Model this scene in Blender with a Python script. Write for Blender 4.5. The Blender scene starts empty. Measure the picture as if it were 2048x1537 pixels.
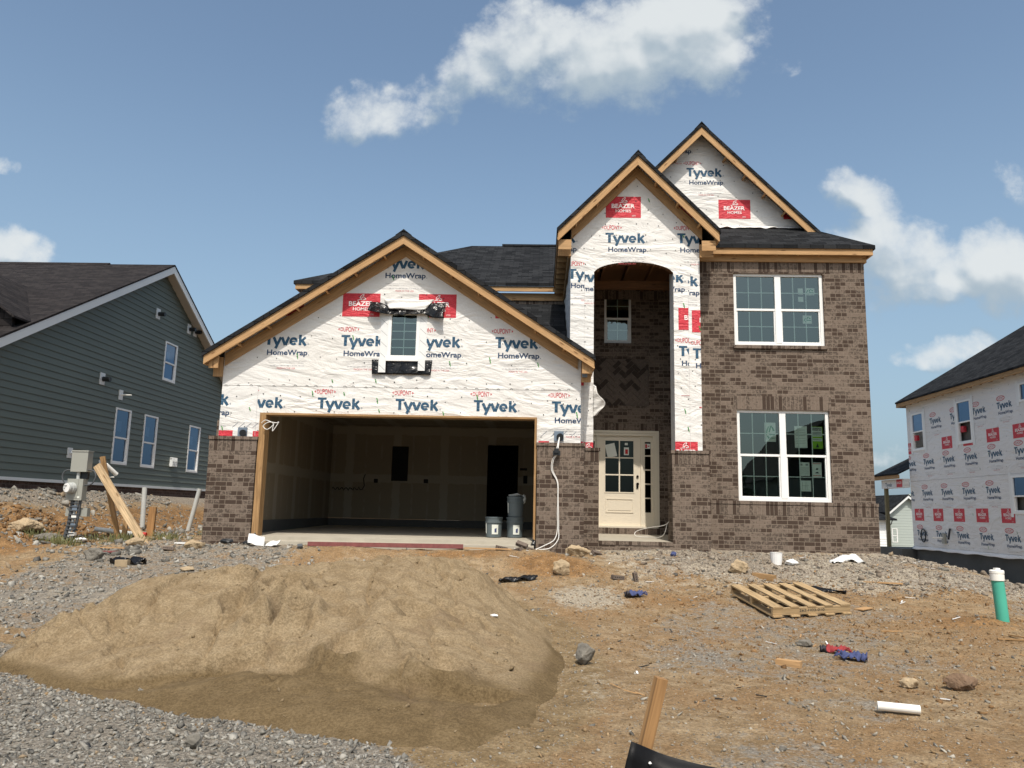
import bpy, bmesh, math, random
import numpy as np
from mathutils import Vector, Matrix
R = math.radians
random.seed(7)
rng = np.random.default_rng(11)
C = bpy.context
SC = C.scene
COL = SC.collection
# ------------------------------------------------------------------ camera, world, sun, exposure
cam_d = bpy.data.cameras.new("camera")
cam = bpy.data.objects.new("camera", cam_d)
COL.objects.link(cam)
cam_d.sensor_fit = 'HORIZONTAL'
cam_d.sensor_width = 36.0
cam_d.lens = 36.0 * 1562.8 / 2048.0
cam_d.clip_start = 0.05
cam_d.clip_end = 4000
cam.matrix_world = Matrix(((0.999189, -0.015733, 0.037067, 0), (0.034091, -0.159408, -0.986624, 0),
                           (0.021431, 0.987087, -0.158742, 1.6), (0, 0, 0, 1)))
SC.camera = cam
SUN = Vector((0.10, -1.0, 1.54)).normalized()
ELEV = math.asin(SUN.z)
sun_d = bpy.data.lights.new("sun", 'SUN')
sun_d.energy = 3.2
sun_d.angle = R(0.53)
sun_d.color = (1.0, 0.94, 0.85)
sun = bpy.data.objects.new("sun", sun_d)
COL.objects.link(sun)
sun.rotation_euler = SUN.to_track_quat('Z', 'Y').to_euler()
sun.location = (2, -20, 30)
SC.view_settings.view_transform = 'Standard'
SC.view_settings.look = 'None'
SC.view_settings.gamma = 1
SC.view_settings.exposure = 0.3
SC.render.film_transparent = False
SC.cycles.max_bounces = 8
SC.cycles.transparent_max_bounces = 12


class NB:
    """small helper for building node trees"""
    def __init__(s, tree):
        s.t = tree
    def n(s, typ, ins=None, **props):
        nd = s.t.nodes.new(typ)
        for k, v in props.items():
            setattr(nd, k, v)
        for k, v in (ins or {}).items():
            s.set(nd.inputs[k], v)
        return nd
    def set(s, sock, v):
        if isinstance(v, bpy.types.NodeSocket):
            s.t.links.new(v, sock)
        elif isinstance(v, bpy.types.Node):
            s.t.links.new(v.outputs[0], sock)
        else:
            if isinstance(v, tuple) and len(v) == 3 and sock.type == 'RGBA':
                v = v + (1,)
            sock.default_value = v
    def math(s, op, a, b=0.0, c=None, clamp=False):
        ins = {0: a, 1: b}
        if c is not None:
            ins[2] = c
        return s.n('ShaderNodeMath', ins, operation=op, use_clamp=clamp).outputs[0]
    def vec(s, op, a, b=None):
        ins = {0: a}
        if b is not None:
            ins[1] = b
        nd = s.n('ShaderNodeVectorMath', ins, operation=op)
        return nd.outputs[1] if op in ('DOT_PRODUCT', 'LENGTH') else nd.outputs[0]
    def mix(s, fac, a, b, blend='MIX'):
        nd = s.n('ShaderNodeMix', None, data_type='RGBA', blend_type=blend)
        s.set(nd.inputs[0], fac); s.set(nd.inputs[6], a); s.set(nd.inputs[7], b)
        return nd.outputs[2]
    def noise(s, vec, scale, detail=4.0, rough=0.55, dist=0.0):
        return s.n('ShaderNodeTexNoise', {'Vector': vec, 'Scale': scale, 'Detail': detail, 'Roughness': rough, 'Distortion': dist}).outputs[0]
    def ss(s, x, a, b, lo=0.0, hi=1.0, kind='SMOOTHSTEP'):
        return s.n('ShaderNodeMapRange', {0: x, 1: a, 2: b, 3: lo, 4: hi}, interpolation_type=kind).outputs[0]
    def ramp(s, fac, stops, interp='LINEAR'):
        nd = s.n('ShaderNodeValToRGB', {0: fac})
        cr = nd.color_ramp
        cr.interpolation = interp
        while len(cr.elements) < len(stops):
            cr.elements.new(0.5)
        for e, (p, c) in zip(cr.elements, stops):
            e.position = p
            e.color = (c, c, c, 1) if not isinstance(c, tuple) else c + (1,)
        return nd.outputs[0]


# ---- world: sky texture + drifting cumulus
world = bpy.data.worlds.new("World")
SC.world = world
world.use_nodes = True
wt = world.node_tree
wt.nodes.clear()
W = NB(wt)
sky = W.n('ShaderNodeTexSky', None, sky_type='NISHITA')
sky.sun_disc = False
sky.sun_elevation = ELEV
sky.sun_rotation = math.atan2(SUN.x, SUN.y)
sky.altitude = 200
sky.air_density = 1.0
sky.dust_density = 4.0
sky.ozone_density = 1.6

# cumulus: (x/y, z/y, half width, half height, amount) as seen over the horizon to the north
CLOUDS = [(-0.2459, 0.5407, 0.0487, 0.0358, 0.90),
          (-0.2775, 0.5184, 0.0292, 0.0237, 0.75),
          (-0.2002, 0.5312, 0.0381, 0.0297, 0.60),
          (-0.1525, 0.5536, 0.0381, 0.0314, 0.62),
          (-0.1153, 0.5836, 0.0382, 0.0339, 0.80),
          (-0.0745, 0.6174, 0.0522, 0.0472, 1.00),
          (-0.0231, 0.6630, 0.0523, 0.0477, 1.00),
          (0.0262, 0.6175, 0.0553, 0.0531, 1.00),
          (0.0987, 0.6401, 0.0655, 0.0610, 1.10),
          (0.1850, 0.6552, 0.0755, 0.0572, 1.15),
          (0.1090, 0.5839, 0.0683, 0.0374, 1.00),
          (0.2257, 0.6250, 0.0512, 0.0529, 1.05),
          (0.1993, 0.6932, 0.0828, 0.0307, 1.10),
          (-0.0006, 0.5540, 0.0480, 0.0252, 0.50),
          (0.3136, 0.6027, 0.0271, 0.0164, 0.42),
          (0.2886, 0.6778, 0.0274, 0.0459, 0.40),
          (0.4069, 0.4312, 0.0314, 0.0282, 1.00),
          (0.4323, 0.4160, 0.0274, 0.0351, 0.95),
          (0.4331, 0.3675, 0.0401, 0.0346, 0.95),
          (0.3968, 0.3534, 0.0324, 0.0276, 0.60),
          (0.4673, 0.3438, 0.0579, 0.0378, 0.95),
          (0.4126, 0.2790, 0.0384, 0.0337, 0.50),
          (0.4844, 0.3067, 0.0447, 0.0271, 0.60),
          (0.5068, 0.3579, 0.0193, 0.0151, 0.60),
          (0.4460, 0.3063, 0.0384, 0.0271, 0.60),
          (0.5892, 0.3450, 0.0478, 0.0328, 1.15),
          (0.5487, 0.3142, 0.0509, 0.0305, 1.10),
          (0.5026, 0.2901, 0.0477, 0.0175, 0.90),
          (0.6150, 0.3082, 0.0569, 0.0371, 1.15),
          (0.4570, 0.2742, 0.0318, 0.0094, 0.60),
          (0.4975, 0.2087, 0.0346, 0.0184, 0.85),
          (0.5328, 0.2210, 0.0283, 0.0171, 0.80),
          (0.5647, 0.2280, 0.0226, 0.0171, 0.85),
          (0.5221, 0.2012, 0.0564, 0.0118, 0.70),
          (-0.7091, 0.3301, 0.0418, 0.0270, 1.00),
          (-0.7482, 0.3354, 0.0419, 0.0300, 1.00),
          (0.6256, 0.4418, 0.0220, 0.0281, 0.75),
          (-0.7533, 0.4571, 0.0157, 0.0118, 0.55),
          (0.4276, 0.0781, 0.0248, 0.0126, 0.50)]

def density_group():
    g = bpy.data.node_groups.new("cumulus_density", 'ShaderNodeTree')
    g.interface.new_socket("P", in_out='INPUT', socket_type='NodeSocketVector')
    g.interface.new_socket("D", in_out='OUTPUT', socket_type='NodeSocketFloat')
    g.interface.new_socket("B", in_out='OUTPUT', socket_type='NodeSocketFloat')
    N = NB(g)
    gi = g.nodes.new('NodeGroupInput')
    go = g.nodes.new('NodeGroupOutput')
    p = gi.outputs[0]
    warp = N.n('ShaderNodeTexNoise', {'Vector': p, 'Scale': 14.0, 'Detail': 3.0}).outputs[1]
    w = N.vec('MULTIPLY', N.vec('SUBTRACT', warp, (0.5, 0.5, 0.5)), (0.06, 0.05, 0))
    pw = N.vec('ADD', p, w)
    tot = None
    for (cu, cv, ru, rv, am) in CLOUDS:
        q = N.vec('MULTIPLY', N.vec('SUBTRACT', pw, (cu, cv, 0)), (1 / ru, 1 / rv, 0))
        l2 = N.vec('DOT_PRODUCT', q, q)
        b = N.ss(l2, 0.0, 2.5, am, 0.0)
        tot = b if tot is None else N.math('MAXIMUM', tot, N.math('MULTIPLY_ADD', N.math('MINIMUM', tot, b), 0.35, N.math('MAXIMUM', tot, b)))
    f0 = N.noise(p, 17.0, 9.0, 0.60)
    fb = N.noise(p, 21.0, 4.0, 0.5)
    fb = N.math('MULTIPLY', N.math('ABSOLUTE', N.math('SUBTRACT', fb, 0.5)), 4.2)
    f1 = N.math('ADD', N.math('MULTIPLY', f0, 0.72), N.math('MULTIPLY', fb, 0.30))
    f2 = N.noise(p, 52.0, 7.0, 0.68)
    soft = N.ss(tot, 0.55, 1.5, 1.0, 0.35)
    det = N.math('ADD', N.math('MULTIPLY', N.math('SUBTRACT', f1, 0.5), 1.9), N.math('MULTIPLY', N.math('SUBTRACT', f2, 0.5), 1.15))
    d = N.math('ADD', tot, N.math('MULTIPLY', det, soft))
    d = N.math('MULTIPLY', d, N.ss(tot, 0.02, 0.25))
    g.links.new(d, go.inputs[0])
    f3 = N.noise(p, 13.0, 3.5, 0.5)
    bb = N.math('ADD', tot, N.math('MULTIPLY', N.math('SUBTRACT', f3, 0.5), 1.5))
    g.links.new(bb, go.inputs[1])
    return g

DG = density_group()
tc = W.n('ShaderNodeTexCoord')
sep = W.n('ShaderNodeSeparateXYZ', {0: tc.outputs['Generated']})
dy = W.math('MAXIMUM', W.math('ABSOLUTE', sep.outputs[1]), 0.05)
pu = W.math('DIVIDE', sep.outputs[0], dy)
pv = W.math('DIVIDE', sep.outputs[2], dy)
P0 = W.n('ShaderNodeCombineXYZ', {0: pu, 1: pv, 2: 0.37}).outputs[0]
def dens(off):
    nd = W.n('ShaderNodeGroup')
    nd.node_tree = DG
    W.set(nd.inputs[0], W.vec('ADD', P0, off) if off else P0)
    return nd.outputs
d0, b0 = dens(None)
d1, b1 = dens((0.010, 0.034, 0.0))
lit = W.math('ADD', W.math('SUBTRACT', b0, b1), W.math('MULTIPLY', W.math('SUBTRACT', d0, d1), 0.16))
lit = W.ss(lit, -0.45, 0.48)
alpha = W.ss(d0, 0.06, 1.45)
core = W.ss(d0, 0.3, 1.6)
ccol = W.mix(lit, (0.30, 0.375, 0.44), (0.655, 0.68, 0.685))
ccol = W.mix(W.math('MULTIPLY', core, 0.22), ccol, (0.52, 0.575, 0.60))
skyc = W.vec('MULTIPLY', sky.outputs[0], (0.141, 0.146, 0.1365))
hz = W.ss(sep.outputs[2], 0.0, 0.55, 1.0, 0.0)
skyc = W.mix(W.math('MULTIPLY', hz, 0.58), skyc, (0.285, 0.405, 0.52))
above = W.ss(sep.outputs[2], 0.0, 0.03)
fin = W.mix(W.math('MULTIPLY', W.math('MULTIPLY', alpha, 0.95), above), skyc, ccol)
bg = W.n('ShaderNodeBackground', {0: fin, 1: 1.0})
wo = W.n('ShaderNodeOutputWorld', {0: bg.outputs[0]})

# ------------------------------------------------------------------ materials
def new_mat(name):
    m = bpy.data.materials.new(name)
    m.use_nodes = True
    m.node_tree.nodes.clear()
    N = NB(m.node_tree)
    out = N.n('ShaderNodeOutputMaterial')
    b = N.n('ShaderNodeBsdfPrincipled')
    m.node_tree.links.new(b.outputs[0], out.inputs[0])
    return m, N, b, out

def coords(N, uv=False, obj=False):
    if uv:
        return N.n('ShaderNodeUVMap').outputs[0]
    if obj:
        return N.n('ShaderNodeTexCoord').outputs['Object']
    return N.n('ShaderNodeNewGeometry').outputs[0]

def finish(N, b, col, rough, bump=None, strength=0.3, dist=0.01, metal=0.0, spec=0.5):
    N.set(b.inputs['Base Color'], col)
    N.set(b.inputs['Roughness'], rough)
    N.set(b.inputs['Metallic'], metal)
    N.set(b.inputs['Specular IOR Level'], spec)
    if bump is not None:
        bn = N.n('ShaderNodeBump', {'Strength': strength, 'Distance': dist, 'Height': bump})
        N.set(b.inputs['Normal'], bn.outputs[0])

def m_plain(name, col, rough=0.6, var=0.18, scale=8.0, bump=0.15, metal=0.0, spec=0.4, obj=False):
    m, N, b, o = new_mat(name)
    p = coords(N, obj=obj)
    f = N.noise(p, scale, 5.0, 0.6)
    c = N.mix(f, tuple(x * (1 - var) for x in col), tuple(min(1, x * (1 + var)) for x in col))
    finish(N, b, c, rough, N.noise(p, scale * 9, 3.0), bump, 0.004, metal, spec)
    return m

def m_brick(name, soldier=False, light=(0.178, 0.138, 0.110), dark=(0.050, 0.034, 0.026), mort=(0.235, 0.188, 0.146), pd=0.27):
    m, N, b, o = new_mat(name)
    uv = coords(N, uv=True)
    if soldier:
        s = N.n('ShaderNodeSeparateXYZ', {0: uv})
        v = N.n('ShaderNodeCombineXYZ', {0: s.outputs[1], 1: s.outputs[0], 2: 0.0}).outputs[0]
    else:
        v = uv
    bt = N.n('ShaderNodeTexBrick', {'Vector': v, 'Color1': (0, 0, 0, 1), 'Color2': (1, 1, 1, 1), 'Mortar': (0.5, 0.5, 0.5, 1), 'Scale': 1.0,
                                    'Mortar Size': 0.0052, 'Mortar Smooth': 0.15, 'Bias': 0.0, 'Brick Width': 0.2032 if not soldier else 5.0, 'Row Height': 0.0794},
             offset=0.0 if soldier else 0.5)
    sv = N.n('ShaderNodeSeparateXYZ', {0: v})
    row = N.math('FLOOR', N.math('DIVIDE', sv.outputs[1], 0.0794))
    if soldier:
        cell = N.n('ShaderNodeCombineXYZ', {0: row, 1: 3.0, 2: 0.0}).outputs[0]
    else:
        odd = N.math('MULTIPLY', N.math('FLOORED_MODULO', row, 2.0), 0.5)
        cell = N.n('ShaderNodeCombineXYZ', {0: N.math('FLOOR', N.math('ADD', N.math('DIVIDE', sv.outputs[0], 0.2032), odd)), 1: row, 2: 0.0}).outputs[0]
    rnd = N.n('ShaderNodeTexWhiteNoise', {'Vector': cell}, noise_dimensions='2D').outputs[0]
    isd = N.ramp(rnd, [(0.0, 1.0), (pd, 0.0)], 'CONSTANT')
    f1 = N.noise(v, 21.0, 7.0, 0.72)
    f2 = N.noise(v, 75.0, 4.0, 0.65)
    f3 = N.noise(v, 0.9, 3.0)
    lc = N.mix(N.ss(N.math('ADD', f1, N.math('MULTIPLY', N.math('SUBTRACT', rnd, 0.6), 0.22)), 0.42, 0.56), tuple(x * 0.42 for x in light), tuple(x * 1.20 for x in light))
    lc = N.mix(N.math('MULTIPLY', rnd, 0.25), lc, tuple(x * 0.8 for x in light))
    dc = N.mix(f2, tuple(x * 0.7 for x in dark), tuple(x * 1.5 for x in dark))
    c = N.mix(isd, lc, dc)
    c = N.mix(N.math('MULTIPLY', f2, 0.35), c, (0.11, 0.078, 0.06))
    mc = N.mix(f2, tuple(x * 0.75 for x in mort), tuple(x * 1.15 for x in mort))
    c = N.mix(bt.outputs[1], c, mc)
    c = N.mix(N.ss(f3, 0.3, 0.7, 0.0, 0.22), c, N.vec('MULTIPLY', c, (0.72, 0.72, 0.72)))
    h = N.math('ADD', N.math('MULTIPLY', bt.outputs[1], -1.0), N.math('MULTIPLY', f1, 0.55))
    finish(N, b, c, 0.92, h, 0.55, 0.008, spec=0.15)
    return m

def m_wood(name, col, var=0.32, knots=True, rough=0.7, scale=1.0):
    m, N, b, o = new_mat(name)
    uv = coords(N, uv=True)
    st = N.vec('MULTIPLY', uv, (1.6 * scale, 26.0 * scale, 1.0))
    g = N.noise(st, 1.6, 5.0, 0.6, 0.6)
    big = N.noise(N.vec('MULTIPLY', uv, (0.7, 3.0, 1.0)), 1.3, 3.0)
    c = N.mix(N.ss(g, 0.3, 0.72), tuple(x * (1 - var) for x in col), tuple(min(1, x * (1 + var * 0.5)) for x in col))
    c = N.mix(N.ss(big, 0.35, 0.75, 0.0, 0.35), c, (col[0] * 0.78, col[1] * 0.66, col[2] * 0.5))
    if knots:
        vo = N.n('ShaderNodeTexVoronoi', {'Vector': N.vec('MULTIPLY', uv, (2.6, 9.0, 1.0)), 'Scale': 1.0, 'Randomness': 1.0}).outputs[0]
        k = N.ss(vo, 0.06, 0.19, 1.0, 0.0)
        c = N.mix(N.math('MULTIPLY', k, 0.78), c, (col[0] * 0.30, col[1] * 0.22, col[2] * 0.16))
    finish(N, b, c, rough, g, 0.2, 0.003, spec=0.25)
    return m

def m_shingle(name, c1, c2):
    m, N, b, o = new_mat(name)
    uv = coords(N, uv=True)
    bt = N.n('ShaderNodeTexBrick', {'Vector': uv, 'Color1': c1 + (1,), 'Color2': c2 + (1,), 'Mortar': tuple(x * 0.30 for x in c1) + (1,), 'Scale': 1.0,
                                    'Mortar Size': 0.006, 'Mortar Smooth': 0.4, 'Brick Width': 0.26, 'Row Height': 0.143}, offset=0.37)
    s = N.n('ShaderNodeSeparateXYZ', {0: uv})
    saw = N.math('FRACT', N.math('DIVIDE', s.outputs[1], 0.143))
    f = N.noise(uv, 160.0, 3.0, 0.7)
    f2 = N.noise(N.vec('MULTIPLY', uv, (1.0, 6.0, 1)), 4.0, 4.0)
    c = N.mix(N.ss(f, 0.3, 0.7), N.vec('MULTIPLY', bt.outputs[0], (0.55, 0.55, 0.55)), N.vec('MULTIPLY', bt.outputs[0], (1.5, 1.5, 1.5)))
    c = N.mix(N.ss(f2, 0.4, 0.7, 0.0, 0.5), c, N.vec('MULTIPLY', c, (0.55, 0.55, 0.57)))
    h = N.math('SUBTRACT', N.math('MULTIPLY', saw, -0.8), N.math('MULTIPLY', bt.outputs[1], 0.6))
    h = N.math('ADD', h, N.math('MULTIPLY', f, 0.25))
    finish(N, b, c, 0.95, h, 0.7, 0.012, spec=0.12)
    return m

def m_wrap(name, col=(0.735, 0.715, 0.685)):
    m, N, b, o = new_mat(name)
    p = coords(N)
    big = N.noise(p, 0.8, 3.0, 0.5)
    d1 = N.noise(N.vec('MULTIPLY', p, (1.0, 1.0, 3.6)), 2.2, 4.0, 0.55, 1.4)
    d2 = N.noise(N.vec('MULTIPLY', p, (3.2, 3.2, 1.5)), 2.6, 4.0, 0.6, 2.0)
    r1 = N.math('ABSOLUTE', N.math('SUBTRACT', d1, 0.5))
    r2 = N.math('ABSOLUTE', N.math('SUBTRACT', d2, 0.5))
    fine = N.noise(p, 34.0, 4.0, 0.6)
    stip = N.noise(p, 150.0, 2.0, 0.6)
    h = N.math('ADD', N.math('MULTIPLY', N.ss(r1, 0.0, 0.22), 0.50), N.math('MULTIPLY', N.math('MULTIPLY', N.ss(r2, 0.0, 0.16), 0.45), N.ss(big, 0.38, 0.62)))
    d3 = N.noise(N.vec('MULTIPLY', p, (1.0, 1.0, 2.6)), 0.9, 3.0, 0.5, 2.2)
    d4 = N.noise(N.vec('ADD', N.vec('MULTIPLY', p, (0.55, 0.55, 3.4)), N.vec('MULTIPLY', N.n('ShaderNodeCombineXYZ', {0: 0.0, 1: 0.0, 2: N.n('ShaderNodeSeparateXYZ', {0: p}).outputs[0]}).outputs[0], (0, 0, 0.9))), 1.7, 3.0, 0.5, 0.8)
    h = N.math('ADD', N.math('MULTIPLY', h, 0.07), N.math('MULTIPLY', d3, 3.0))
    h = N.math('ADD', h, N.math('MULTIPLY', d4, 1.25))
    h = N.math('ADD', h, N.math('MULTIPLY', fine, 0.26))
    h = N.math('ADD', h, N.math('MULTIPLY', stip, 0.08))
    c = N.mix(N.ss(fine, 0.35, 0.7), tuple(x * 0.945 for x in col), col)
    c = N.mix(N.ss(big, 0.40, 0.72, 0.0, 0.6), c, (col[0] * 0.90, col[1] * 0.885, col[2] * 0.86))
    finish(N, b, c, 0.55, h, 0.55, 0.028, spec=0.3)
    return m

def m_ink(name, col):
    m, N, b, o = new_mat(name)
    p = coords(N)
    f = N.noise(p, 60.0, 3.0, 0.6)
    f2 = N.noise(N.vec('MULTIPLY', p, (1.0, 1.0, 3.6)), 2.2, 4.0, 0.55, 1.4)
    c = N.mix(N.ss(f, 0.35, 0.75), col, tuple(min(1, x * 1.25 + 0.02) for x in col))
    h = N.math('ADD', N.ss(N.math('ABSOLUTE', N.math('SUBTRACT', f2, 0.5)), 0.0, 0.1), N.math('MULTIPLY', f, 0.3))
    finish(N, b, c, 0.5, h, 0.4, 0.025, spec=0.3)
    return m

def m_glass(name, tint=(0.80, 0.90, 0.85), boost=1.25, add=0.115, gc=(0.80, 0.92, 0.87, 1)):
    m, N, b, o = new_mat(name)
    m.node_tree.nodes.remove(b)
    p = coords(N)
    bn = N.n('ShaderNodeBump', {'Strength': 0.035, 'Distance': 0.05, 'Height': N.noise(p, 1.1, 2.0)}).outputs[0]
    fr = N.n('ShaderNodeFresnel', {'IOR': 1.5, 'Normal': bn}).outputs[0]
    gl = N.n('ShaderNodeBsdfGlossy', {'Color': gc, 'Roughness': 0.0, 'Normal': bn}).outputs[0]
    tr = N.n('ShaderNodeBsdfTransparent', {'Color': tint + (1,)}).outputs[0]
    mx = N.n('ShaderNodeMixShader', {0: N.math('MULTIPLY_ADD', fr, boost, add, clamp=True), 1: tr, 2: gl})
    m.node_tree.links.new(mx.outputs[0], o.inputs[0])
    return m

def m_ground():
    m, N, b, o = new_mat("ground_soil")
    p = coords(N)
    at = N.n('ShaderNodeAttribute', None, attribute_name='zone')
    sc = N.n('ShaderNodeSeparateColor', {0: at.outputs[0]})
    zg, zo, zw = sc.outputs[0], sc.outputs[1], sc.outputs[2]
    zs = at.outputs[3]
    n1 = N.noise(p, 1.3, 6.0, 0.62)
    n2 = N.noise(p, 6.0, 6.0, 0.65)
    n3 = N.noise(p, 32.0, 5.0, 0.7)
    n4 = N.noise(p, 120.0, 3.0, 0.7)
    nb = N.math('ADD', N.math('MULTIPLY', N.math('SUBTRACT', n2, 0.5), 0.9), N.math('MULTIPLY', N.math('SUBTRACT', n3, 0.5), 0.6))
    tan = N.mix(N.ss(n2, 0.3, 0.7), (0.21, 0.142, 0.076), (0.375, 0.280, 0.172))
    tan = N.mix(N.ss(n1, 0.40, 0.62, 0.0, 0.75), tan, (0.262, 0.162, 0.080))
    org = N.mix(N.ss(n2, 0.32, 0.7), (0.175, 0.098, 0.042), (0.325, 0.192, 0.088))
    gry = N.mix(N.ss(n3, 0.3, 0.7), (0.12, 0.106, 0.088), (0.33, 0.295, 0.245))
    spo = N.mix(N.ss(n3, 0.3, 0.72), (0.160, 0.130, 0.100), (0.38, 0.330, 0.265))
    wht = N.mix(N.ss(n3, 0.3, 0.7), (0.30, 0.245, 0.175), (0.44, 0.39, 0.31))
    sdy = N.n('ShaderNodeAttribute', None, attribute_name='sandy').outputs[2]
    def blend(base, col, z):
        return N.mix(N.ss(N.math('ADD', z, nb), 0.36, 0.62), base, col)
    c = blend(tan, org, zo)
    c = blend(c, N.mix(N.ss(n2, 0.3, 0.7), (0.190, 0.130, 0.066), (0.300, 0.222, 0.128)), N.math('MULTIPLY', sdy, 0.85))
    c = blend(c, spo, zs)
    c = blend(c, wht, zw)
    c = blend(c, gry, zg)
    vo = N.n('ShaderNodeTexVoronoi', {'Vector': p, 'Scale': 36.0}, feature='F1')
    chip = N.math('MULTIPLY', N.ss(vo.outputs[0], 0.18, 0.30, 1.0, 0.0), N.ss(N.n('ShaderNodeSeparateColor', {0: vo.outputs[1]}).outputs[0], 0.60, 0.64))
    chc = N.mix(N.n('ShaderNodeSeparateColor', {0: vo.outputs[1]}).outputs[1], (0.10, 0.10, 0.10), (0.50, 0.47, 0.42))
    c = N.mix(N.math('MULTIPLY', chip, 0.75), c, chc)
    n5 = N.noise(p, 38.0, 5.0, 0.8)
    c = N.mix(N.ss(n5, 0.36, 0.64), N.vec('MULTIPLY', c, (0.78, 0.76, 0.74)), N.vec('MULTIPLY', c, (1.34, 1.34, 1.34)))
    c = N.mix(N.ss(n4, 0.63, 0.72, 0.0, 0.6), c, (0.48, 0.42, 0.34))
    c = N.mix(N.ss(n4, 0.39, 0.28, 0.0, 0.7), c, (0.055, 0.04, 0.028))
    h = N.math('ADD', N.math('MULTIPLY', n3, 1.0), N.math('ADD', N.math('MULTIPLY', n4, 0.4), N.math('MULTIPLY', chip, 0.5)))
    h = N.math('ADD', h, N.math('ADD', N.math('MULTIPLY', n2, 2.2), N.math('MULTIPLY', n5, 0.6)))
    finish(N, b, c, 0.95, h, 0.85, 0.030, spec=0.12)
    return m

def m_sand():
    m, N, b, o = new_mat("damp_sand")
    p = coords(N)
    wet = N.n('ShaderNodeAttribute', None, attribute_name='wet').outputs[2]
    n2 = N.noise(p, 5.0, 6.0, 0.6)
    n3 = N.noise(p, 24.0, 5.0, 0.65)
    n4 = N.noise(p, 170.0, 2.0, 0.7)
    n5 = N.noise(p, 1.6, 4.0, 0.6)
    dry = N.mix(N.ss(n2, 0.3, 0.7), (0.218, 0.158, 0.092), (0.290, 0.221, 0.137))
    wetc = N.mix(N.ss(n2, 0.3, 0.7), (0.120, 0.083, 0.042), (0.170, 0.121, 0.065))
    f = N.ss(N.math('ADD', wet, N.math('MULTIPLY', N.math('SUBTRACT', n2, 0.5), 1.5)), 0.15, 0.95)
    c = N.mix(f, dry, wetc)
    n6 = N.noise(p, 48.0, 4.0, 0.8)
    c = N.mix(N.ss(n6, 0.36, 0.64), N.vec('MULTIPLY', c, (0.76, 0.74, 0.71)), N.vec('MULTIPLY', c, (1.22, 1.22, 1.21)))
    c = N.mix(N.ss(n5, 0.56, 0.70, 0.0, 0.38), c, (0.175, 0.120, 0.075))
    c = N.mix(N.math('MULTIPLY', N.ss(n4, 0.60, 0.74), N.ss(n5, 0.45, 0.62, 0.15, 0.8)), c, (0.075, 0.050, 0.032))
    h = N.math('ADD', N.math('MULTIPLY', n3, 0.9), N.math('ADD', N.math('MULTIPLY', n4, 0.25), N.math('MULTIPLY', n6, 0.35)))
    h = N.math('ADD', h, N.math('MULTIPLY', n2, 1.6))
    finish(N, b, c, 0.95, h, 0.8, 0.022, spec=0.1)
    return m

def m_stone(name, lo, hi):
    m, N, b, o = new_mat(name)
    at = N.n('ShaderNodeAttribute', None, attribute_name='tint')
    s = N.n('ShaderNodeSeparateColor', {0: at.outputs[0]})
    p = coords(N)
    c = N.mix(s.outputs[0], lo, hi)
    c = N.mix(N.ss(s.outputs[1], 0.92, 0.95), c, (0.27, 0.205, 0.135))
    f = N.noise(p, 70.0, 4.0, 0.7)
    c = N.mix(N.ss(f, 0.35, 0.7, 0.0, 0.45), c, N.vec('MULTIPLY', c, (0.55, 0.55, 0.55)))
    finish(N, b, c, 0.9, f, 0.5, 0.006, spec=0.2)
    return m

MAT = {}
MAT['brick'] = m_brick('tumbled_brown_brick')
MAT['soldier'] = m_brick('soldier_brown_brick', True)
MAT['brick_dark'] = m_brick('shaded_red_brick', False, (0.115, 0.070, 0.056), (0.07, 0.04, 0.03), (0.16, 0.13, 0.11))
MAT['pine'] = m_wood('new_pine', (0.475, 0.290, 0.140), 0.26)
MAT['pine_old'] = m_wood('aged_pine', (0.37, 0.225, 0.105), 0.36)
MAT['pine_pale'] = m_wood('stained_pale_pine', (0.60, 0.44, 0.265), 0.45)
MAT['clod'] = m_stone('orange_clod', (0.13, 0.070, 0.030), (0.31, 0.180, 0.082))
MAT['clod_tan'] = m_stone('tan_clod', (0.17, 0.105, 0.050), (0.36, 0.255, 0.145))
MAT['pallet_wood'] = m_wood('pallet_wood', (0.44, 0.315, 0.175), 0.4)
MAT['clod_spoil'] = m_stone('spoil_clod', (0.15, 0.115, 0.085), (0.36, 0.31, 0.25))
MAT['stake'] = m_wood('stake_wood', (0.36, 0.20, 0.085), 0.4, False)
MAT['post'] = m_wood('treated_post', (0.22, 0.19, 0.11), 0.3)
MAT['shingle'] = m_shingle('black_shingle', (0.0090, 0.0095, 0.0105), (0.029, 0.030, 0.032))
MAT['shingle_brown'] = m_shingle('brown_black_shingle', (0.0190, 0.0165, 0.0165), (0.036, 0.031, 0.030))
MAT['wrap'] = m_wrap('white_house_wrap')
MAT['wrap_far'] = m_wrap('white_house_wrap_shade', (0.74, 0.725, 0.715))
MAT['ink_blue'] = m_ink('ink_blue', (0.018, 0.070, 0.128))
MAT['ink_navy'] = m_ink('ink_navy', (0.022, 0.050, 0.108))
MAT['ink_red'] = m_ink('ink_red', (0.50, 0.030, 0.045))
MAT['ink_pink'] = m_ink('ink_logo_red', (0.47, 0.070, 0.082))
MAT['ink_white'] = m_ink('ink_white', (0.80, 0.72, 0.70))
MAT['ink_grey'] = m_ink('ink_grey', (0.46, 0.45, 0.45))
MAT['staple'] = m_plain('cap_staple', (0.03, 0.035, 0.035), 0.5)
MAT['green_mark'] = m_plain('green_marker', (0.05, 0.28, 0.05), 0.6)
MAT['black_film'] = None
MAT['white_vinyl'] = m_plain('white_vinyl', (0.80, 0.79, 0.77), 0.38, 0.04, 4.0, 0.02)
MAT['tape'] = m_plain('white_flashing_tape', (0.74, 0.735, 0.72), 0.4, 0.08, 9.0, 0.3)
MAT['grille'] = m_plain('window_grille', (0.62, 0.66, 0.62), 0.4, 0.04)
MAT['glass'] = m_glass('window_glass')
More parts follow.
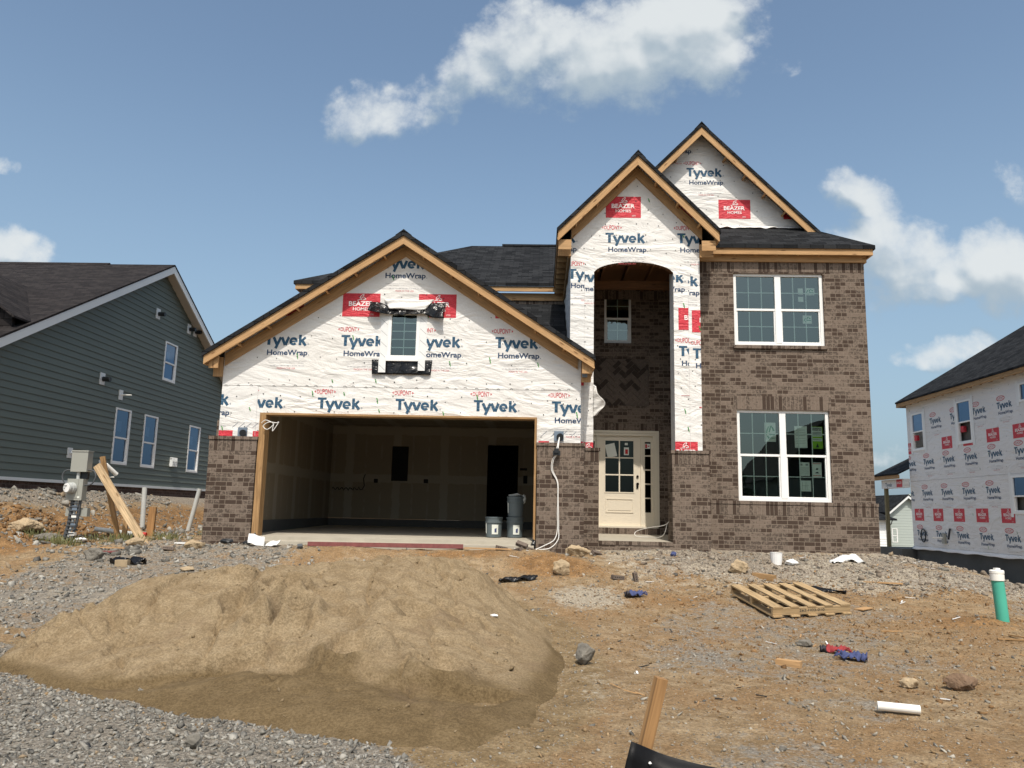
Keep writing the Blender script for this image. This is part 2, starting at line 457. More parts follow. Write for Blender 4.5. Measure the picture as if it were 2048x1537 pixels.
MAT['glass_blue'] = m_glass('window_glass_blue', (0.42, 0.52, 0.66), 1.25, 0.10, (0.50, 0.70, 1.0, 1))
MAT['glass_door'] = m_glass('door_glass', (0.35, 0.40, 0.40), 0.7, 0.0)
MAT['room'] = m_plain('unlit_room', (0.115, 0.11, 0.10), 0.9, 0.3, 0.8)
MAT['paper'] = m_plain('paper', (0.72, 0.74, 0.68), 0.7, 0.06)
MAT['paper_green'] = m_plain('green_paper', (0.24, 0.46, 0.03), 0.7, 0.06)
MAT['print_green'] = m_plain('green_print', (0.03, 0.26, 0.12), 0.7, 0.06)
MAT['print_dark'] = m_plain('dark_print', (0.03, 0.035, 0.035), 0.7, 0.06)
MAT['print_grey'] = m_plain('grey_print', (0.30, 0.31, 0.29), 0.7, 0.06)
MAT['print_red'] = m_plain('red_print', (0.5, 0.03, 0.03), 0.7, 0.06)
MAT['cream'] = m_plain('cream_door_paint', (0.74, 0.66, 0.53), 0.42, 0.03, 3.0, 0.03)
MAT['cream_trim'] = m_plain('cream_trim_paint', (0.72, 0.65, 0.52), 0.45, 0.03, 3.0, 0.03)
MAT['bronze'] = m_plain('dark_bronze', (0.035, 0.025, 0.02), 0.35, 0.1, 20, 0.05, 0.7)
MAT['drywall'] = None
MAT['concrete'] = m_plain('new_concrete', (0.40, 0.36, 0.29), 0.9, 0.22, 3.5, 0.5)
MAT['concrete_dark'] = m_plain('foundation_concrete', (0.085, 0.086, 0.082), 0.9, 0.35, 1.6, 0.6)
MAT['siding'] = m_plain('slate_siding', (0.122, 0.143, 0.122), 0.6, 0.10, 1.2, 0.1)
MAT['siding_sage'] = m_plain('sage_siding', (0.36, 0.40, 0.37), 0.6, 0.06, 1.2, 0.1)
MAT['siding_white'] = m_plain('white_siding', (0.74, 0.75, 0.74), 0.6, 0.05, 1.2, 0.1)
MAT['trim'] = m_plain('pale_trim', (0.70, 0.71, 0.70), 0.5, 0.05, 2.0, 0.05)
MAT['soffit'] = m_plain('soffit', (0.50, 0.48, 0.44), 0.6, 0.08, 2.0, 0.1)
MAT['grey_metal'] = m_plain('grey_enclosure', (0.30, 0.30, 0.265), 0.45, 0.07, 5.0, 0.04, 0.0)
MAT['dark_metal'] = m_plain('dark_conduit', (0.07, 0.075, 0.08), 0.5, 0.2, 9.0, 0.1)
MAT['blue_strap'] = m_plain('blue_grey_block', (0.15, 0.19, 0.24), 0.5, 0.3, 14.0, 0.1)
MAT['pvc_grey'] = m_plain('weathered_pvc', (0.47, 0.48, 0.46), 0.45, 0.14, 3.5, 0.06)
MAT['pvc_white'] = m_plain('white_pvc', (0.82, 0.80, 0.74), 0.35, 0.07, 7.0, 0.05)
MAT['pvc_green'] = m_plain('sea_green_pvc', (0.075, 0.40, 0.29), 0.45, 0.16, 5.0, 0.10)
MAT['bucket'] = m_plain('grey_bucket_plastic', (0.115, 0.140, 0.150), 0.45, 0.08, 4.0, 0.05)
MAT['steel_red'] = m_plain('red_primer_steel', (0.20, 0.065, 0.060), 0.6, 0.5, 12.0, 0.2)
MAT['cable'] = m_plain('white_cable', (0.72, 0.70, 0.66), 0.45, 0.05)
MAT['black_rubber'] = m_plain('black_plastic', (0.014, 0.016, 0.018), 0.45, 0.2)
MAT['rag_red'] = m_plain('red_glove_cloth', (0.27, 0.032, 0.034), 0.85, 0.45, 40.0, 0.4)
MAT['rag_blue'] = m_plain('blue_glove_cloth', (0.050, 0.064, 0.155), 0.85, 0.4, 40.0, 0.4)
MAT['glove_dark'] = m_plain('dark_glove_rubber', (0.03, 0.028, 0.035), 0.7, 0.3, 40.0, 0.3)
MAT['rock'] = m_plain('grey_rock', (0.17, 0.155, 0.13), 0.92, 0.45, 11.0, 0.9)
MAT['rock_tan'] = m_plain('tan_rock', (0.37, 0.28, 0.175), 0.92, 0.35, 9.0, 0.9)
MAT['rock_brown'] = m_plain('brown_rock', (0.165, 0.105, 0.065), 0.92, 0.45, 11.0, 0.9)
MAT['leaf'] = m_plain('tree_leaf', (0.048, 0.085, 0.026), 0.7, 0.5, 0.8, 0.1)
MAT['bark'] = m_plain('bark', (0.09, 0.07, 0.05), 0.9, 0.3)
MAT['weed'] = m_plain('weed_blade', (0.150, 0.150, 0.058), 0.7, 0.4, 5.0, 0.1)
MAT['ground'] = m_ground()
MAT['sand'] = m_sand()
MAT['stone'] = m_stone('crushed_limestone', (0.085, 0.080, 0.070), (0.42, 0.395, 0.345))
MAT['chip'] = m_stone('scattered_chips', (0.085, 0.078, 0.068), (0.46, 0.42, 0.35))

def m_film():
    m, N, b, o = new_mat('black_flashing_film')
    p = coords(N)
    d = N.noise(p, 4.0, 3.0, 0.5, 1.6)
    r = N.ss(N.math('ABSOLUTE', N.math('SUBTRACT', d, 0.5)), 0.0, 0.12)
    finish(N, b, N.mix(d, (0.006, 0.006, 0.007), (0.011, 0.011, 0.012)), 0.20, d, 0.9, 0.05, spec=0.3)
    return m
MAT['black_film'] = m_film()

def m_fabric():
    m, N, b, o = new_mat('woven_black_fabric')
    p = coords(N)
    w1 = N.n('ShaderNodeTexWave', {'Vector': p, 'Scale': 120.0, 'Distortion': 0.6}, bands_direction='Z').outputs[1]
    d = N.noise(p, 7.0, 4.0, 0.6, 1.0)
    finish(N, b, N.mix(d, (0.004, 0.004, 0.005), (0.012, 0.012, 0.013)), 0.42, N.math('ADD', w1, N.math('MULTIPLY', d, 6.0)), 0.25, 0.006, spec=0.2)
    return m
MAT['fabric'] = m_fabric()

def m_drywall():
    m, N, b, o = new_mat('taped_drywall')
    uv = coords(N, uv=True)
    s = N.n('ShaderNodeSeparateXYZ', {0: uv})
    fx = N.math('ABSOLUTE', N.math('SUBTRACT', N.math('FRACT', N.math('DIVIDE', s.outputs[0], 1.22)), 0.5))
    fz = N.math('ABSOLUTE', N.math('SUBTRACT', N.math('FRACT', N.math('DIVIDE', N.math('SUBTRACT', s.outputs[1], 1.10), 1.22)), 0.5))
    n = N.noise(uv, 5.0, 4.0)
    wob = N.math('MULTIPLY', N.math('SUBTRACT', n, 0.5), 0.09)
    j = N.math('MAXIMUM', N.ss(N.math('ADD', fx, wob), 0.40, 0.43), N.ss(N.math('ADD', fz, wob), 0.40, 0.43))
    fs = N.math('ABSOLUTE', N.math('SUBTRACT', N.math('FRACT', N.math('DIVIDE', s.outputs[0], 0.406)), 0.5))
    st = N.math('MULTIPLY', N.ss(N.math('ADD', fs, wob), 0.43, 0.46), N.ss(n, 0.42, 0.58))
    j = N.math('MAXIMUM', j, N.math('MULTIPLY', st, 0.6))
    c = N.mix(j, (0.25, 0.205, 0.145), (0.315, 0.272, 0.208))
    finish(N, b, c, 0.85, n, 0.05, 0.003, spec=0.2)
    return m
MAT['drywall'] = m_drywall()
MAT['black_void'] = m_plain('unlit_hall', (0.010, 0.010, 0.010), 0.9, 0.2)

# ------------------------------------------------------------------ mesh helpers
ORG = {}

class MB:
    """collects faces in world metres and links them as ONE mesh object"""
    def __init__(s):
        s.v = []; s.f = []; s.m = []; s.sm = []
    def face(s, pts, mi=0, smooth=False):
        i = len(s.v)
        s.v.extend([tuple(p) for p in pts])
        s.f.append(tuple(range(i, i + len(pts)))); s.m.append(mi); s.sm.append(smooth)
    def box(s, x0, x1, y0, y1, z0, z1, mi=0, pl=None):
        P = [(x, y, z) for z in (z0, z1) for y in (y0, y1) for x in (x0, x1)]
        if pl:
            P = [pl(*p) for p in P]
        for q in ((0, 2, 3, 1), (4, 5, 7, 6), (0, 1, 5, 4), (1, 3, 7, 5), (3, 2, 6, 7), (2, 0, 4, 6)):
            s.face([P[k] for k in q], mi)
    def prism(s, poly, y0, y1, mi=0, pl=None, caps=True):
        """polygon in (x, z) extruded from y0 to y1"""
        f = pl or (lambda x, y, z: (x, y, z))
        a = [f(x, y0, z) for x, z in poly]; b = [f(x, y1, z) for x, z in poly]
        n = len(poly)
        if caps:
            s.face(a, mi); s.face(b[::-1], mi)
        for k in range(n):
            j = (k + 1) % n
            s.face([a[j], a[k], b[k], b[j]], mi)
    def slab(s, poly, t, mi=0, mi_edge=None):
        """roof slab: top polygon (3-D), vertical thickness t downward"""
        lo = [(p[0], p[1], p[2] - t) for p in poly]
        s.face(poly, mi); s.face(lo[::-1], mi if mi_edge is None else mi_edge)
        n = len(poly)
        for k in range(n):
            j = (k + 1) % n
            s.face([poly[j], poly[k], lo[k], lo[j]], mi if mi_edge is None else mi_edge)
    def beam(s, p0, p1, w, h, mi=0, up=(0, 0, 1)):
        p0, p1 = Vector(p0), Vector(p1)
        d = (p1 - p0).normalized()
        r = d.cross(Vector(up)).normalized()
        u = r.cross(d)
        c = [(-w / 2, -h / 2), (w / 2, -h / 2), (w / 2, h / 2), (-w / 2, h / 2)]
        a = [p0 + r * x + u * y for x, y in c]; b = [p1 + r * x + u * y for x, y in c]
        s.face(a[::-1], mi); s.face(b, mi)
        for k in range(4):
            j = (k + 1) % 4
            s.face([a[k], a[j], b[j], b[k]], mi)
    def tube(s, pts, r, n=10, mi=0, cap=True, radii=None):
        pts = [Vector(p) for p in pts]
        rings = []
        pu = None
        for i, p in enumerate(pts):
            d = (pts[min(i + 1, len(pts) - 1)] - pts[max(i - 1, 0)]).normalized()
            ref = Vector((0, 0, 1)) if abs(d.z) < 0.9 else Vector((1, 0, 0))
            if pu is not None:
                ref = pu
            rr = d.cross(ref).normalized(); u = rr.cross(d).normalized(); pu = u
            rad = radii[i] if radii else r
            rings.append([p + (rr * math.cos(2 * math.pi * k / n) + u * math.sin(2 * math.pi * k / n)) * rad for k in range(n)])
        for a, b in zip(rings[:-1], rings[1:]):
            for k in range(n):
                j = (k + 1) % n
                s.face([a[k], a[j], b[j], b[k]], mi, True)
        if cap:
            s.face(rings[0][::-1], mi); s.face(rings[-1], mi)
    def lathe(s, c, prof, n=24, mi=0, axis='z'):
        """profile of (radius, height) about a vertical axis through c"""
        rings = [[(c[0] + r * math.cos(2 * math.pi * k / n), c[1] + r * math.sin(2 * math.pi * k / n), c[2] + h) for k in range(n)] for r, h in prof]
        for a, b in zip(rings[:-1], rings[1:]):
            for k in range(n):
                j = (k + 1) % n
                s.face([a[k], a[j], b[j], b[k]], mi, True)
    def build(s, name, mats, parent=None, uv='box', merge=False):
        org = ORG.get(parent.name, Vector((0, 0, 0))) if parent else Vector((0, 0, 0))
        me = bpy.data.meshes.new(name)
        me.from_pydata([(a - org.x, b - org.y, c - org.z) for a, b, c in s.v], [], s.f)
        for m in (mats if isinstance(mats, (list, tuple)) else [mats]):
            me.materials.append(MAT[m] if isinstance(m, str) else m)
        me.polygons.foreach_set('material_index', s.m)
        me.polygons.foreach_set('use_smooth', s.sm)
        ul = me.uv_layers.new(name='UVMap')
        co = ul.data
        for p, f in zip(me.polygons, s.f):
            n = p.normal
            if uv == 'grain':
                best, t = -1, Vector((1, 0, 0))
                L = len(f)
                for k in range(L):
                    e = Vector(s.v[f[(k + 1) % L]]) - Vector(s.v[f[k]])
                    if e.length_squared > best:
                        best, t = e.length_squared, e
                t = t.normalized() if best > 0 else Vector((1, 0, 0))
                bb = n.cross(t)
            elif abs(n.z) > 0.97:
                t, bb = Vector((1, 0, 0)), Vector((0, 1, 0))
            else:
                t = Vector((0, 0, 1)).cross(n).normalized(); bb = n.cross(t)
            off = 0.0
            if uv == 'grain':
                c0 = s.v[f[0]]
                off = (c0[0] * 3.7 + c0[1] * 5.3 + c0[2] * 2.9) % 7.0
            for li, vi in zip(p.loop_indices, f):
                q = Vector(s.v[vi])
                co[li].uv = (q.dot(t) + off, q.dot(bb) + off * 0.37)
        if merge:
            bm = bmesh.new(); bm.from_mesh(me)
            bmesh.ops.remove_doubles(bm, verts=bm.verts, dist=1e-5)
            bm.to_mesh(me); bm.free()
        o = bpy.data.objects.new(name, me)
        COL.objects.link(o)
        if parent:
            o.parent = parent
        ORG[o.name] = org
        return o

def tag(o, label=None, cat=None, group=None, kind=None):
    if label: o['label'] = label
    if cat: o['category'] = cat
    if group: o['group'] = group
    if kind: o['kind'] = kind
    return o

def thing(name, label, cat, loc, group=None):
    o = bpy.data.objects.new(name, None)
    o.empty_display_size = 0.2
    COL.objects.link(o)
    o.location = loc
    ORG[o.name] = Vector(loc)
    return tag(o, label, cat, group)

# planes: pl(a, o, b) -> world; a runs right as seen from outside, b up, o outward is NEGATIVE o here = depth into the wall
def plane_s(Y):      # faces the camera (south)
    return lambda a, o, b: (a, Y + o, b)
def plane_e(X):      # faces east (+x)
    return lambda a, o, b: (X - o, a, b)
def plane_w(X):      # faces west (-x)
    return lambda a, o, b: (X + o, -a, b)

# ---- clipping of flat shapes against convex polygons
def clip_poly(pts, clip):
    out = list(pts)
    n = len(clip)
    for i in range(n):
        (x0, y0), (x1, y1) = clip[i], clip[(i + 1) % n]
        inp, out = out, []
        if not inp:
            return []
        def side(p):
            return (x1 - x0) * (p[1] - y0) - (y1 - y0) * (p[0] - x0)
        for k in range(len(inp)):
            a, b = inp[k - 1], inp[k]
            sa, sb = side(a), side(b)
            if (sa >= 0) != (sb >= 0):
                t = sa / (sa - sb)
                out.append((a[0] + (b[0] - a[0]) * t, a[1] + (b[1] - a[1]) * t))
            if sb >= 0:
                out.append(b)
    return out

def rect(a0, a1, b0, b1):
    return [(a0, b0), (a1, b0), (a1, b1), (a0, b1)]

# ---- lettering as flat meshes
GLY = {}
def glyph(body, bold=0.0, space=1.0):
    key = (body, bold, space)
    if key not in GLY:
        cu = bpy.data.curves.new('lettering', 'FONT')
        cu.body = body; cu.size = 1.0; cu.offset = bold; cu.space_character = space
        cu.resolution_u = 4
        o = bpy.data.objects.new('lettering', cu)
        COL.objects.link(o)
        C.view_layer.update()
        me = bpy.data.meshes.new_from_object(o.evaluated_get(C.evaluated_depsgraph_get()))
        v = [(a.co.x, a.co.y) for a in me.vertices]
        f = [tuple(p.vertices) for p in me.polygons]
        bpy.data.objects.remove(o); bpy.data.meshes.remove(me); bpy.data.curves.remove(cu)
        GLY[key] = (v, f)
    return GLY[key]

def bbox(v):
    xs = [p[0] for p in v]; ys = [p[1] for p in v]
    return min(xs), max(xs), min(ys), max(ys)

def lettering(B, pl, body, a, b, width, cap, mi, o, clip=None, bold=0.0, warp=None, space=1.0):
    """text with left end a, baseline b, given width and capital height, at depth o on plane pl"""
    v, f = glyph(body, bold, space)
    x0, x1, y0, y1 = bbox(v)
    ch = bbox(glyph('T', bold)[0])
    sx = width / (x1 - x0); sy = cap / (ch[3] - ch[2])
    w = []
    for x, y in v:
        t = (x - x0) / (x1 - x0)
        yy = (y - ch[2]) * sy
        if warp:
            yy = cap / 2 + (yy - cap / 2) * warp(t)
        w.append((a + (x - x0) * sx, b + yy))
    flat(B, pl, [[w[k] for k in q] for q in f], mi, o, clip)

def flat(B, pl, polys, mi, o, clip=None):
    for q in polys:
        ar = sum(q[k - 1][0] * q[k][1] - q[k][0] * q[k - 1][1] for k in range(len(q)))
        if ar < 0:
            q = q[::-1]
        if clip:
            q = clip_poly(q, clip)
        for p in cut_holes([q], HOLES):
            B.face([pl(x, o, y) for x, y in p], mi)

HOLES = []
def cut_holes(polys, holes):
    polys = [p for p in polys if len(p) >= 3]
    big = 1e3
    for h in holes:
        out = []
        for p in polys:
            xs = [v[0] for v in p]; ys = [v[1] for v in p]
            if max(xs) <= h[0] or min(xs) >= h[1] or max(ys) <= h[2] or min(ys) >= h[3]:
                out.append(p); continue
            for r in (rect(-big, h[0], -big, big), rect(h[1], big, -big, big), rect(h[0], h[1], -big, h[2]), rect(h[0], h[1], h[3], big)):
                q = clip_poly(p, r)
                if len(q) >= 3: out.append(q)
        polys = out
    return polys

def stroke(pts, w):
    out = []
    for p, q in zip(pts[:-1], pts[1:]):
        dx, dy = q[0] - p[0], q[1] - p[1]
        L = math.hypot(dx, dy) or 1
        nx, ny = -dy / L * w / 2, dx / L * w / 2
        out.append([(p[0] - nx, p[1] - ny), (q[0] - nx, q[1] - ny), (q[0] + nx, q[1] + ny), (p[0] + nx, p[1] + ny)])
    return out

WRAP = ['wrap', 'ink_blue', 'ink_navy', 'ink_red', 'ink_white', 'ink_grey', 'staple', 'green_mark', 'ink_pink', 'tape', 'pine']
WRAP_FAR = ['wrap_far'] + WRAP[1:]
IO = -0.0025

def wordmark(B, pl, a, b, clip, s=0.205):
    """the big five letter word drawn from broad strokes; b is the top of the T"""
    z = [0]
    def st(pts, w):
        for q in stroke(pts, w):
            z[0] += 1
            flat(B, pl, [[(a + x * s, b - s + y * s) for x, y in q]], 1, IO - 0.00012 * (z[0] % 5), clip)
    st([(0, .90), (.80, .90)], .20); st([(.385, 0), (.385, .80)], .27)
    st([(.80, .72), (1.155, -.02)], .25); st([(1.46, .72), (1.02, -.32)], .245)
    st([(1.56, .72), (1.86, .0)], .25); st([(2.18, .72), (1.90, .0)], .25); flat(B, pl, [[(a + x * s, b - s + y * s) for x, y in ((1.72, .16), (1.76, 0), (2.0, 0), (2.04, .16))]], 1, IO - .0007, clip)
    R0, R1, cx, cy = .375, .155, 2.62, .355
    n = 26
    A = [math.radians(3 + (318 - 3) * k / n) for k in range(n + 1)]
    for t0, t1 in zip(A[:-1], A[1:]):
        flat(B, pl, [[(a + (cx + r * math.cos(t) * f) * s, b - s + (cy + r * math.sin(t)) * s) for r, t, f in ((R0, t0, 1), (R0, t1, 1), (R1, t1, 1.05), (R1, t0, 1.05))]], 1, IO, clip)
    st([(2.44, .33), (2.985, .33)], .125)
    st([(3.22, 0), (3.22, .96)], .245); st([(3.30, .34), (3.70, .74)], .20); st([(3.40, .42), (3.74, -.03)], .25)

def pr_text(B, pl, a, b, clip, small=True, oval=False, brand=True):
    """one repeat of the printed wrap: T left at a, T top at b"""
    if brand:
        if oval:
            th = [2 * math.pi * k / 20 for k in range(20)]
            cx, cy, rw, rh = a + 0.22, b + 0.115, 0.23, 0.085
            flat(B, pl, [[(cx + rw * math.cos(t), cy + rh * math.sin(t)) for t in th]], 8, IO, clip)
            flat(B, pl, [[(cx + rw * 0.86 * math.cos(t), cy + rh * 0.74 * math.sin(t)) for t in th]], 0, IO * 1.5, clip)
            lettering(B, pl, 'DUPONT', cx - 0.17, cy - 0.04, 0.34, 0.08, 8, IO * 2, clip, 0.012)
        else:
            lettering(B, pl, 'DUPONT', a - 0.025, b + 0.060, 0.305, 0.098, 8, IO, clip, 0.016, lambda t: 0.66 + 0.34 * math.sin(math.pi * min(1, max(0, t))))
            for s, x in ((-1, a - 0.042), (1, a + 0.297)):
                flat(B, pl, [[(x, b + 0.083), (x, b + 0.135), (x + s * 0.030, b + 0.109)]], 8, IO, clip)
    wordmark(B, pl, a, b, clip)
    lettering(B, pl, 'HomeWrap', a + 0.055, b - 0.395, 0.755, 0.102, 2, IO, clip, 0.028)
    lettering(B, pl, '®', a + 0.80, b - 0.20, 0.03, 0.03, 1, IO, clip)
    lettering(B, pl, '.', a + 0.825, b - 0.395, 0.012, 0.1, 2, IO, clip)
    if small:
        for k, (x, w) in enumerate(((0.06, 0.74), (0.10, 0.66))):
            flat(B, pl, [rect(a + x, a + x + w, b - 0.505 - k * 0.035, b - 0.500 - k * 0.035)], 5, IO, clip)
        x = a + 0.13
        rr = random.Random(5)
        while x < a + 0.74:
            w = rr.uniform(0.015, 0.06)
            flat(B, pl, [rect(x, x + w, b - 0.598, b - 0.583)], 5, IO, clip)
            x += w + 0.012
        lettering(B, pl, 'MADE IN THE USA', a + 0.26, b - 0.655, 0.34, 0.030, 8, IO, clip)

def pr_box(B, pl, a, b, clip, w=0.70, h=0.445):
    """red builder's panel, lower left corner a, b"""
    flat(B, pl, [rect(a, a + w, b, b + h)], 3, IO, clip)
    i2 = IO * 1.8
    lettering(B, pl, 'BEAZER', a + w * 0.165, b + h * 0.455, w * 0.66, h * 0.205, 4, i2, clip, 0.026)
    lettering(B, pl, 'HOMES', a + w * 0.28, b + h * 0.26, w * 0.44, h * 0.135, 4, i2, clip, 0.014)
    def bez(p):
        out = []
        for k in range(9):
            t = k / 8
            out.append(tuple((1 - t) ** 2 * p[0][i] + 2 * t * (1 - t) * p[1][i] + t * t * p[2][i] for i in (0, 1)))
        return out
    for cv in (((0.385, 0.70), (0.50, 0.72), (0.565, 0.96)), ((0.455, 0.80), (0.48, 0.94), (0.565, 0.96)), ((0.455, 0.80), (0.53, 0.70), (0.60, 0.735)),
               ((0.52, 0.84), (0.60, 0.84), (0.615, 0.735)), ((0.47, 0.715), (0.54, 0.765), (0.615, 0.735))):
        pts = [(a + w * x, b + h * y) for x, y in bez(cv)]
        flat(B, pl, stroke(pts, 0.011), 4, i2, clip)
    for k in range(2):
        flat(B, pl, [rect(a + w * 0.74, a + w * 0.85, b + h * (0.075 + k * 0.04), b + h * (0.085 + k * 0.04))], 4, i2, clip)

def staples(B, pl, a0, a1, b0, b1, inside, step=0.42, seed=1, green=0.10):
    rr = random.Random(seed)
    b = b0 + 0.1
    while b < b1:
        a = a0 + rr.uniform(0, step)
        while a < a1:
            x, y = a + rr.uniform(-0.07, 0.07), b + rr.uniform(-0.06, 0.06)
            if inside(x, y):
                r = rr.uniform(0.009, 0.013)
                flat(B, pl, [[(x + r * math.cos(t * 1.0472), y + r * math.sin(t * 1.0472)) for t in range(6)]], 6, IO * 2.4)
                if rr.random() < green * 0.6:
                    q = rr.uniform(0.02, 0.045)
                    flat(B, pl, stroke([(x - 0.012, y + q + 0.02), (x + 0.004, y + q * 0.4), (x + 0.012, y - q)], 0.016), 7, IO * 2.2)
            a += step
        b += step

def wall_cells(B, pl, a0, a1, b0, b1, holes, depth, mi=0, reveal=0.10, mi_rev=None):
    """wall with rectangular openings: outer face, reveals and border edges; depth = thickness"""
    xs = sorted({a0, a1} | {h[0] for h in holes} | {h[1] for h in holes})
    zs = sorted({b0, b1} | {h[2] for h in holes} | {h[3] for h in holes})
    mr = mi if mi_rev is None else mi_rev
    for x0, x1 in zip(xs[:-1], xs[1:]):
        for z0, z1 in zip(zs[:-1], zs[1:]):
            cx, cz = (x0 + x1) / 2, (z0 + z1) / 2
            if any(h[0] < cx < h[1] and h[2] < cz < h[3] for h in holes):
                continue
            B.face([pl(x0, 0, z0), pl(x1, 0, z0), pl(x1, 0, z1), pl(x0, 0, z1)], mi)
    for h in holes:
        c = [(h[0], h[2]), (h[1], h[2]), (h[1], h[3]), (h[0], h[3])]
        for k in range(4):
            p, q = c[k], c[(k + 1) % 4]
            B.face([pl(p[0], 0, p[1]), pl(p[0], reveal, p[1]), pl(q[0], reveal, q[1]), pl(q[0], 0, q[1])], mr)
    c = [(a0, b0), (a1, b0), (a1, b1), (a0, b1)]
    for k in range(4):
        p, q = c[k], c[(k + 1) % 4]
        B.face([pl(q[0], 0, q[1]), pl(q[0], depth, q[1]), pl(p[0], depth, p[1]), pl(p[0], 0, p[1])], mi)

def window(parent, pl, a0, a1, b0, b1, o, cols=0, rows=0, twin=False, hung=True, fw=0.062, label=None, frame_mat='white_vinyl', open_low=False, mull=0.12, rail=0.5, glass='glass'):
    """vinyl window: frame mesh with pane and grille sub-parts"""
    B = MB()
    B.box(a0, a0 + fw, o, o + 0.08, b0, b1, 0, pl); B.box(a1 - fw, a1, o, o + 0.08, b0, b1, 0, pl)
    B.box(a0 + fw, a1 - fw, o, o + 0.08, b0, b0 + fw * 0.9, 0, pl); B.box(a0 + fw, a1 - fw, o, o + 0.08, b1 - fw * 0.8, b1, 0, pl)
    bays = [(a0 + fw, a1 - fw)]
    if twin:
        m = (a0 + a1) / 2
        B.box(m - mull / 2, m + mull / 2, o - 0.004, o + 0.08, b0 + fw * 0.9, b1 - fw * 0.8, 0, pl)
        bays = [(a0 + fw, m - mull / 2), (m + mull / 2, a1 - fw)]
    zb, zt = b0 + fw * 0.9, b1 - fw * 0.8
    zm = zb + (zt - zb) * rail
    G = MB(); GL = MB()
    for x0, x1 in bays:
        sash = []
        if hung:
            B.box(x0, x1, o + 0.014, o + 0.07, zm - 0.022, zm + 0.022, 0, pl)
            s = 0.026
            B.box(x0, x0 + s, o + 0.03, o + 0.07, zb, zm - 0.022, 0, pl); B.box(x1 - s, x1, o + 0.022, o + 0.07, zb, zm - 0.022, 0, pl)
            B.box(x0 + s, x1 - s, o + 0.028, o + 0.07, zb, zb + 0.036, 0, pl)
            sash = [(x0, x1, zm + 0.022, zt, o + 0.035), (x0 + s, x1 - s, zb + 0.036, zm - 0.022, o + 0.05)]
        else:
            sash = [(x0, x1, zb, zt, o + 0.04)]
        for k, (u0, u1, w0, w1, d) in enumerate(sash):
            if not (open_low and k == 1):
                GL.face([pl(u0, d, w0), pl(u1, d, w0), pl(u1, d, w1), pl(u0, d, w1)])
            if cols:
                g = 0.009
                for c in range(1, cols):
                    x = u0 + (u1 - u0) * c / cols
                    G.box(x - g, x + g, d + 0.004, d + 0.012, w0, w1, 0, pl)
                for r in range(1, rows):
                    z = w0 + (w1 - w0) * r / rows
                    G.box(u0, u1, d + 0.003, d + 0.013, z - g, z + g, 0, pl)
    f = B.build('window', frame_mat, parent)
    if label: f['label'] = label
    GL.build('pane', glass, f)
    if cols:
        G.build('grille', 'grille', f)
    return f

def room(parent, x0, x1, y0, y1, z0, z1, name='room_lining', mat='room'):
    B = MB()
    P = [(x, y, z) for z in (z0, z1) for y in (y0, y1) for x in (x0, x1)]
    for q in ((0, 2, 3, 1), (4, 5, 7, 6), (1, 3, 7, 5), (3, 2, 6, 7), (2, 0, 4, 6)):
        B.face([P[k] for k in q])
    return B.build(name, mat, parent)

# ------------------------------------------------------------------ terrain
def _h(ix, iy, seed):
    n = (ix.astype(np.int64) * 374761393 + iy.astype(np.int64) * 668265263 + seed * 1442695) & 0x7fffffff
    n = ((n ^ (n >> 13)) * 1274126177) & 0x7fffffff
    return ((n ^ (n >> 16)) & 0xffff) / 65535.0

def vnoise(x, y, seed):
    ix = np.floor(x).astype(np.int64); iy = np.floor(y).astype(np.int64)
    fx = x - ix; fy = y - iy
    fx = fx * fx * (3 - 2 * fx); fy = fy * fy * (3 - 2 * fy)
    a = _h(ix, iy, seed); b = _h(ix + 1, iy, seed); c = _h(ix, iy + 1, seed); d = _h(ix + 1, iy + 1, seed)
    return (a * (1 - fx) + b * fx) * (1 - fy) + (c * (1 - fx) + d * fx) * fy

def fbm(x, y, f, octs, seed, gain=0.5):
    s = np.zeros_like(x, dtype=float); a = 1.0; t = 0.0
    for k in range(octs):
        s += a * (vnoise(x * f, y * f, seed + k * 17) - 0.5); t += a; a *= gain; f *= 2.03
    return s / t

def sst(a, b, x):
    t = np.clip((x - a) / (b - a), 0, 1)
    return t * t * (3 - 2 * t)

def ground_base(x, y):
    p = np.interp(y, [-60, 0, 2.5, 5, 8, 10, 12, 13.2, 14.5, 15.4, 40, 80, 400], [-.1, -.05, 0, .05, .15, .27, .50, .78, .90, .93, .9, .2, -2])
    l = np.interp(y, [-60, 0, 2.5, 5, 8, 10, 12, 13.2, 14.5, 15.4], [-.1, -.05, 0, .05, .16, .36, .62, .80, .88, .93])
    l = np.where(y > 15.4, .93, l)
    p = p + (l - p) * sst(-2, -6, x) * (y < 40)
    p = p + .84 * sst(-8.6, -11.0, x) * sst(9, 15, y) * sst(80, 40, y)
    p = p - 1.18 * sst(6.0, 11.8, x) * sst(8, 14, y) - 1.2 * sst(32, 52, y) * sst(6, 14, x)
    p = p + .13 * np.exp(-((x - .25) / .75) ** 2 - ((y - 12.9) / .45) ** 2)
    p = p + .10 * np.exp(-((x - 5.55) / .55) ** 2 - ((y - 10.15) / .35) ** 2)
    p = p + .16 * np.exp(-((x + 9.45) / .75) ** 2 - ((y - 14.5) / .5) ** 2)
    p = p + .09 * sst(-6.3, -5.2, x) * sst(.9, -.1, x) * np.exp(-((y - 13.4) / .45) ** 2)
    p = p - .45 * ((x > -5.7) * (x < .4) * (y > 14.05) * (y < 20.5))
    p = p - .5 * ((x > 3.3) * (x < 6.3) * (y > 15.8) * (y < 22))
    p = p - .3 * ((x > .7) * (x < 2.9) * (y > 15.1) * (y < 17.3))
    return p

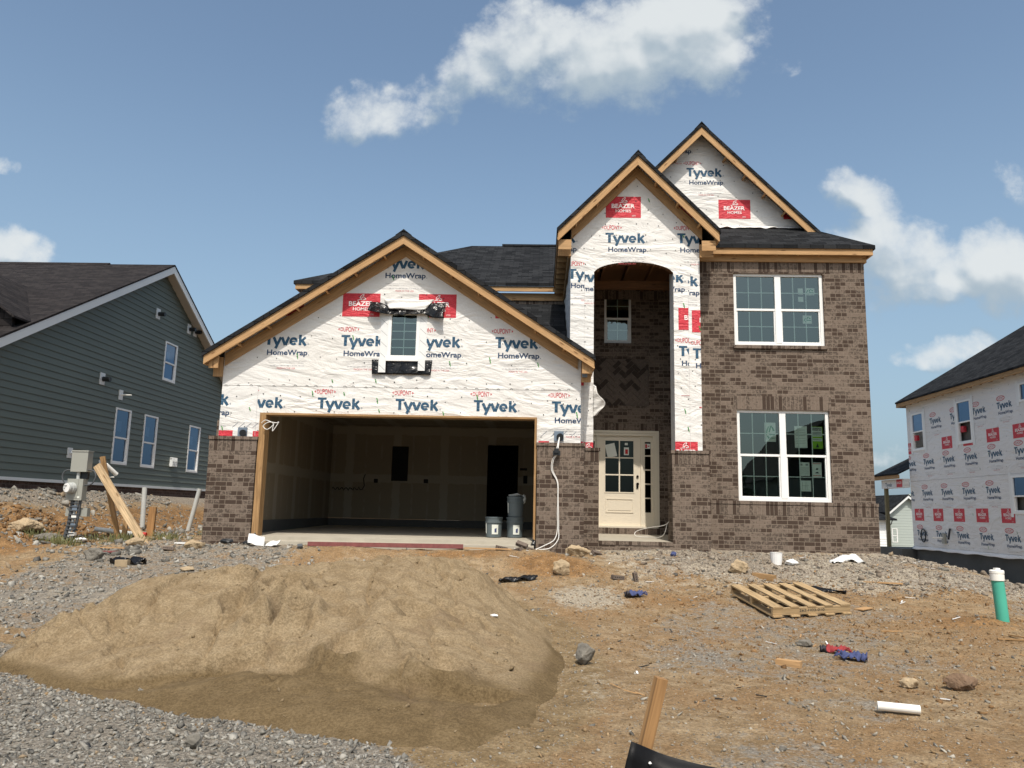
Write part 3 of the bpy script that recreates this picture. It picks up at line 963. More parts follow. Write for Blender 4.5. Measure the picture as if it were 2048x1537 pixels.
def ground_z(x, y):
    x = np.asarray(x, float); y = np.asarray(y, float)
    near = sst(26, 16, y) * sst(-30, 0, y)
    rough = 0.035 + 0.05 * sst(11.6, 13.2, y) + 0.05 * sst(-6.5, -8.5, x) * sst(9, 12, y)
    z = ground_base(x, y) + near * (rough * fbm(x, y, 0.9, 5, 3, 0.55) * 1.6 + 0.5 * rough * fbm(x, y, 5.0, 3, 9, 0.6))
    far = 1 - near
    return z + far * 0.5 * fbm(x, y, 0.03, 3, 5) * sst(30, 80, y)

# sand pile: crest polyline with heights, slope to the toe
CREST = [(-4.35, 7.6, .44), (-3.95, 8.1, .70), (-3.2, 8.6, .75), (-2.5, 8.95, .75), (-1.75, 9.3, .79), (-1.15, 9.5, .80), (-.8, 9.45, .70)]
TOE = [(-4.98, 7.6), (-4.72, 6.98), (-4.1, 6.6), (-3.3, 6.2), (-2.5, 5.85), (-1.8, 5.55), (-1.2, 5.32), (-.45, 5.28), (.02, 5.8), (.20, 6.8), (.30, 7.9),
       (.24, 9.0), (.02, 9.9), (-.45, 10.6), (-1.2, 10.9), (-2.2, 10.7), (-3.2, 10.3), (-4.1, 9.7), (-4.78, 8.8)]

def seg_dist(px, py, a, b):
    dx, dy = b[0] - a[0], b[1] - a[1]
    t = np.clip(((px - a[0]) * dx + (py - a[1]) * dy) / (dx * dx + dy * dy), 0, 1)
    return np.hypot(px - a[0] - t * dx, py - a[1] - t * dy), t

def pile_h(x, y):
    """height of sand above the ground (negative outside the toe)"""
    wx = x + 0.25 * fbm(x, y, 0.8, 3, 41); wy = y + 0.25 * fbm(x, y, 0.8, 3, 42)
    dt = np.full(x.shape, 9.0)
    ins = np.zeros(x.shape, bool)
    n = len(TOE)
    for i in range(n):
        a, b = TOE[i], TOE[(i + 1) % n]
        dt = np.minimum(dt, seg_dist(wx, wy, a, b)[0])
        cond = ((a[1] > wy) != (b[1] > wy))
        with np.errstate(divide='ignore', invalid='ignore'):
            xi = (b[0] - a[0]) * (wy - a[1]) / (b[1] - a[1] if b[1] != a[1] else 1e-9) + a[0]
        ins ^= cond & (wx < xi)
    dc = np.full(x.shape, 9.0); hc = np.zeros(x.shape); hw = np.zeros(x.shape)
    for a, b in zip(CREST[:-1], CREST[1:]):
        d, t = seg_dist(wx, wy, a, b)
        h = a[2] + (b[2] - a[2]) * t
        dc = np.minimum(dc, d); w_ = 1.0 / (d * d + 0.05) ** 2; hc += h * w_; hw += w_
    hc = hc / hw
    dc = np.sqrt(dc * dc + 0.012)
    s = dt / (dt + dc + 1e-6) * 1.06
    prof = 0.07 * sst(0.0, 0.10, s) + 0.93 * np.clip(0.35 * s + 0.65 * sst(0.0, 1.0, s) ** 1.12, 0, 1)
    h = hc * prof
    h = h + 0.075 * sst(0.03, 0.5, s) * fbm(x, y, 1.1, 4, 51) * 1.5 + 0.030 * sst(0.05, 0.4, s) * fbm(x, y, 4.2, 4, 57, 0.6) * 2 + 0.010 * sst(0.03, 0.2, s) * fbm(x, y, 14.0, 2, 59) * 2
    gl = fbm(x * 2.6 + 0.5 * fbm(x, y, 1.5, 2, 66), y * 0.7, 1.0, 3, 65)
    h = h - 0.075 * sst(0.15, 0.5, s) * sst(0.07, 0.0, np.abs(gl)) * sst(-1.2, -2.0, x)
    cr = np.abs(fbm(x, y, 1.6, 4, 67))
    h = h - 0.05 * sst(0.10, 0.3, s) * sst(0.035, 0.0, cr)
    h = h + 0.035 * sst(0.1, 0.4, s) * np.maximum(0, fbm(x, y, 6.5, 3, 68, 0.6)) * 3 * sst(0.0, 0.15, fbm(x, y, 0.8, 2, 69))
    # foot holes and clods
    for cx, cy, r, dp in ((-2.55, 8.0, .20, .10), (-2.35, 7.6, .22, .12), (-2.52, 7.35, .16, .09), (-2.9, 7.7, .18, .06), (-1.2, 7.9, .22, .05), (-1.55, 6.9, .25, .06), (-.8, 6.7, .2, .06), (-3.2, 8.3, .15, .05)):
        q = np.hypot((x - cx), (y - cy) * 1.0) / r
        h = h - 1.7 * dp * np.exp(-q * q * 2.2) + dp * 1.1 * np.exp(-((q - 1.15) / 0.35) ** 2)
    # wheel tread on the low west end
    tr = sst(-4.2, -4.45, x) * sst(6.7, 6.9, y) * sst(8.0, 7.6, y)
    h = h + tr * 0.05 * (np.sin(y * 26 + x * 4) > 0.2)
    # slumped scarp along the wet toe
    edge = y - (6.72 + 0.25 * np.sin(x * 1.9) + 0.55 * fbm(x, y, 0.9, 3, 63))
    h = h - 0.11 * sst(0.03, -0.02, edge) * sst(-0.6, -0.06, edge) * sst(0.04, 0.14, s) * (0.4 + 1.2 * vnoise(x * 2.3, y * 2.3, 70))
    return np.where(ins, h, -0.02 - 0.25 * dt)

def axis(lo, hi, step, far_lo, far_hi, grow=1.16):
    a = list(np.arange(lo, hi + step / 2, step))
    s = step
    while a[-1] < far_hi:
        s *= grow; a.append(a[-1] + s)
    s = step
    while a[0] > far_lo:
        s *= grow; a.insert(0, a[0] - s)
    return np.array(a)

def grid_mesh(name, X, Y, Z, mat, attrs=None, keep=None):
    nx, ny = len(X), len(Y)
    gx, gy = np.meshgrid(X, Y)
    co = np.stack([gx.ravel(), gy.ravel(), Z.ravel()], 1)
    idx = np.arange(nx * ny).reshape(ny, nx)
    q = np.stack([idx[:-1, :-1].ravel(), idx[:-1, 1:].ravel(), idx[1:, 1:].ravel(), idx[1:, :-1].ravel()], 1)
    if keep is not None:
        kq = keep.ravel()[q].any(1)
        q = q[kq]
        used = np.unique(q)
        remap = np.zeros(nx * ny, int); remap[used] = np.arange(len(used))
        q = remap[q]; co = co[used]
        attrs = {k: (t, v[used]) for k, (t, v) in (attrs or {}).items()}
    me = bpy.data.meshes.new(name)
    me.vertices.add(len(co)); me.vertices.foreach_set('co', co.ravel())
    me.loops.add(q.size); me.loops.foreach_set('vertex_index', q.ravel().astype(np.int32))
    me.polygons.add(len(q)); me.polygons.foreach_set('loop_start', np.arange(0, q.size, 4, dtype=np.int32))
    me.update(calc_edges=True)
    me.polygons.foreach_set('use_smooth', np.ones(len(q), bool))
    for k, (t, v) in (attrs or {}).items():
        at = me.attributes.new(k, t, 'POINT')
        at.data.foreach_set('color' if t == 'FLOAT_COLOR' else 'value', np.ascontiguousarray(v, dtype=np.float32).ravel())
    me.materials.append(MAT[mat])
    o = bpy.data.objects.new(name, me); COL.objects.link(o)
    return o

def zones(x, y):
    wx = x + 0.5 * fbm(x, y, 0.7, 4, 71) ; wy = y + 0.5 * fbm(x, y, 0.7, 4, 72)
    gravel = sst(-.35, -.95, wx + (wy - 5.0) * 0.9) * sst(7.6, 6.6, wy)
    gravel = np.maximum(gravel, sst(-4.55, -5.0, wx) * sst(8.6, 7.4, wy))
    gravel = np.maximum(gravel, 0.56 * sst(-3.6, -4.4, wx) * sst(8.0, 9.0, wy) * sst(14.2, 13.4, wy) * sst(-8.3, -7.2, wx))
    gravel = np.maximum(gravel, 0.60 * np.exp(-((wx - 1.85) / .75) ** 2 - ((wy - 8.3) / .9) ** 2))
    gravel = np.maximum(gravel, 0.55 * np.exp(-((wx + 2.3) / 1.7) ** 2 - ((wy - 12.4) / .7) ** 2))
    gravel = np.maximum(gravel, 0.46 * sst(0.04, 0.16, fbm(x, y, 0.55, 4, 75)) * sst(0.5, 1.4, wx) * sst(12.5, 11.5, wy))
    spoil = (0.70 + 0.9 * fbm(x, y, 1.1, 4, 77)) * sst(11.6, 12.9, wy + 0.10 * (wx - 3.0)) * sst(1.0, 1.9, wx)
    spoil = np.maximum(spoil, 0.75 * sst(-9.6, -10.6, wx) * sst(12, 14, wy))
    spoil = np.maximum(spoil, 0.55 * sst(-5.2, -5.9, wx) * sst(13.0, 13.6, wy) * sst(-8, -7, wx) * sst(15.2, 14.6, wy))
    orange = 0.34 * sst(1.0, 3.0, wx) * sst(5.4, 7.4, wy) * sst(13, 11.8, wy)
    orange = np.maximum(orange, 0.85 * np.exp(-((x - .25) / .9) ** 2 - ((y - 12.7) / .5) ** 2))
    orange = np.maximum(orange, 0.62 * np.exp(-((x - 5.4) / 1.0) ** 2 - ((y - 10.2) / .6) ** 2))
    orange = np.maximum(orange, 0.55 * np.exp(-((x - 2.1) / 1.0) ** 2 - ((y - 11.2) / .7) ** 2))
    orange = np.maximum(orange, 0.72 * sst(-7.6, -8.6, wx) * sst(11.5, 13.2, wy) * sst(-10.4, -9.6, wx))
    orange = np.maximum(orange, 0.60 * sst(-6.1, -6.6, wx) * sst(15.2, 16.2, wy) * sst(-9.6, -8.6, wx))
    orange = np.maximum(orange, 0.7 * np.exp(-((x + 1.3) / 1.1) ** 2 - ((y - 13.2) / .28) ** 2))
    orange = np.maximum(orange, 0.75 * np.exp(-((x + 2.35) / .28) ** 2 - ((y - 5.25) / .16) ** 2))
    white = 0.78 * np.exp(-((wx - .75) / .75) ** 2 - ((wy - 11.3) / 1.0) ** 2)
    white = np.maximum(white, 0.78 * sst(-3.4, -4.2, wx) * np.exp(-((wy - 10.6 - 0.35 * (wx + 5)) / .75) ** 2) * sst(-8.4, -7, wx))
    white = np.maximum(white, 0.40 * np.exp(-((wx - .55) / .5) ** 2 - ((wy - 7.2) / 1.6) ** 2))
    white = np.maximum(white, 0.42 * sst(11.2, 12.2, wy) * sst(.4, 1.4, wx) * (1 + 1.4 * fbm(x, y, 0.8, 4, 79)))
    return gravel, orange, white, spoil

AX = axis(-9.6, 9.0, 0.05, -420, 420)
AY = axis(4.4, 16.2, 0.05, -60, 900)
gx, gy = np.meshgrid(AX, AY)
gz = ground_z(gx, gy)
zg, zo, zw, zs = zones(gx, gy)
gz = gz + zg * 0.02 * fbm(gx, gy, 11.0, 2, 81) + zs * 0.13 * fbm(gx, gy, 3.2, 4, 82, 0.62) + 0.048 * fbm(gx, gy, 3.0, 5, 84, 0.62) * sst(30, 17, gy) + zo * 0.02 * fbm(gx, gy, 9.0, 3, 83)
ph0 = pile_h(gx, gy)
gz = np.where(ph0 > 0.05, gz - 0.03, gz)
ground = grid_mesh('ground', AX, AY, gz, 'ground', {'sandy': ('FLOAT', (sst(-0.16, -0.03, ph0) * 0.75 + 0.40 * sst(-0.34, -0.10, ph0)).ravel()), 'zone': ('FLOAT_COLOR', np.stack([zg.ravel(), zo.ravel(), zw.ravel(), zs.ravel()], 1))})
tag(ground, kind='structure')

def _bil(x, y):
    """height of the bare ground sheet"""
    i = int(np.clip(np.searchsorted(AX, x) - 1, 0, len(AX) - 2)); j = int(np.clip(np.searchsorted(AY, y) - 1, 0, len(AY) - 2))
    u = (x - AX[i]) / (AX[i + 1] - AX[i]); v = (y - AY[j]) / (AY[j + 1] - AY[j])
    return (gz[j, i] * (1 - u) + gz[j, i + 1] * u) * (1 - v) + (gz[j + 1, i] * (1 - u) + gz[j + 1, i + 1] * u) * v

gh = _bil
SX = np.arange(-5.7, 1.2, 0.022); SY = np.arange(4.9, 11.5, 0.022)
sx, sy = np.meshgrid(SX, SY)
sh = pile_h(sx, sy)
gs = ground_z(sx, sy)
sz = gs + np.where(sh > -0.06, sh, -0.06)
wet = 1.0 - sst(-0.30, 0.30, sy - (6.62 + 0.16 * np.sin(sx * 1.9) + 1.5 * fbm(sx, sy, 1.1, 5, 63, 0.6)))
wet = np.maximum(wet, sst(0.13, 0.03, sh) * sst(9.2, 8.2, sy))
wet = np.maximum(wet, (0.62 + 1.6 * fbm(sx, sy, 1.3, 3, 88)) * sst(-.45, .05, sx) * sst(8.8, 7.6, sy))
pile = grid_mesh('sand_pile', SX, SY, sz, 'sand', {'wet': ('FLOAT', wet.ravel())}, keep=(sh > -0.03))
tag(pile, 'broad tan sand pile with a damp dark toe in front of the garage', 'sand pile')
def surf(x, y):
    """top of ground or sand"""
    h = float(pile_h(np.array([float(x)]), np.array([float(y)]))[0])
    g = _bil(x, y)
    return max(g, float(ground_z(np.array([x]), np.array([y]))[0]) + h) if h > 0 else g

# ------------------------------------------------------------------ the house under construction
H = thing('house', 'unfinished two storey brown brick house with white wrapped gables and an open garage', 'house', (0.3, 17.0, 0.9))
BY = 15.45                     # face of the main brick
GY, GB = 13.98, 13.88          # garage wrap plane, garage brick face
CY, PB = 14.98, 14.90          # porch wrap plane, porch brick face

def soldier(pl, a0, a1, b0, b1, o=-0.004, d=0.02, name='soldier_course', parent=None):
    B = MB(); B.box(a0, a1, o, d, b0, b1, 0, pl)
    return B.build(name, 'soldier', parent or H)

S = plane_s
def brick_pier(x0, x1, y0, y1, z0, z1, cap=True):
    B = MB()
    B.box(x0, x1, y0, y1, z0, z1 - 0.26)
    p = B.build('brick_pier', 'brick', H)
    soldier(S(y0), x0 - 0.003, x1 + 0.003, z1 - 0.259, z1 - 0.058, -0.003, y1 - y0, parent=p)
    R_ = MB(); R_.box(x0 - 0.022, x1 + 0.022, y0 - 0.022, y1, z1 - 0.057, z1)
    R_.build('rowlock_cap', 'soldier', p)
    return p
brick_pier(-5.955, -5.095, GB, 14.14, 0.55, 2.80)
brick_pier(-0.045, 0.783, GB, 14.14, 0.55, 2.79)
brick_pier(0.40, 1.121, PB, 15.40, 0.55, 2.795)
brick_pier(2.50, 3.20, PB, 15.44, 0.55, 2.775)

# garage brick side wall going back (taller, seen past the left corner)
B = MB()
B.box(-5.955, -5.86, 14.145, 20.3, 0.5, 3.12)
B.build('brick_wall', 'brick', H)

# main brick front with two window openings
UW = (3.862, 5.652, 4.945, 6.438); LW = (3.868, 5.662, 1.868, 3.645)
B = MB()
wall_cells(B, S(BY), 3.093, 6.478, 1.862, 6.70, [UW, LW], 7.2, 0, 0.11)
B.build('brick_wall', 'brick', H)
B = MB(); B.box(3.203, 6.508, BY - 0.030, BY + 0.2, 0.45, 1.60)
B.build('brick_wall', 'brick', H)
soldier(S(BY), 3.203, 6.509, 1.601, 1.802, -0.033, 0.2)
B = MB(); B.box(3.203, 6.515, BY - 0.045, BY + 0.2, 1.803, 1.864)
B.build('rowlock_course', 'soldier', H)
soldier(S(BY), 3.097, 6.481, 6.470, 6.672)
soldier(S(BY), 3.80, 5.71, 3.655, 3.858)
B = MB(); B.box(3.80, 5.71, BY - 0.006, BY + 0.03, 3.860, 3.920)
B.build('rowlock_course', 'soldier', H)
B = MB(); B.box(3.835, 5.68, BY - 0.045, BY + 0.1, 4.878, 4.943)
B.build('window_sill', 'soldier', H)

# windows of the brick front, with rooms behind
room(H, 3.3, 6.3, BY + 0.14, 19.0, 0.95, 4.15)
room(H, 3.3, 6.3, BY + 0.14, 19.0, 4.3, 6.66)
wu = window(H, S(BY), *UW, 0.045, 3, 2, True, rail=0.50)
wl = window(H, S(BY), *LW, 0.045, 3, 2, True, rail=0.50)

def paper(parent, pl, a0, a1, b0, b1, o, mats, marks=(), name='paper_notice', label=None):
    B = MB(); B.box(a0, a1, o, o + 0.002, b0, b1, 0, pl)
    w, h = a1 - a0, b1 - b0
    for mi, q in marks:
        flat(B, pl, [[(a0 + w * x, b0 + h * y) for x, y in q]], mi, o - 0.0015)
    p = B.build(name, mats, parent)
    if label: p['label'] = label
    return p
LEAF = [(1, [(.08, .30), (.20, .62), (.34, .80), (.42, .80), (.28, .55), (.20, .34)]), (1, [(.36, .50), (.50, .82), (.66, .84), (.58, .70), (.48, .50)]),
        (1, [(.60, .84), (.80, .72), (.90, .58), (.74, .56), (.66, .70)]), (1, [(.40, .34), (.92, .34), (.92, .42), (.44, .46)]), (1, [(.20, .30), (.34, .12), (.40, .22), (.32, .34)])]
pg = ['paper', 'print_green', 'print_dark', 'paper_green', 'print_grey', 'print_red']
# upper window stickers
paper(wu, S(BY), 5.325, 5.512, 6.02, 6.17, 0.10, pg, LEAF, 'sticker')
paper(wu, S(BY), 5.18, 5.285, 6.03, 6.16, 0.10, pg, (), 'sticker')
paper(wu, S(BY), 5.18, 5.285, 5.88, 5.985, 0.10, pg, (), 'sticker')
paper(wu, S(BY), 5.262, 5.44, 5.43, 5.60, 0.11, pg, LEAF, 'sticker')
# lower window notices
q = paper(wl, S(BY), 4.425, 4.645, 3.03, 3.41, 0.10, pg, LEAF, 'sticker')
B = MB(); lettering(B, S(BY), 'PlyGem', 4.50, 3.09, 0.13, 0.035, 0, 0.0985, None, 0.012)
B.build('sticker_lettering', 'print_green', wl)
paper(wl, S(BY), 5.01, 5.255, 2.92, 3.35, 0.10, pg, [(4, [(.1, y), (.85, y + .02), (.85, y + .035), (.1, y + .015)]) for y in (.2, .3, .42, .55, .68, .8)])
d = paper(wl, S(BY), 5.335, 5.555, 2.91, 3.345, 0.10, ['paper_green', 'print_dark', 'paper', 'print_grey'],
          [(2, [(.06, .55), (.95, .55), (.95, .97), (.06, .97)]), (1, [(.1, .82), (.9, .82), (.9, .94), (.1, .94)]), (2, [(.06, .34), (.95, .34), (.95, .47), (.06, .47)]),
           (1, [(.38, .06), (.66, .06), (.52, .26)])] + [(3, [(.12, y), (.88, y), (.88, y + .03), (.12, y + .03)]) for y in (.60, .66, .72, .39)], 'warning_notice')
B = MB(); lettering(B, S(BY), 'DANGER!', 5.365, 3.277, 0.165, 0.030, 0, 0.0965, None, 0.01)
B.build('notice_lettering', 'paper', wl)
paper(wl, S(BY), 5.09, 5.285, 2.375, 2.64, 0.115, pg, [(4, [(.08, y), (.9, y), (.9, y + .02), (.08, y + .02)]) for y in (.12, .2, .28, .36, .44, .52, .60)] + [(4, [(.1, .75), (.3, .75), (.3, .9), (.1, .9)]), (4, [(.6, .75), (.85, .75), (.85, .9), (.6, .9)])])
paper(wl, S(BY), 5.335, 5.515, 2.355, 2.64, 0.115, pg, [(2, [(.35, .5), (.6, .5), (.65, .6), (.45, .62)]), (2, [(.3, .26), (.7, .26), (.6, .36), (.4, .34)]), (5, [(.05, .08), (.95, .08), (.95, .12), (.05, .12)]), (5, [(.05, .9), (.95, .9), (.95, .94), (.05, .94)])])
paper(wl, S(BY), 5.09, 5.30, 2.075, 2.285, 0.115, pg, [(4, [(x, .15), (x + .03, .15), (x + .03, .85), (x, .85)]) for x in (.2, .45, .6)] + [(4, [(.15, .5), (.8, .5), (.8, .53), (.15, .53)])])

# ---- garage wrap and gable
GXC, GAP, GSL = -2.56, 6.61, 0.65            # ridge x, top of shingles at the ridge, slope
def groof(x):
    return GAP - GSL * abs(x - GXC)
B = MB()
pl = S(GY)
OPN = (-5.08, -0.06, 3.242)
GW = (-2.83, -2.245, 4.29, 5.165)
SEAM = 3.745
# lower sheet: left strip, header, right strip
HOLES[:] = [GW]
up = [(-5.845, 4.47), (GXC, 6.56), (0.722, 4.43)]
def gw_face(x0, x1, zb, o=0.0):
    n = max(1, int((x1 - x0) / 0.5))
    for k in range(n):
        a, b = x0 + (x1 - x0) * k / n, x0 + (x1 - x0) * (k + 1) / n
        if a < GXC < b:
            B.face([pl(a, o, zb), pl(GXC, o, zb), pl(GXC, o, groof(GXC) - .05), pl(a, o, groof(a) - .05)]); a = GXC
        B.face([pl(a, o, zb), pl(b, o, zb), pl(b, o, groof(b) - .05), pl(a, o, groof(a) - .05)])
B.box(-5.845, -5.08, 0, 0.14, 2.70, SEAM + 0.05, 0, pl); B.box(-0.06, 0.722, 0, 0.14, 2.70, SEAM + 0.05, 0, pl)
B.box(-5.08, -0.06, 0, 0.14, 3.242, SEAM + 0.05, 0, pl)
gw_face(-5.845, GW[0], SEAM, -0.006); gw_face(GW[1], 0.722, SEAM, -0.006)
for z0, z1 in ((SEAM, GW[2]), (GW[3], 6.2)):
    if z0 == SEAM:
        B.face([pl(GW[0], -0.006, z0), pl(GW[1], -0.006, z0), pl(GW[1], -0.006, z1), pl(GW[0], -0.006, z1)])
    else:
        B.face([pl(GW[0], -0.006, z0), pl(GW[1], -0.006, z0), pl(GW[1], -0.006, groof(GW[1]) - .05), pl(GXC, -0.006, GAP - .05), pl(GW[0], -0.006, groof(GW[0]) - .05)])
B.box(-5.845, 0.722, -0.0055, 0.0, SEAM - 0.001, SEAM + 0.012, 0, pl)
# side returns of the wrap and back
B.box(-5.845, -5.80, 0.001, 6.2, 2.70, 4.42, 0, pl); B.box(0.68, 0.722, 0.001, 1.1, 2.70, 4.40, 0, pl)
pu_ = lambda a, o, b: pl(a, o - 0.006, b)
gable = [(-5.845, SEAM + .012), (0.722, SEAM + .012), (0.722, 4.45), (GXC, 6.57), (-5.845, 4.45)]
for a in (-5.115, -3.69, -2.272, -0.847):
    pr_text(B, pu_, a, 4.715, gable)
    pr_box(B, pu_, a - 0.012, 5.065, gable)
for a in (-4.40, -2.985, -1.56):
    pr_text(B, pu_, a, 6.205, gable)
low = rect(-5.17, 0.722, 2.80, SEAM)
for a in (-5.482, -4.062, -2.632, -1.208, 0.202):
    pr_text(B, pl, a, 3.545, clip=rect(-5.17, 0.722, 3.243, SEAM) if a < 0 else rect(-0.06, 0.722, 2.8, SEAM))
left = rect(-5.845, -5.172, 2.80, SEAM)
pr_text(B, pl, -6.485, 3.585, left)
flat(B, pl, [rect(-5.843, -5.585, 2.79, 2.915), rect(-5.215, -5.082, 2.79, 2.91)], 3, IO)
flat(B, pl, [rect(-0.03, 0.16, 2.79, 2.825)], 3, IO)
flat(B, pl, [rect(-5.176, -5.170, 2.82, SEAM)], 5, IO * 1.5)
for a0, a1, zt in ((-5.60, -5.10, 3.06), (0.00, 0.70, 3.0)):
    flat(B, pl, [rect(a0, a1, zt, zt + 0.004)], 5, IO)
    for k in range(4):
        x = a0 + (a1 - a0) * (k + .4) / 4
        flat(B, pl, stroke([(x - .05, zt - .09), (x + .05, zt)], 0.006), 2, IO)
rr = random.Random(3)
x = -5.8
while x < 0.7:
    z = SEAM + rr.uniform(-0.012, 0.02)
    flat(B, pu_, stroke([(x, z), (x + .03, z + .012), (x + .06, z - .006)], 0.006), 6, IO * 2)
    x += rr.uniform(0.14, 0.30)
staples(B, pu_, -5.8, 0.7, SEAM, 6.4, lambda x, z: z < groof(x) - 0.45 and not (GW[0] - .1 < x < GW[1] + .1 and GW[2] - .3 < z < GW[3] + .2), 0.40, 2, 0.14)
staples(B, pl, -5.8, 0.7, 2.85, SEAM, lambda x, z: z > 3.26 or x < -5.12 or x > -0.02, 0.30, 4, 0.14)
B.build('house_wrap', WRAP, H)

HOLES[:] = []
# garage window with flashing
gwm = window(H, S(GY), *GW, -0.015, 2, 5, hung=False, fw=0.062)
room(H, -3.4, -1.7, GY + 0.2, 17.0, 4.0, 5.9)
B = MB()
for a0, a1, z0, z1 in ((-2.965, -2.832, 4.03, 5.22), (-2.243, -2.11, 4.07, 5.22)):
    B.box(a0, a1, -0.012, -0.0065, z0, z1, 0, pl)
    z = z0 + 0.05
    while z < z1 - 0.1:
        flat(B, pl, stroke([(a0 + 0.01, z + 0.10), (a1 - 0.01, z)], 0.006), 1, -0.0135)
        z += 0.21
B.box(GW[0] - .03, GW[1] + .03, -0.055, -0.012, 4.235, 4.288, 2, pl)
B.build('flashing_tape', ['tape', 'print_grey', 'white_vinyl'], H)

def sheet(name, mat, fn, nu, nv, parent, thick=0.003):
    B = MB()
    P = [[Vector(fn(i / nu, j / nv)) for j in range(nv + 1)] for i in range(nu + 1)]
    for i in range(nu):
        for j in range(nv):
            B.face([P[i][j], P[i + 1][j], P[i + 1][j + 1], P[i][j + 1]], 0, True)
    o = B.build(name, mat, parent, merge=True)
    md = o.modifiers.new('thickness', 'SOLIDIFY'); md.thickness = thick; md.offset = 0
    return o
# lower black apron, hanging a little loose
def apron(u, v):
    a = -3.105 + u * 1.115
    b = 4.262 - v * 0.275
    return (a + 0.02 * v * (1 - 2 * u), GY - 0.010 - 0.050 * v * (0.65 + 0.35 * math.sin(u * 22)), b)
sheet('flashing_apron', 'black_film', apron, 40, 8, H)
for a0, a1, z0 in ((-2.965, -2.835, 4.015), (-2.243, -2.115, 4.055)):
    B = MB(); B.box(a0, a1, -0.076, -0.072, z0, 4.275, 0, pl)
    flat(B, pl, stroke([(a0 + .01, z0 + .14), (a1 - .01, z0 + .04)], 0.006), 1, -0.0775)
    B.build('tape_tail', ['tape', 'print_grey'], H)
# upper black flap: two drooping ears joined over the window head
def flap(u, v):
    a = -3.19 + u * 1.40
    mid = math.exp(-((u - 0.47) / 0.27) ** 4)
    top = 5.345 - 0.135 * mid - 0.01 * u
    drop = (0.185 * (1 - mid) + 0.115 * mid) + (0.12 * max(0, (u - 0.72) / 0.28)) * (1 - mid)
    b = top - v * drop - 0.05 * v * v * (1 - mid) * math.sin(u * 9)
    bulge = 0.03 + (0.10 + 0.05 * math.sin(u * 14)) * v * (1 - 0.4 * mid)
    return (a + 0.015 * math.sin(v * 5 + u * 8), GY - bulge - 0.02 * math.sin(u * 31 + v * 4) * v, b)
sheet('flashing_flap', 'black_film', flap, 48, 10, H)
# loose white wrap tucked above the flap
def tuck(u, v):
    a0, a1 = -2.93 + 0.12 * v, -2.0 - 0.14 * v
    return (a0 + (a1 - a0) * u, GY - 0.016 - 0.060 * v - 0.012 * math.sin(v * 9 + u * 3), 5.40 - 0.20 * v + 0.01 * math.sin(u * 7))
sheet('wrap_flap', 'wrap', tuck, 16, 10, H)

# ---- gable roofs: shingle slab with rake boards, sub-fascia and lookouts below it
def gable_roof(name, xc, zc, sl, half_l, half_r, y0, y1, ywall, sub_drop, fas=0.205, step=0.62, shingle='shingle', first=0.45, sub=True, lk_off=0.0):
    t = 0.085
    top = lambda x: zc - sl * abs(x - xc)
    B = MB()
    xl, xr = xc - half_l, xc + half_r
    B.slab([(xl, y0, top(xl)), (xc, y0, zc), (xc, y1, zc), (xl, y1, top(xl))], t)
    B.slab([(xc, y0, zc), (xr, y0, top(xr)), (xr, y1, top(xr)), (xc, y1, zc)], t)
    B.prism([(xc - .15, zc - .15 * sl + .012), (xc, zc + .03), (xc + .15, zc - .15 * sl + .012), (xc, zc - 0.02)], y0, y1)
    r = B.build(name, shingle, H)
    for s, h in ((-1, half_l), (1, half_r)):
        B = MB()
        e = xc + s * (h - 0.028)
        B.prism([(e, top(e) - t - .002), (xc, zc - t - .002), (xc, zc - t - fas), (e, top(e) - t - fas)], y0 + 0.030, y0 + 0.068)
        B.build('rake_board', 'pine', r, 'grain')
        if sub:
            B = MB()
            e = xc + s * (h - (y0 and 0.30))
            B.prism([(e, top(e) - t - .08), (xc, zc - t - .08), (xc, zc - sub_drop), (e, top(e) - sub_drop)], ywall - 0.045, ywall - 0.007)
            B.build('sub_fascia', 'pine', r, 'grain')
        d = first
        ca, sa = 1 / math.hypot(1, sl), sl / math.hypot(1, sl)
        while d < h / ca - 0.25:
            cx = xc + s * d * ca; cz = zc - t - fas * 0.60 - d * sa + lk_off
            ex, ez = s * ca, -sa
            nx, nz = s * sa, ca
            w, hh = 0.019, 0.043
            B = MB()
            B.prism([(cx - ex * w - nx * hh, cz - ez * w - nz * hh), (cx + ex * w - nx * hh, cz + ez * w - nz * hh), (cx + ex * w + nx * hh, cz + ez * w + nz * hh), (cx - ex * w + nx * hh, cz - ez * w + nz * hh)], y0 + 0.07, ywall - (0.046 if sub else 0.004))
            B.build('lookout', 'pine', r, 'grain')
            d += step
        # eave fascia running back
        B = MB()
        e = xc + s * h
        B.prism([(e - s * .012, top(e) - t - .004), (e - s * .05, top(e) - t + .02), (e - s * .05, top(e) - t - .13), (e - s * .012, top(e) - t - .13)], y0 + 0.069, y1)
        B.build('eave_fascia', 'pine', r, 'grain')
    return r
gr = gable_roof('garage_roof', GXC, GAP, GSL, 3.56, 3.52, 13.615, 18.25, GY, 0.385, 0.158)
# boxed returns under the garage eaves
for x0, x1 in ((-6.02, -5.85), (0.727, 0.90)):
    B = MB()
    B.box(x0, x1, 13.72, 13.76, 4.02, 4.24)
    B.build('eave_block', 'pine', gr, 'grain')
    B = MB(); B.box(x0, x1, 13.94, 13.98, 3.90, 4.26)
    B.build('eave_block', 'pine', gr, 'grain')
B = MB(); B.box(0.74, 0.83, 13.85, 13.93, 3.98, 4.06)
B.build('blue_bracket', 'blue_strap', gr)

MAT['timber_shaded'] = m_wood('shade_toned_timber', (0.17, 0.085, 0.04), 0.35)  # aged pine darkened in its colour to carry the porch's deep shade
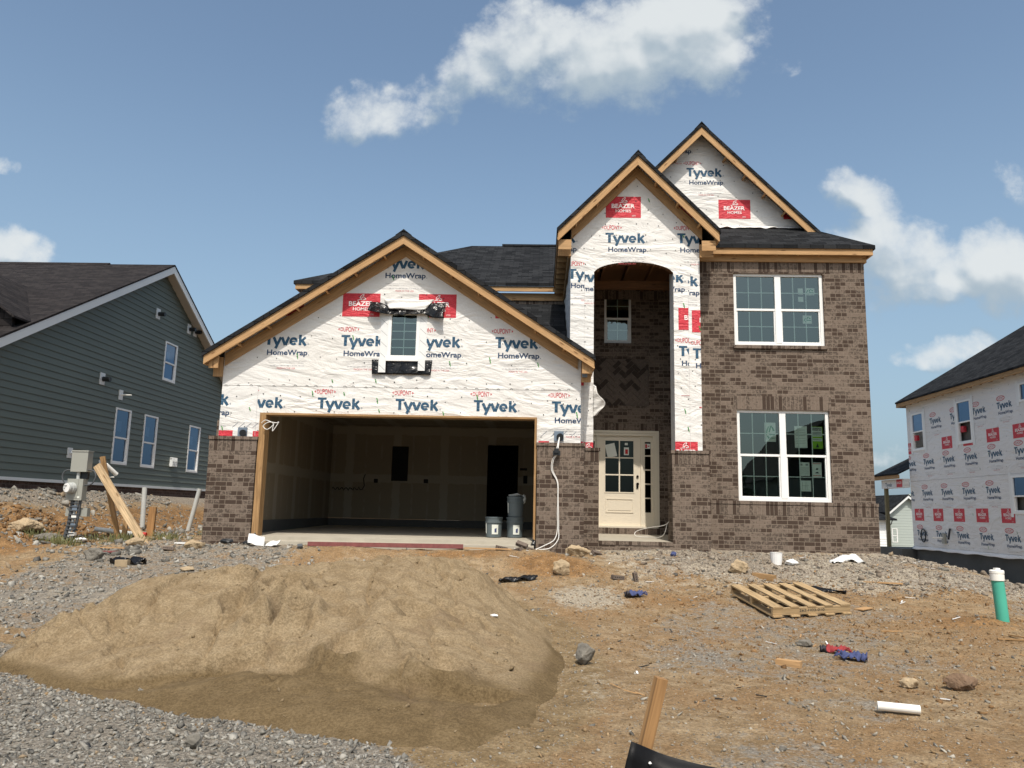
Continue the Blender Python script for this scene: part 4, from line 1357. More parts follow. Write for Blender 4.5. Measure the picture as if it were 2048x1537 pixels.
# ---- porch: wrapped arch front
PXC, PAP, PSL = 1.852, 8.665, 1.01
def proof(x):
    return PAP - PSL * abs(x - PXC)
def arch(x):
    t = (x - 1.795) / 0.78
    return 6.235 + 0.262 * math.sqrt(max(0.0, 1 - t * t * 0.96)) - 0.262 * 0.2 + 0.052
B = MB(); pl = S(CY)
XS = [0.555, 1.015] + [1.015 + 1.56 * k / 24 for k in range(1, 24)] + [2.575, 3.09]
XS = sorted(set(XS + [PXC]))
for a, b in zip(XS[:-1], XS[1:]):
    if 1.0 < (a + b) / 2 < 2.58:
        B.face([pl(a, 0, arch(a)), pl(b, 0, arch(b)), pl(b, 0, proof(b) - .05), pl(a, 0, proof(a) - .05)])
    else:
        B.face([pl(a, 0, 2.72), pl(b, 0, 2.72), pl(b, 0, proof(b) - .05), pl(a, 0, proof(a) - .05)])
for x in (0.555, 1.015, 2.575, 3.09):
    zt = proof(x) - .05 if x in (0.555, 3.09) else arch(x)
    B.face([pl(x, 0, 2.72), pl(x, 0.46, 2.72), pl(x, 0.46, zt), pl(x, 0, zt)])
for x0, x1 in ((0.555, 1.015), (2.575, 3.09)):
    B.face([pl(x0, 0.46, 2.72), pl(x1, 0.46, 2.72), pl(x1, 0.46, 6.4), pl(x0, 0.46, 6.4)])
tri = [(0.555, 6.42), (3.09, 6.42), (3.09, proof(3.09) - .05), (PXC, PAP - .06), (0.555, proof(0.555) - .05)]
for a in (1.24, 2.662):
    pr_text(B, pl, a, 7.10, tri)
    pr_box(B, pl, a + 0.005, 7.415, tri)
pr_text(B, pl, -0.14, 7.10, tri, small=False)
LA, LB = rect(0.555, 0.83, 2.75, 6.60), rect(0.83, 1.015, 2.75, 6.235)
pr_text(B, pl, 0.505, 6.345, LA); pr_text(B, pl, 0.565, 6.285, LB); pr_box(B, pl, 0.505, 5.0 - 1.0, LA)
pr_box(B, pl, 0.45, 2.47, LA); pr_box(B, pl, 0.56, 2.46, LB)
RA, RB = rect(2.575, 2.862, 2.75, 6.24), rect(2.862, 3.09, 2.75, 6.42)
pr_text(B, pl, 1.99, 6.295, RA); pr_text(B, pl, 2.272, 6.225, RB)
pr_box(B, pl, 2.665, 5.13, RA); pr_box(B, pl, 2.925, 5.085, RB, 0.9)
pr_text(B, pl, 2.665, 4.815, RA); pr_text(B, pl, 2.935, 4.77, RB)
pr_box(B, pl, 2.40, 2.505, rect(2.575, 3.0, 2.75, 6.24))
flat(B, pl, [rect(2.70, 2.86, 3.83, 3.84), rect(3.04, 3.085, 3.60, 3.625)], 8, IO * 1.4)
flat(B, pl, [rect(0.828, 0.832, 2.8, 6.3), rect(2.860, 2.864, 2.8, 6.3)], 5, IO * 1.4)
staples(B, pl, 0.6, 3.05, 2.85, 8.1, lambda x, z: (x < 0.98 or x > 2.62 or z > 6.6) and z < proof(x) - .5, 0.27, 8, 0.22)
B.build('house_wrap', WRAP, H)
# arch framing seen from below
B = MB()
AX_ = [1.015 + 1.56 * k / 24 for k in range(25)]
for a, b in zip(AX_[:-1], AX_[1:]):
    B.face([(a, CY + .002, arch(a) - .002), (b, CY + .002, arch(b) - .002), (b, CY + .14, arch(b) - .002), (a, CY + .14, arch(a) - .002)])
    if int(a * 15) % 2 == 0:
        B.box(a, a + .038, CY + .03, CY + .13, arch(a) - .028, arch(a) - .003)
for a, b in zip(AX_[:-1], AX_[1:]):
    B.face([(a, CY + .14, arch(a) - .002), (b, CY + .14, arch(b) - .002), (b, CY + .14, 6.75), (a, CY + .14, 6.75)])
B.build('arch_framing', 'timber_shaded', H, 'grain')
B = MB(); B.box(0.65, 2.93, 16.15, 16.28, 6.30, 6.46)
B.build('porch_beam', 'timber_shaded', H, 'grain')
B = MB(); B.box(0.6, 3.0, 15.13, 17.39, 6.72, 6.76)
for k in range(5):
    B.box(0.75 + k * .5, 0.79 + k * .5, 15.46, 17.38, 6.58, 6.715)
B.build('porch_ceiling', 'timber_shaded', H, 'grain')
prf = gable_roof('porch_roof', PXC, PAP, PSL, 1.59, 1.59, 14.61, 18.2, CY, 0.41, 0.19, 0.60, first=0.55)
for x0, x1 in ((0.30, 0.553), (3.092, 3.36)):
    B = MB(); B.box(x0, x1, 14.72, 14.76, 6.66, 6.86)
    B.build('eave_block', 'pine', prf, 'grain')
    B = MB(); B.box(x0, x1, 14.94, 14.98, 6.60, 6.86)
    B.build('eave_block', 'pine', prf, 'grain')
# rafter tails along the west eave
for k in range(8):
    y = 15.3 + k * 0.40
    B = MB(); B.box(0.30, 0.55, y, y + .038, 6.72, 6.86)
    B.build('rafter_tail', 'pine_old', prf, 'grain')
B = MB(); B.box(0.50, 0.551, 15.0, 18.28, 6.58, 6.83)
B.build('frieze_board', 'pine_old', prf, 'grain')
# wrapped west flank of the entry block with a ragged torn edge
def flank(u, v):
    y = 14.985 + u * 3.27
    rag = 0.035 * math.sin(v * 60) * max(0, u - 0.9) * 10 + 0.02 * math.sin(v * 147)* max(0, u - 0.9) * 10
    return (0.556 - 0.02 * math.sin(u * 17 + v * 31) * u - 0.05 * max(0, u - .85) * (1 + math.sin(v * 43)), y + rag - 0.0, 4.5 + v * 2.25)
sheet('wrap_flank', 'wrap', flank, 50, 60, H)
# loose tongue of wrap beside the garage eave
def tongue(u, v):
    b = 4.02 - v * 0.62
    w = 0.055 + 0.17 * math.exp(-((v - 0.62) / 0.26) ** 2)
    return (1.012 + u * w, CY - 0.02 - 0.09 * u * math.sin(v * 3.1) - 0.015 * math.sin(v * 19 + u * 5), b + 0.06 * u * (v - .5))
sheet('wrap_tongue', 'wrap', tongue, 10, 24, H)

# porch recess: back wall, side walls, floor, steps
PW = (1.418, 2.028, 5.375, 6.57); DR = (0.97, 2.562, 1.285, 3.335)
DY = 17.4
B = MB()
HB = (0.92, 2.42, 3.95, 5.02)
wall_cells(B, S(DY), 0.60, 2.96, 1.0, 6.80, [PW, DR, HB], 0.2, 0, 0.12)
B.build('brick_wall', 'brick', H)
B = MB(); B.box(2.94, 3.08, 15.43, 17.5, 0.9, 6.80)
B.build('brick_wall', 'brick', H)
B = MB(); B.box(0.56, 0.64, 15.43, 17.5, 0.9, 6.80)
B.build('brick_wall', 'brick', H)
soldier(S(DY), 0.65, 2.95, 6.40, 6.60)
soldier(S(DY), 0.90, 2.65, 3.345, 3.548)
B = MB(); B.box(1.37, 2.08, DY - .04, DY + .05, 5.305, 5.372)
B.build('window_sill', 'soldier', H)
# herringbone panel with rowlock border
B = MB(); B.box(HB[0], HB[1], DY + 0.028, DY + 0.1, HB[2], HB[3], 1)
bl, bw = 0.2032, 0.1016 * 0.78
c45 = math.sqrt(0.5)
rr = random.Random(12)
cl = rect(HB[0] + .004, HB[1] - .004, HB[2] + .004, HB[3] - .004)
W_ = bl / 2.0
for i in range(-16, 17):
    for j in range(-16, 17):
        for o_ in (0, 1):
            if o_ == 0 and (i - j) % 4 == 0:
                r0 = (i, j, i + 2, j + 1)
            elif o_ == 1 and (i - j) % 4 == 3:
                r0 = (i, j, i + 1, j + 2)
            else:
                continue
            g = 0.05
            q = [(r0[0] + g, r0[1] + g), (r0[2] - g, r0[1] + g), (r0[2] - g, r0[3] - g), (r0[0] + g, r0[3] - g)]
            q = [((x - y) * c45 * W_ + (HB[0] + HB[1]) / 2, (x + y) * c45 * W_ + (HB[2] + HB[3]) / 2) for x, y in q]
            q = clip_poly(q, cl)
            if len(q) >= 3:
                f = S(DY)
                dk = 2 if rr.random() < 0.3 else 0
                B.face([f(x, 0.012, y) for x, y in q], dk)
                for k in range(len(q)):
                    a, b = q[k - 1], q[k]
                    B.face([f(b[0], .012, b[1]), f(b[0], .029, b[1]), f(a[0], .029, a[1]), f(a[0], .012, a[1])], dk)
MAT['brick_face'] = m_plain('brick_face', (0.135, 0.104, 0.083), 0.92, 0.5, 28.0, 0.5)
MAT['brick_face_dark'] = m_plain('brick_face_dark', (0.050, 0.035, 0.027), 0.92, 0.4, 28.0, 0.5)
MAT['mortar'] = m_plain('mortar', (0.20, 0.16, 0.125), 0.95, 0.15, 20.0, 0.3)
B.build('herringbone_panel', ['brick_face', 'mortar', 'brick_face_dark'], H)
wp = window(H, S(DY), *PW, 0.03, 2, 2, rail=0.48, fw=0.05)
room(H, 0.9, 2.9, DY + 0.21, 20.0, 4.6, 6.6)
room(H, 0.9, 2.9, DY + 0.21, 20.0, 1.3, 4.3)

B = MB()
P = [(0.64, 14.94, 1.060), (2.94, 14.94, 1.060), (2.94, 17.40, 1.135), (0.64, 17.40, 1.135)]
B.slab(P, 0.3)
B.build('porch_slab', 'concrete', H)
B = MB(); B.box(1.122, 2.50, 14.905, 15.2, 0.5, 0.99)
pb = B.build('brick_wall', 'brick', H)
B = MB(); B.box(1.122, 2.499, 14.895, 14.945, 0.995, 1.066)
B.build('rowlock_course', 'soldier', H)
B = MB(); B.box(0.92, 2.62, 17.22, 17.43, 1.0, 1.262)
B.build('door_step', 'soldier', H)

# front door with sidelights
pl = S(DY)
B = MB()
zb, zt = 1.285, 3.30
B.box(0.97, 1.03, 0.0, 0.12, zb, 3.335, 0, pl); B.box(2.50, 2.562, 0.0, 0.12, zb, 3.335, 0, pl)
B.box(1.03, 2.50, 0.0, 0.12, 3.275, 3.335, 0, pl); B.box(0.93, 2.60, -0.05, 0.11, 1.262, 1.300, 0, pl)
B.box(1.255, 1.308, 0.012, 0.12, 1.30, 3.275, 0, pl); B.box(2.228, 2.281, 0.012, 0.12, 1.30, 3.275, 0, pl)
B.box(0.90, 0.97, -0.012, 0.02, 1.30, 3.39, 0, pl); B.box(2.562, 2.632, -0.012, 0.02, 1.30, 3.39, 0, pl); B.box(0.97, 2.562, -0.012, 0.02, 3.336, 3.39, 0, pl)
fr = B.build('door_frame', 'cream_trim', H)
def lite(parent, name, a0, a1, b0, b1, g0, g1, w0, w1, nc, nr, mat):
    """panelled leaf a0-a1 x b0-b1 with a divided light g0-g1 x w0-w1"""
    B = MB()
    for r_ in ((a0, g0, b0, b1), (g1, a1, b0, b1), (g0, g1, b0, w0), (g0, g1, w1, b1)):
        B.box(r_[0], r_[1], 0.045, 0.09, r_[2], r_[3], 0, pl)
    for c in range(1, nc):
        x = g0 + (g1 - g0) * c / nc
        B.box(x - .014, x + .014, 0.042, 0.075, w0, w1, 0, pl)
    for r_ in range(1, nr):
        z = w0 + (w1 - w0) * r_ / nr
        B.box(g0, g1, 0.043, 0.076, z - .014, z + .014, 0, pl)
    return B, None
B, _ = lite(H, 'front_door', 1.308, 2.228, 1.30, 3.275, 1.452, 2.075, 2.035, 3.165, 2, 3, 'cream')
pn = (1.462, 2.068, 1.585, 1.895)
for r_ in ((pn[0], pn[1], pn[2], pn[2] + .022), (pn[0], pn[1], pn[3] - .022, pn[3]), (pn[0], pn[0] + .022, pn[2] + .022, pn[3] - .022), (pn[1] - .022, pn[1], pn[2] + .022, pn[3] - .022)):
    B.box(r_[0], r_[1], 0.032, 0.045, r_[2], r_[3], 0, pl)
B.box(pn[0] + .05, pn[1] - .05, 0.036, 0.045, pn[2] + .05, pn[3] - .05, 0, pl)
B.box(1.43, 2.097, 0.036, 0.0448, 2.013, 2.035, 0, pl); B.box(1.43, 2.097, 0.036, 0.0448, 3.165, 3.187, 0, pl)
B.box(1.43, 1.452, 0.036, 0.0448, 2.035, 3.165, 0, pl); B.box(2.075, 2.097, 0.036, 0.0448, 2.035, 3.165, 0, pl)
door = B.build('front_door', 'cream', H)
B = MB(); B.face([pl(1.452, .06, 2.035), pl(2.075, .06, 2.035), pl(2.075, .06, 3.165), pl(1.452, .06, 3.165)])
B.build('pane', 'glass_door', door)
B = MB(); B.tube([(2.160, DY + .045, 2.382), (2.160, DY + .02, 2.382)], 0.027, 16); B.build('deadbolt', 'bronze', door)
B = MB(); B.tube([(2.160, DY + .045, 2.218), (2.160, DY + .005, 2.218)], 0.030, 16); B.tube([(2.160, DY + .005, 2.218), (2.160, DY - .02, 2.215)], 0.020, 12, radii=[0.016, 0.030]); B.box(2.142, 2.178, .030, .045, 2.12, 2.20, 0, pl)
B.build('handle', 'bronze', door)
paper(door, lambda a, o, b: (1.60 + (a - 1.6) * .95 - (b - 2.9) * 0.22, DY + o, 2.93 + (b - 2.93) * .96 + (a - 1.6) * 0.24), 1.48, 1.70, 2.80, 3.10, 0.052, pg, (), 'paper_notice')
paper(door, pl, 1.865, 1.975, 2.85, 3.02, 0.052, pg, [(5, [(.25, .15), (.8, .15), (.8, .75), (.25, .75)])], 'paper_notice')
paper(door, pl, 1.885, 1.95, 3.07, 3.12, 0.052, pg, (), 'paper_notice')
for x0, x1, g0, g1 in ((1.03, 1.255, 1.075, 1.215), (2.281, 2.50, 2.325, 2.455)):
    B, _ = lite(H, 'sidelight', x0, x1, 1.30, 3.275, g0, g1, 1.60, 3.15, 1, 5, 'cream_trim')
    sl_ = B.build('sidelight', 'cream_trim', H)
    B = MB(); B.face([pl(g0, .06, 1.60), pl(g1, .06, 1.60), pl(g1, .06, 3.15), pl(g0, .06, 3.15)])
    B.build('pane', 'glass_door', sl_)
    if x0 > 2:
        paper(sl_, pl, 2.33, 2.45, 3.0, 3.11, 0.054, pg, [(5, [(.05, .1), (.4, .1), (.4, .9), (.05, .9)]), (5, [(.5, .4), (.8, .4), (.8, .6), (.5, .6)])], 'sticker')
    
# ---- main hip roof with the high wrapped gable
def hip(name, poly, t=0.08, mat='shingle'):
    B = MB(); B.slab(poly, t)
    return B.build(name, mat, H)
EV, EZ = 15.245, 6.985
mr = hip('main_roof', [(0.30, EV, EZ), (6.645, EV, EZ), (5.93, 16.40, EZ + 1.155 * .615), (5.70, 16.75, EZ + 1.505 * .615), (1.2, 16.75, EZ + 1.505 * .615), (0.95, 16.40, EZ + 1.155 * .615)])
def plug(pts):
    B = MB(); B.slab(pts, 0.085); return B.build('roof_slope', 'shingle', mr)
# east slope, 12 in 12, up to the ridge of the high gable
RX, RZ = 3.470, 10.165
east = lambda x: EZ + (6.645 - x) * (RZ - EZ) / (6.645 - RX)
plug([(6.645, EV, EZ), (6.645, 24.0, EZ), (RX, 24.0, RZ), (RX, 16.31, RZ), (5.975, 16.31, east(5.975))])
west = lambda x: EZ - 0.04 + (x - 0.295) * (RZ - EZ + .04) / (RX - 0.295)
plug([(RX, 16.31, RZ), (RX, 24.0, RZ), (0.295, 24.0, EZ - .04), (0.295, 18.3, EZ - .04), (1.9, 16.31, west(1.9))])
B = MB()
B.prism([(RX - .16, RZ - .15), (RX, RZ + .03), (RX + .16, RZ - .15), (RX, RZ - .03)], 16.31, 24)
B.build('ridge_cap', 'shingle', mr)
for s, xe in ((-1, 1.95), (1, 6.02)):
    f = east if s > 0 else west
    B = MB(); B.prism([(xe, f(xe) - .087), (RX, RZ - .087), (RX, RZ - .27), (xe, f(xe) - .27)], 16.335, 16.373)
    B.build('rake_board', 'pine', mr, 'grain')
    for k in range(5):
        cx = RX + s * (0.55 + 0.42 * k); cz = f(cx) - 0.20
        w, hh = 0.019, 0.043; c = math.sqrt(.5)
        ex, ez, nx, nz = s * c, -c, s * c, c
        B = MB(); B.prism([(cx - ex * w - nx * hh, cz - ez * w - nz * hh), (cx + ex * w - nx * hh, cz + ez * w - nz * hh), (cx + ex * w + nx * hh, cz + ez * w + nz * hh), (cx - ex * w + nx * hh, cz - ez * w + nz * hh)], 16.375, 16.66)
        B.build('lookout', 'pine', mr, 'grain')
B = MB(); pl = S(16.665)
tri = [(1.6, 7.70), (5.75, 7.70), (5.98, 7.60), (RX, RZ - .06), (1.5, 8.1)]
tri = [(1.75, 7.72), (5.72, 7.72), (RX, RZ - .06)]
n = 12
for k in range(n):
    a, b = 1.2 + 4.62 * k / n, 1.2 + 4.62 * (k + 1) / n
    if a < RX < b:
        B.face([pl(a, 0, 7.72), pl(RX, 0, 7.72), pl(RX, 0, RZ - .05), pl(a, 0, max(7.73, west(a) - .05))]); a = RX
    g = lambda x: (east(x) if x >= RX else west(x)) - .05
    B.face([pl(a, 0, 7.72), pl(b, 0, 7.72), pl(b, 0, max(7.73, g(b))), pl(a, 0, max(7.73, g(a)))])
tri = [(1.2, 7.72), (5.80, 7.72), (5.80, 7.78), (RX, RZ - .055), (1.2, 7.78)]
for a in (1.765, 3.186, 4.606):
    pr_text(B, pl, a, 9.257, tri); pr_text(B, pl, a - 0.0, 7.745, tri, small=False)
for a in (2.46, 3.88, 5.30):
    pr_box(B, pl, a, 8.065, tri)
pr_text(B, pl, 2.49, 10.0, tri)
for a in (3.9, 5.02):
    lettering(B, pl, 'DUPONT', a - .03, 7.80, 0.36, 0.085, 8, IO, tri, 0.004)
staples(B, pl, 1.4, 5.8, 7.8, 9.9, lambda x, z: z < g(x) - .25, 0.36, 21, 0.1)
B.build('house_wrap', WRAP, H)
# crumpled lower edge of that wrap lying on the shingles
def hem(u, v):
    a = 3.6 + u * 2.0
    return (a, 16.655 - 0.10 * v - 0.02 * math.sin(u * 37) * v, 7.90 - v * (0.075 + 0.008 * math.sin(u * 23) + 0.006 * math.sin(u * 51)))
sheet('wrap_hem', 'wrap', hem, 60, 4, H)
# eaves of the brick front
B = MB(); B.box(3.33, 6.605, 15.275, 15.313, 6.785, 6.912)
B.build('eave_fascia', 'pine', mr, 'grain')
B = MB(); B.box(6.567, 6.605, 15.314, 24.0, 6.785, 6.905)
B.build('eave_fascia', 'pine', mr, 'grain')
B = MB(); B.box(3.10, 6.525, 15.405, 15.449, 6.674, 6.83)
B.build('frieze_board', 'pine', mr, 'grain')
B = MB(); B.box(6.479, 6.525, 15.45, 23, 6.674, 6.83)
B.build('frieze_board', 'pine', mr, 'grain')
for k in range(8):
    x = 3.45 + k * 0.42
    B = MB(); B.box(x, x + .038, 15.314, 15.45, 6.80, 6.90)
    B.build('rafter_tail', 'pine', mr, 'grain')

# ---- rear block west of the entry
RB_Y, RE, RZ0 = 18.30, 18.08, 6.965
B = MB(); B.box(-5.86, 0.55, RB_Y, RB_Y + .2, 4.2, 6.75)
B.build('brick_wall', 'brick', H)
soldier(S(RB_Y), -5.862, 0.552, 6.50, 6.70)
rrf = hip('rear_roof', [(-6.02, RE, RZ0), (0.55, RE, RZ0), (0.9, 22.0, RZ0 + 3.92 * .58), (-2.10, 22.0, RZ0 + 3.92 * .58)])
B = MB(); B.slab([(-6.02, 25.9, RZ0), (-6.02, RE, RZ0), (-2.10, 22.0, RZ0 + 3.92 * .58)], 0.08)
B.build('roof_slope', 'shingle', rrf)
B = MB(); B.box(-1.2, 0.9, 21.93, 22.07, RZ0 + 2.26, RZ0 + 2.315)
B.build('ridge_vent', 'shingle', rrf)
B = MB(); B.box(-5.98, 0.50, 18.11, 18.148, 6.765, 6.892)
B.build('eave_fascia', 'pine', rrf, 'grain')
B = MB(); B.box(-5.98, -5.942, 18.15, 25.9, 6.765, 6.888)
B.build('eave_fascia', 'pine', rrf, 'grain')
B = MB(); B.box(-5.87, 0.548, 18.252, 18.296, 6.58, 6.76)
B.build('frieze_board', 'pine', rrf, 'grain')
# low shingled saddle between the garage and the entry block
B = MB()
B.slab([(-1.30, 15.4, 4.55), (0.535, 15.4, 4.55), (0.535, 18.285, 6.50), (-1.30, 18.285, 6.50)], 0.06)
B.build('saddle_roof', 'shingle', H)

# ---- garage: jambs, slab, drywall
B = MB(); B.box(-5.079, -4.965, 13.90, 14.12, 1.045, 3.205)
B.build('jamb', 'pine_old', H, 'grain')
B = MB(); B.box(-0.100, -0.062, 13.90, 14.12, 1.075, 3.205)
B.build('jamb', 'pine_old', H, 'grain')
B = MB(); B.box(-5.079, -0.062, 13.90, 14.12, 3.206, 3.241)
B.build('header', 'pine_old', H, 'grain')
B = MB()
B.slab([(-5.45, 14.15, 1.048), (0.4, 14.15, 1.058), (0.4, 20.05, 1.12), (-5.45, 20.05, 1.12)], 0.3)
B.slab([(-5.08, 13.86, 1.045), (-0.06, 13.86, 1.055), (-0.06, 14.149, 1.058), (-5.08, 14.149, 1.048)], 0.3)
B.slab([(-5.05, 13.60, 0.975), (-0.08, 13.60, 0.985), (-0.08, 13.859, 0.995), (-5.05, 13.859, 0.985)], 0.5)
B.build('garage_slab', 'concrete', H)
GD = (-1.333, -0.550, 1.325, 3.222); GPN = (-3.795, -3.370, 2.262, 3.150)
B = MB()
wall_cells(B, S(20.0), -5.36, 0.30, 1.30, 3.66, [GD, GPN], 0.1, 0, 0.12)
pe = plane_e(-5.36)
B.face([pe(14.13, 0, 1.30), pe(20.0, 0, 1.30), pe(20.0, 0, 3.66), pe(14.13, 0, 3.66)])
pw_ = plane_w(0.30)
B.face([pw_(-20.0, 0, 1.30), pw_(-14.13, 0, 1.30), pw_(-14.13, 0, 3.66), pw_(-20.0, 0, 3.66)])
B.face([(-5.36, 14.12, 3.66), (-5.36, 20.0, 3.66), (0.3, 20.0, 3.66), (0.3, 14.12, 3.66)])
B.face([(-5.36, 14.145, 3.20), (0.3, 14.145, 3.20), (0.3, 14.145, 3.66), (-5.36, 14.145, 3.66)])
B.face([(-5.36, 14.145, 1.0), (-5.06, 14.145, 1.0), (-5.06, 14.145, 3.2), (-5.36, 14.145, 3.2)])
B.face([(-0.06, 14.145, 1.0), (0.30, 14.145, 1.0), (0.30, 14.145, 3.2), (-0.06, 14.145, 3.2)])
dw = B.build('drywall', 'drywall', H)
B = MB()
B.box(-5.42, -5.345, 14.13, 20.05, 1.0, 1.298); B.box(-5.345, 0.29, 19.985, 20.05, 1.0, 1.298); B.box(0.29, 0.36, 14.13, 20.05, 1.0, 1.298)
B.build('curb', 'concrete_dark', H)
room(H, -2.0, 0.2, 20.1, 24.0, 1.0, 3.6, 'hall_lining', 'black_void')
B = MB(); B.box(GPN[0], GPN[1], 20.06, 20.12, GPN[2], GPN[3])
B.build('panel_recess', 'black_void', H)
B = MB()
B.box(GD[0] - .05, GD[0], 19.97, 20.1, 1.30, GD[3] + .05); B.box(GD[1], GD[1] + .05, 19.97, 20.1, 1.30, GD[3] + .05); B.box(GD[0], GD[1], 19.97, 20.1, GD[3], GD[3] + .05)
B.build('door_jamb', 'drywall', H)
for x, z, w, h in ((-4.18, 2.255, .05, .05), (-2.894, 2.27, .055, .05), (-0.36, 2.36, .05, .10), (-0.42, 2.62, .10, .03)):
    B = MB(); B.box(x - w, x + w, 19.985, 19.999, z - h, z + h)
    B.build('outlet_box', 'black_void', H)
B = MB(); B.box(-5.359, -5.345, 15.05, 15.14, 1.62, 1.76)
B.build('outlet_box', 'black_void', H)
B = MB()
pts = [(-5.30 + .03 * k, 2.04 + .035 * math.sin(k * 1.7) + .02 * math.sin(k * 3.1)) for k in range(28)] + [(-4.47, 2.12), (-4.50, 2.30), (-4.46, 2.42)]
B.tube([(x, 19.993, z) for x, z in pts], .012, 5)
B.build('wall_scrawl', 'black_void', H)
# coach light boxes with cable tails on the wrap
for x, z in ((-5.40, 2.87), (0.335, 2.905)):
    B = MB(); B.box(x - .085, x + .085, GY - .022, GY - .004, z - .075, z + .10, 0); B.tube([(x + .02, GY - .02, z), (x + .02, GY - .06, z - .005)], .062, 16, 1)
    B.build('light_box', ['blue_strap', 'black_rubber'], H)
def cable(name, pts, r, parent=None, mat='cable', n=7):
    # smooth the control points
    P = [Vector(p) for p in pts]
    out = []
    for i in range(len(P) - 1):
        p0, p1, p2, p3 = P[max(i - 1, 0)], P[i], P[i + 1], P[min(i + 2, len(P) - 1)]
        for k in range(6):
            t = k / 6
            out.append(0.5 * ((2 * p1) + (p2 - p0) * t + (2 * p0 - 5 * p1 + 4 * p2 - p3) * t * t + (3 * p1 - p0 - 3 * p2 + p3) * t ** 3))
    out.append(P[-1])
    B = MB(); B.tube(out, r, n)
    return B.build(name, mat, parent)
y = GB - .03
for dx in (0.0, 0.022):
    cable('cable', [(0.345, GY - .05, 2.90), (0.30 + dx, y - .04, 2.70), (0.285 + dx, y - .05, 2.58), (0.22 + dx, y - .03, 2.48), (0.21 + dx, y, 2.30), (0.31 + dx * .5, y, 2.10), (0.325 + dx * .3, y, 1.85), (0.32 + dx, y, 1.55),
                   (0.325 + dx, y, 1.28), (0.27 + dx * 3, y - .04, 1.10), (0.10 + dx * 4, y - .10, 1.00 - dx * 2), (-0.06, y - .15, 0.93)], 0.008, H)
B = MB(); B.box(0.23, 0.36, y - .09, y - .02, 2.56, 2.64); B.box(0.25, 0.33, y - .11, y - .03, 2.60, 2.68)
B.build('cable_knot', 'black_rubber', H)
cable('cable_coil', [(-5.03, 13.88, 3.05), (-4.95, 13.86, 3.10), (-4.80, 13.84, 3.03), (-4.90, 13.83, 2.93), (-4.98, 13.83, 2.99), (-4.88, 13.82, 3.06), (-4.74, 13.82, 3.05), (-4.70, 13.82, 3.06), (-4.80, 13.82, 2.90), (-4.78, 13.81, 3.04)], 0.007, H)
cable('cable', [(2.51, 15.32, 1.45), (2.42, 15.5, 1.36), (2.2, 16.0, 1.30), (1.98, 16.2, 1.22), (1.96, 16.1, 1.13), (2.2, 15.9, 1.12), (2.40, 15.5, 1.16), (2.47, 15.36, 1.40)], 0.007, H)

# ------------------------------------------------------------------ west neighbour: finished slate siding
LX = -11.1
L = thing('house', 'finished slate grey sided house with white trim and a brown shingle roof', 'house', (-15.0, 21.0, 1.75))
pe = plane_e(LX)
def siding(B, pl, a0, a1, b0, b1, top, exp=0.152, lip=0.019, holes=(), mi=0):
    """lapped boards; top(a) bounds them above"""
    z = b0
    while z < b1:
        z1 = z + exp
        cuts = sorted({z, z1} | {e for h in holes for e in (h[2], h[3]) if z + .004 < e < z1 - .004})
        for zc, zd in zip(cuts[:-1], cuts[1:]):
            lap(B, pl, a0, a1, zc, zd, top, holes, lip * (z1 - zc) / exp, lip * (z1 - zd) / exp, mi)
        z = z1
def lap(B, pl, a0, a1, z, z1, top, holes, l0, l1, mi):
        lip = l0
        segs = [(a0, a1)]
        for h in holes:
            if h[2] < z1 and h[3] > z:
                ns = []
                for s0, s1 in segs:
                    if h[1] <= s0 or h[0] >= s1: ns.append((s0, s1)); continue
                    if h[0] > s0: ns.append((s0, h[0]))
                    if h[1] < s1: ns.append((h[1], s1))
                segs = ns
        for s0, s1 in segs:
            lo, hi = top(z, s0, s1)
            if hi - lo < 0.05: continue
            lo2, hi2 = top(z1, s0, s1)
            if hi2 <= lo2: lo2 = hi2 = (lo + hi) / 2
            B.face([pl(lo, -l0, z), pl(hi, -l0, z), pl(hi2, -l1, z1), pl(lo2, -l1, z1)], mi)
            B.face([pl(hi, -lip, z), pl(lo, -lip, z), pl(lo, 0.004, z), pl(hi, 0.004, z)], mi)
YR, ZR, SLN = 21.76, 8.36, 0.535
def ltop(z, s0, s1):
    d = (ZR - z) / SLN
    return max(s0, YR - d), min(s1, YR + d)
LWN = [(19.90, 20.68, 2.55, 4.024), (21.41, 22.19, 2.55, 4.024), (24.26, 25.07, 2.55, 4.024), (22.21, 22.99, 5.14, 6.302)]
B = MB()
siding(B, pe, 13.2, 27.5, 2.05, 8.40, ltop, holes=LWN)
B.build('siding_wall', 'siding', L)
B = MB(); B.box(13.2, 27.5, 0.02, 0.2, 1.2, 2.03, 0, pe)
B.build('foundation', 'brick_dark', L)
B = MB(); B.box(13.2, 27.5, -0.035, 0.02, 1.985, 2.052, 0, pe)
B.build('skirt_trim', 'trim', L)
B = MB()
rake = -10.79
top = lambda y: 8.49 - SLN * abs(y - YR)
B.slab([(-27, 12.9, top(12.9)), (rake, 12.9, top(12.9)), (rake, YR, top(YR)), (-27, YR, top(YR))], 0.05)
B.slab([(-27, YR, top(YR)), (rake, YR, top(YR)), (rake, 28.0, top(28.0)), (-27, 28.0, top(28.0))], 0.05)
lr = B.build('roof', 'shingle_brown', L)
B = MB(); B.prism([(YR - .16, 8.41), (YR, 8.53), (YR + .16, 8.41), (YR, 8.44)], -27, -12.75, 0, lambda a, o, b: (o, a, b))
B.build('ridge_vent', 'shingle_brown', lr)
B = MB()
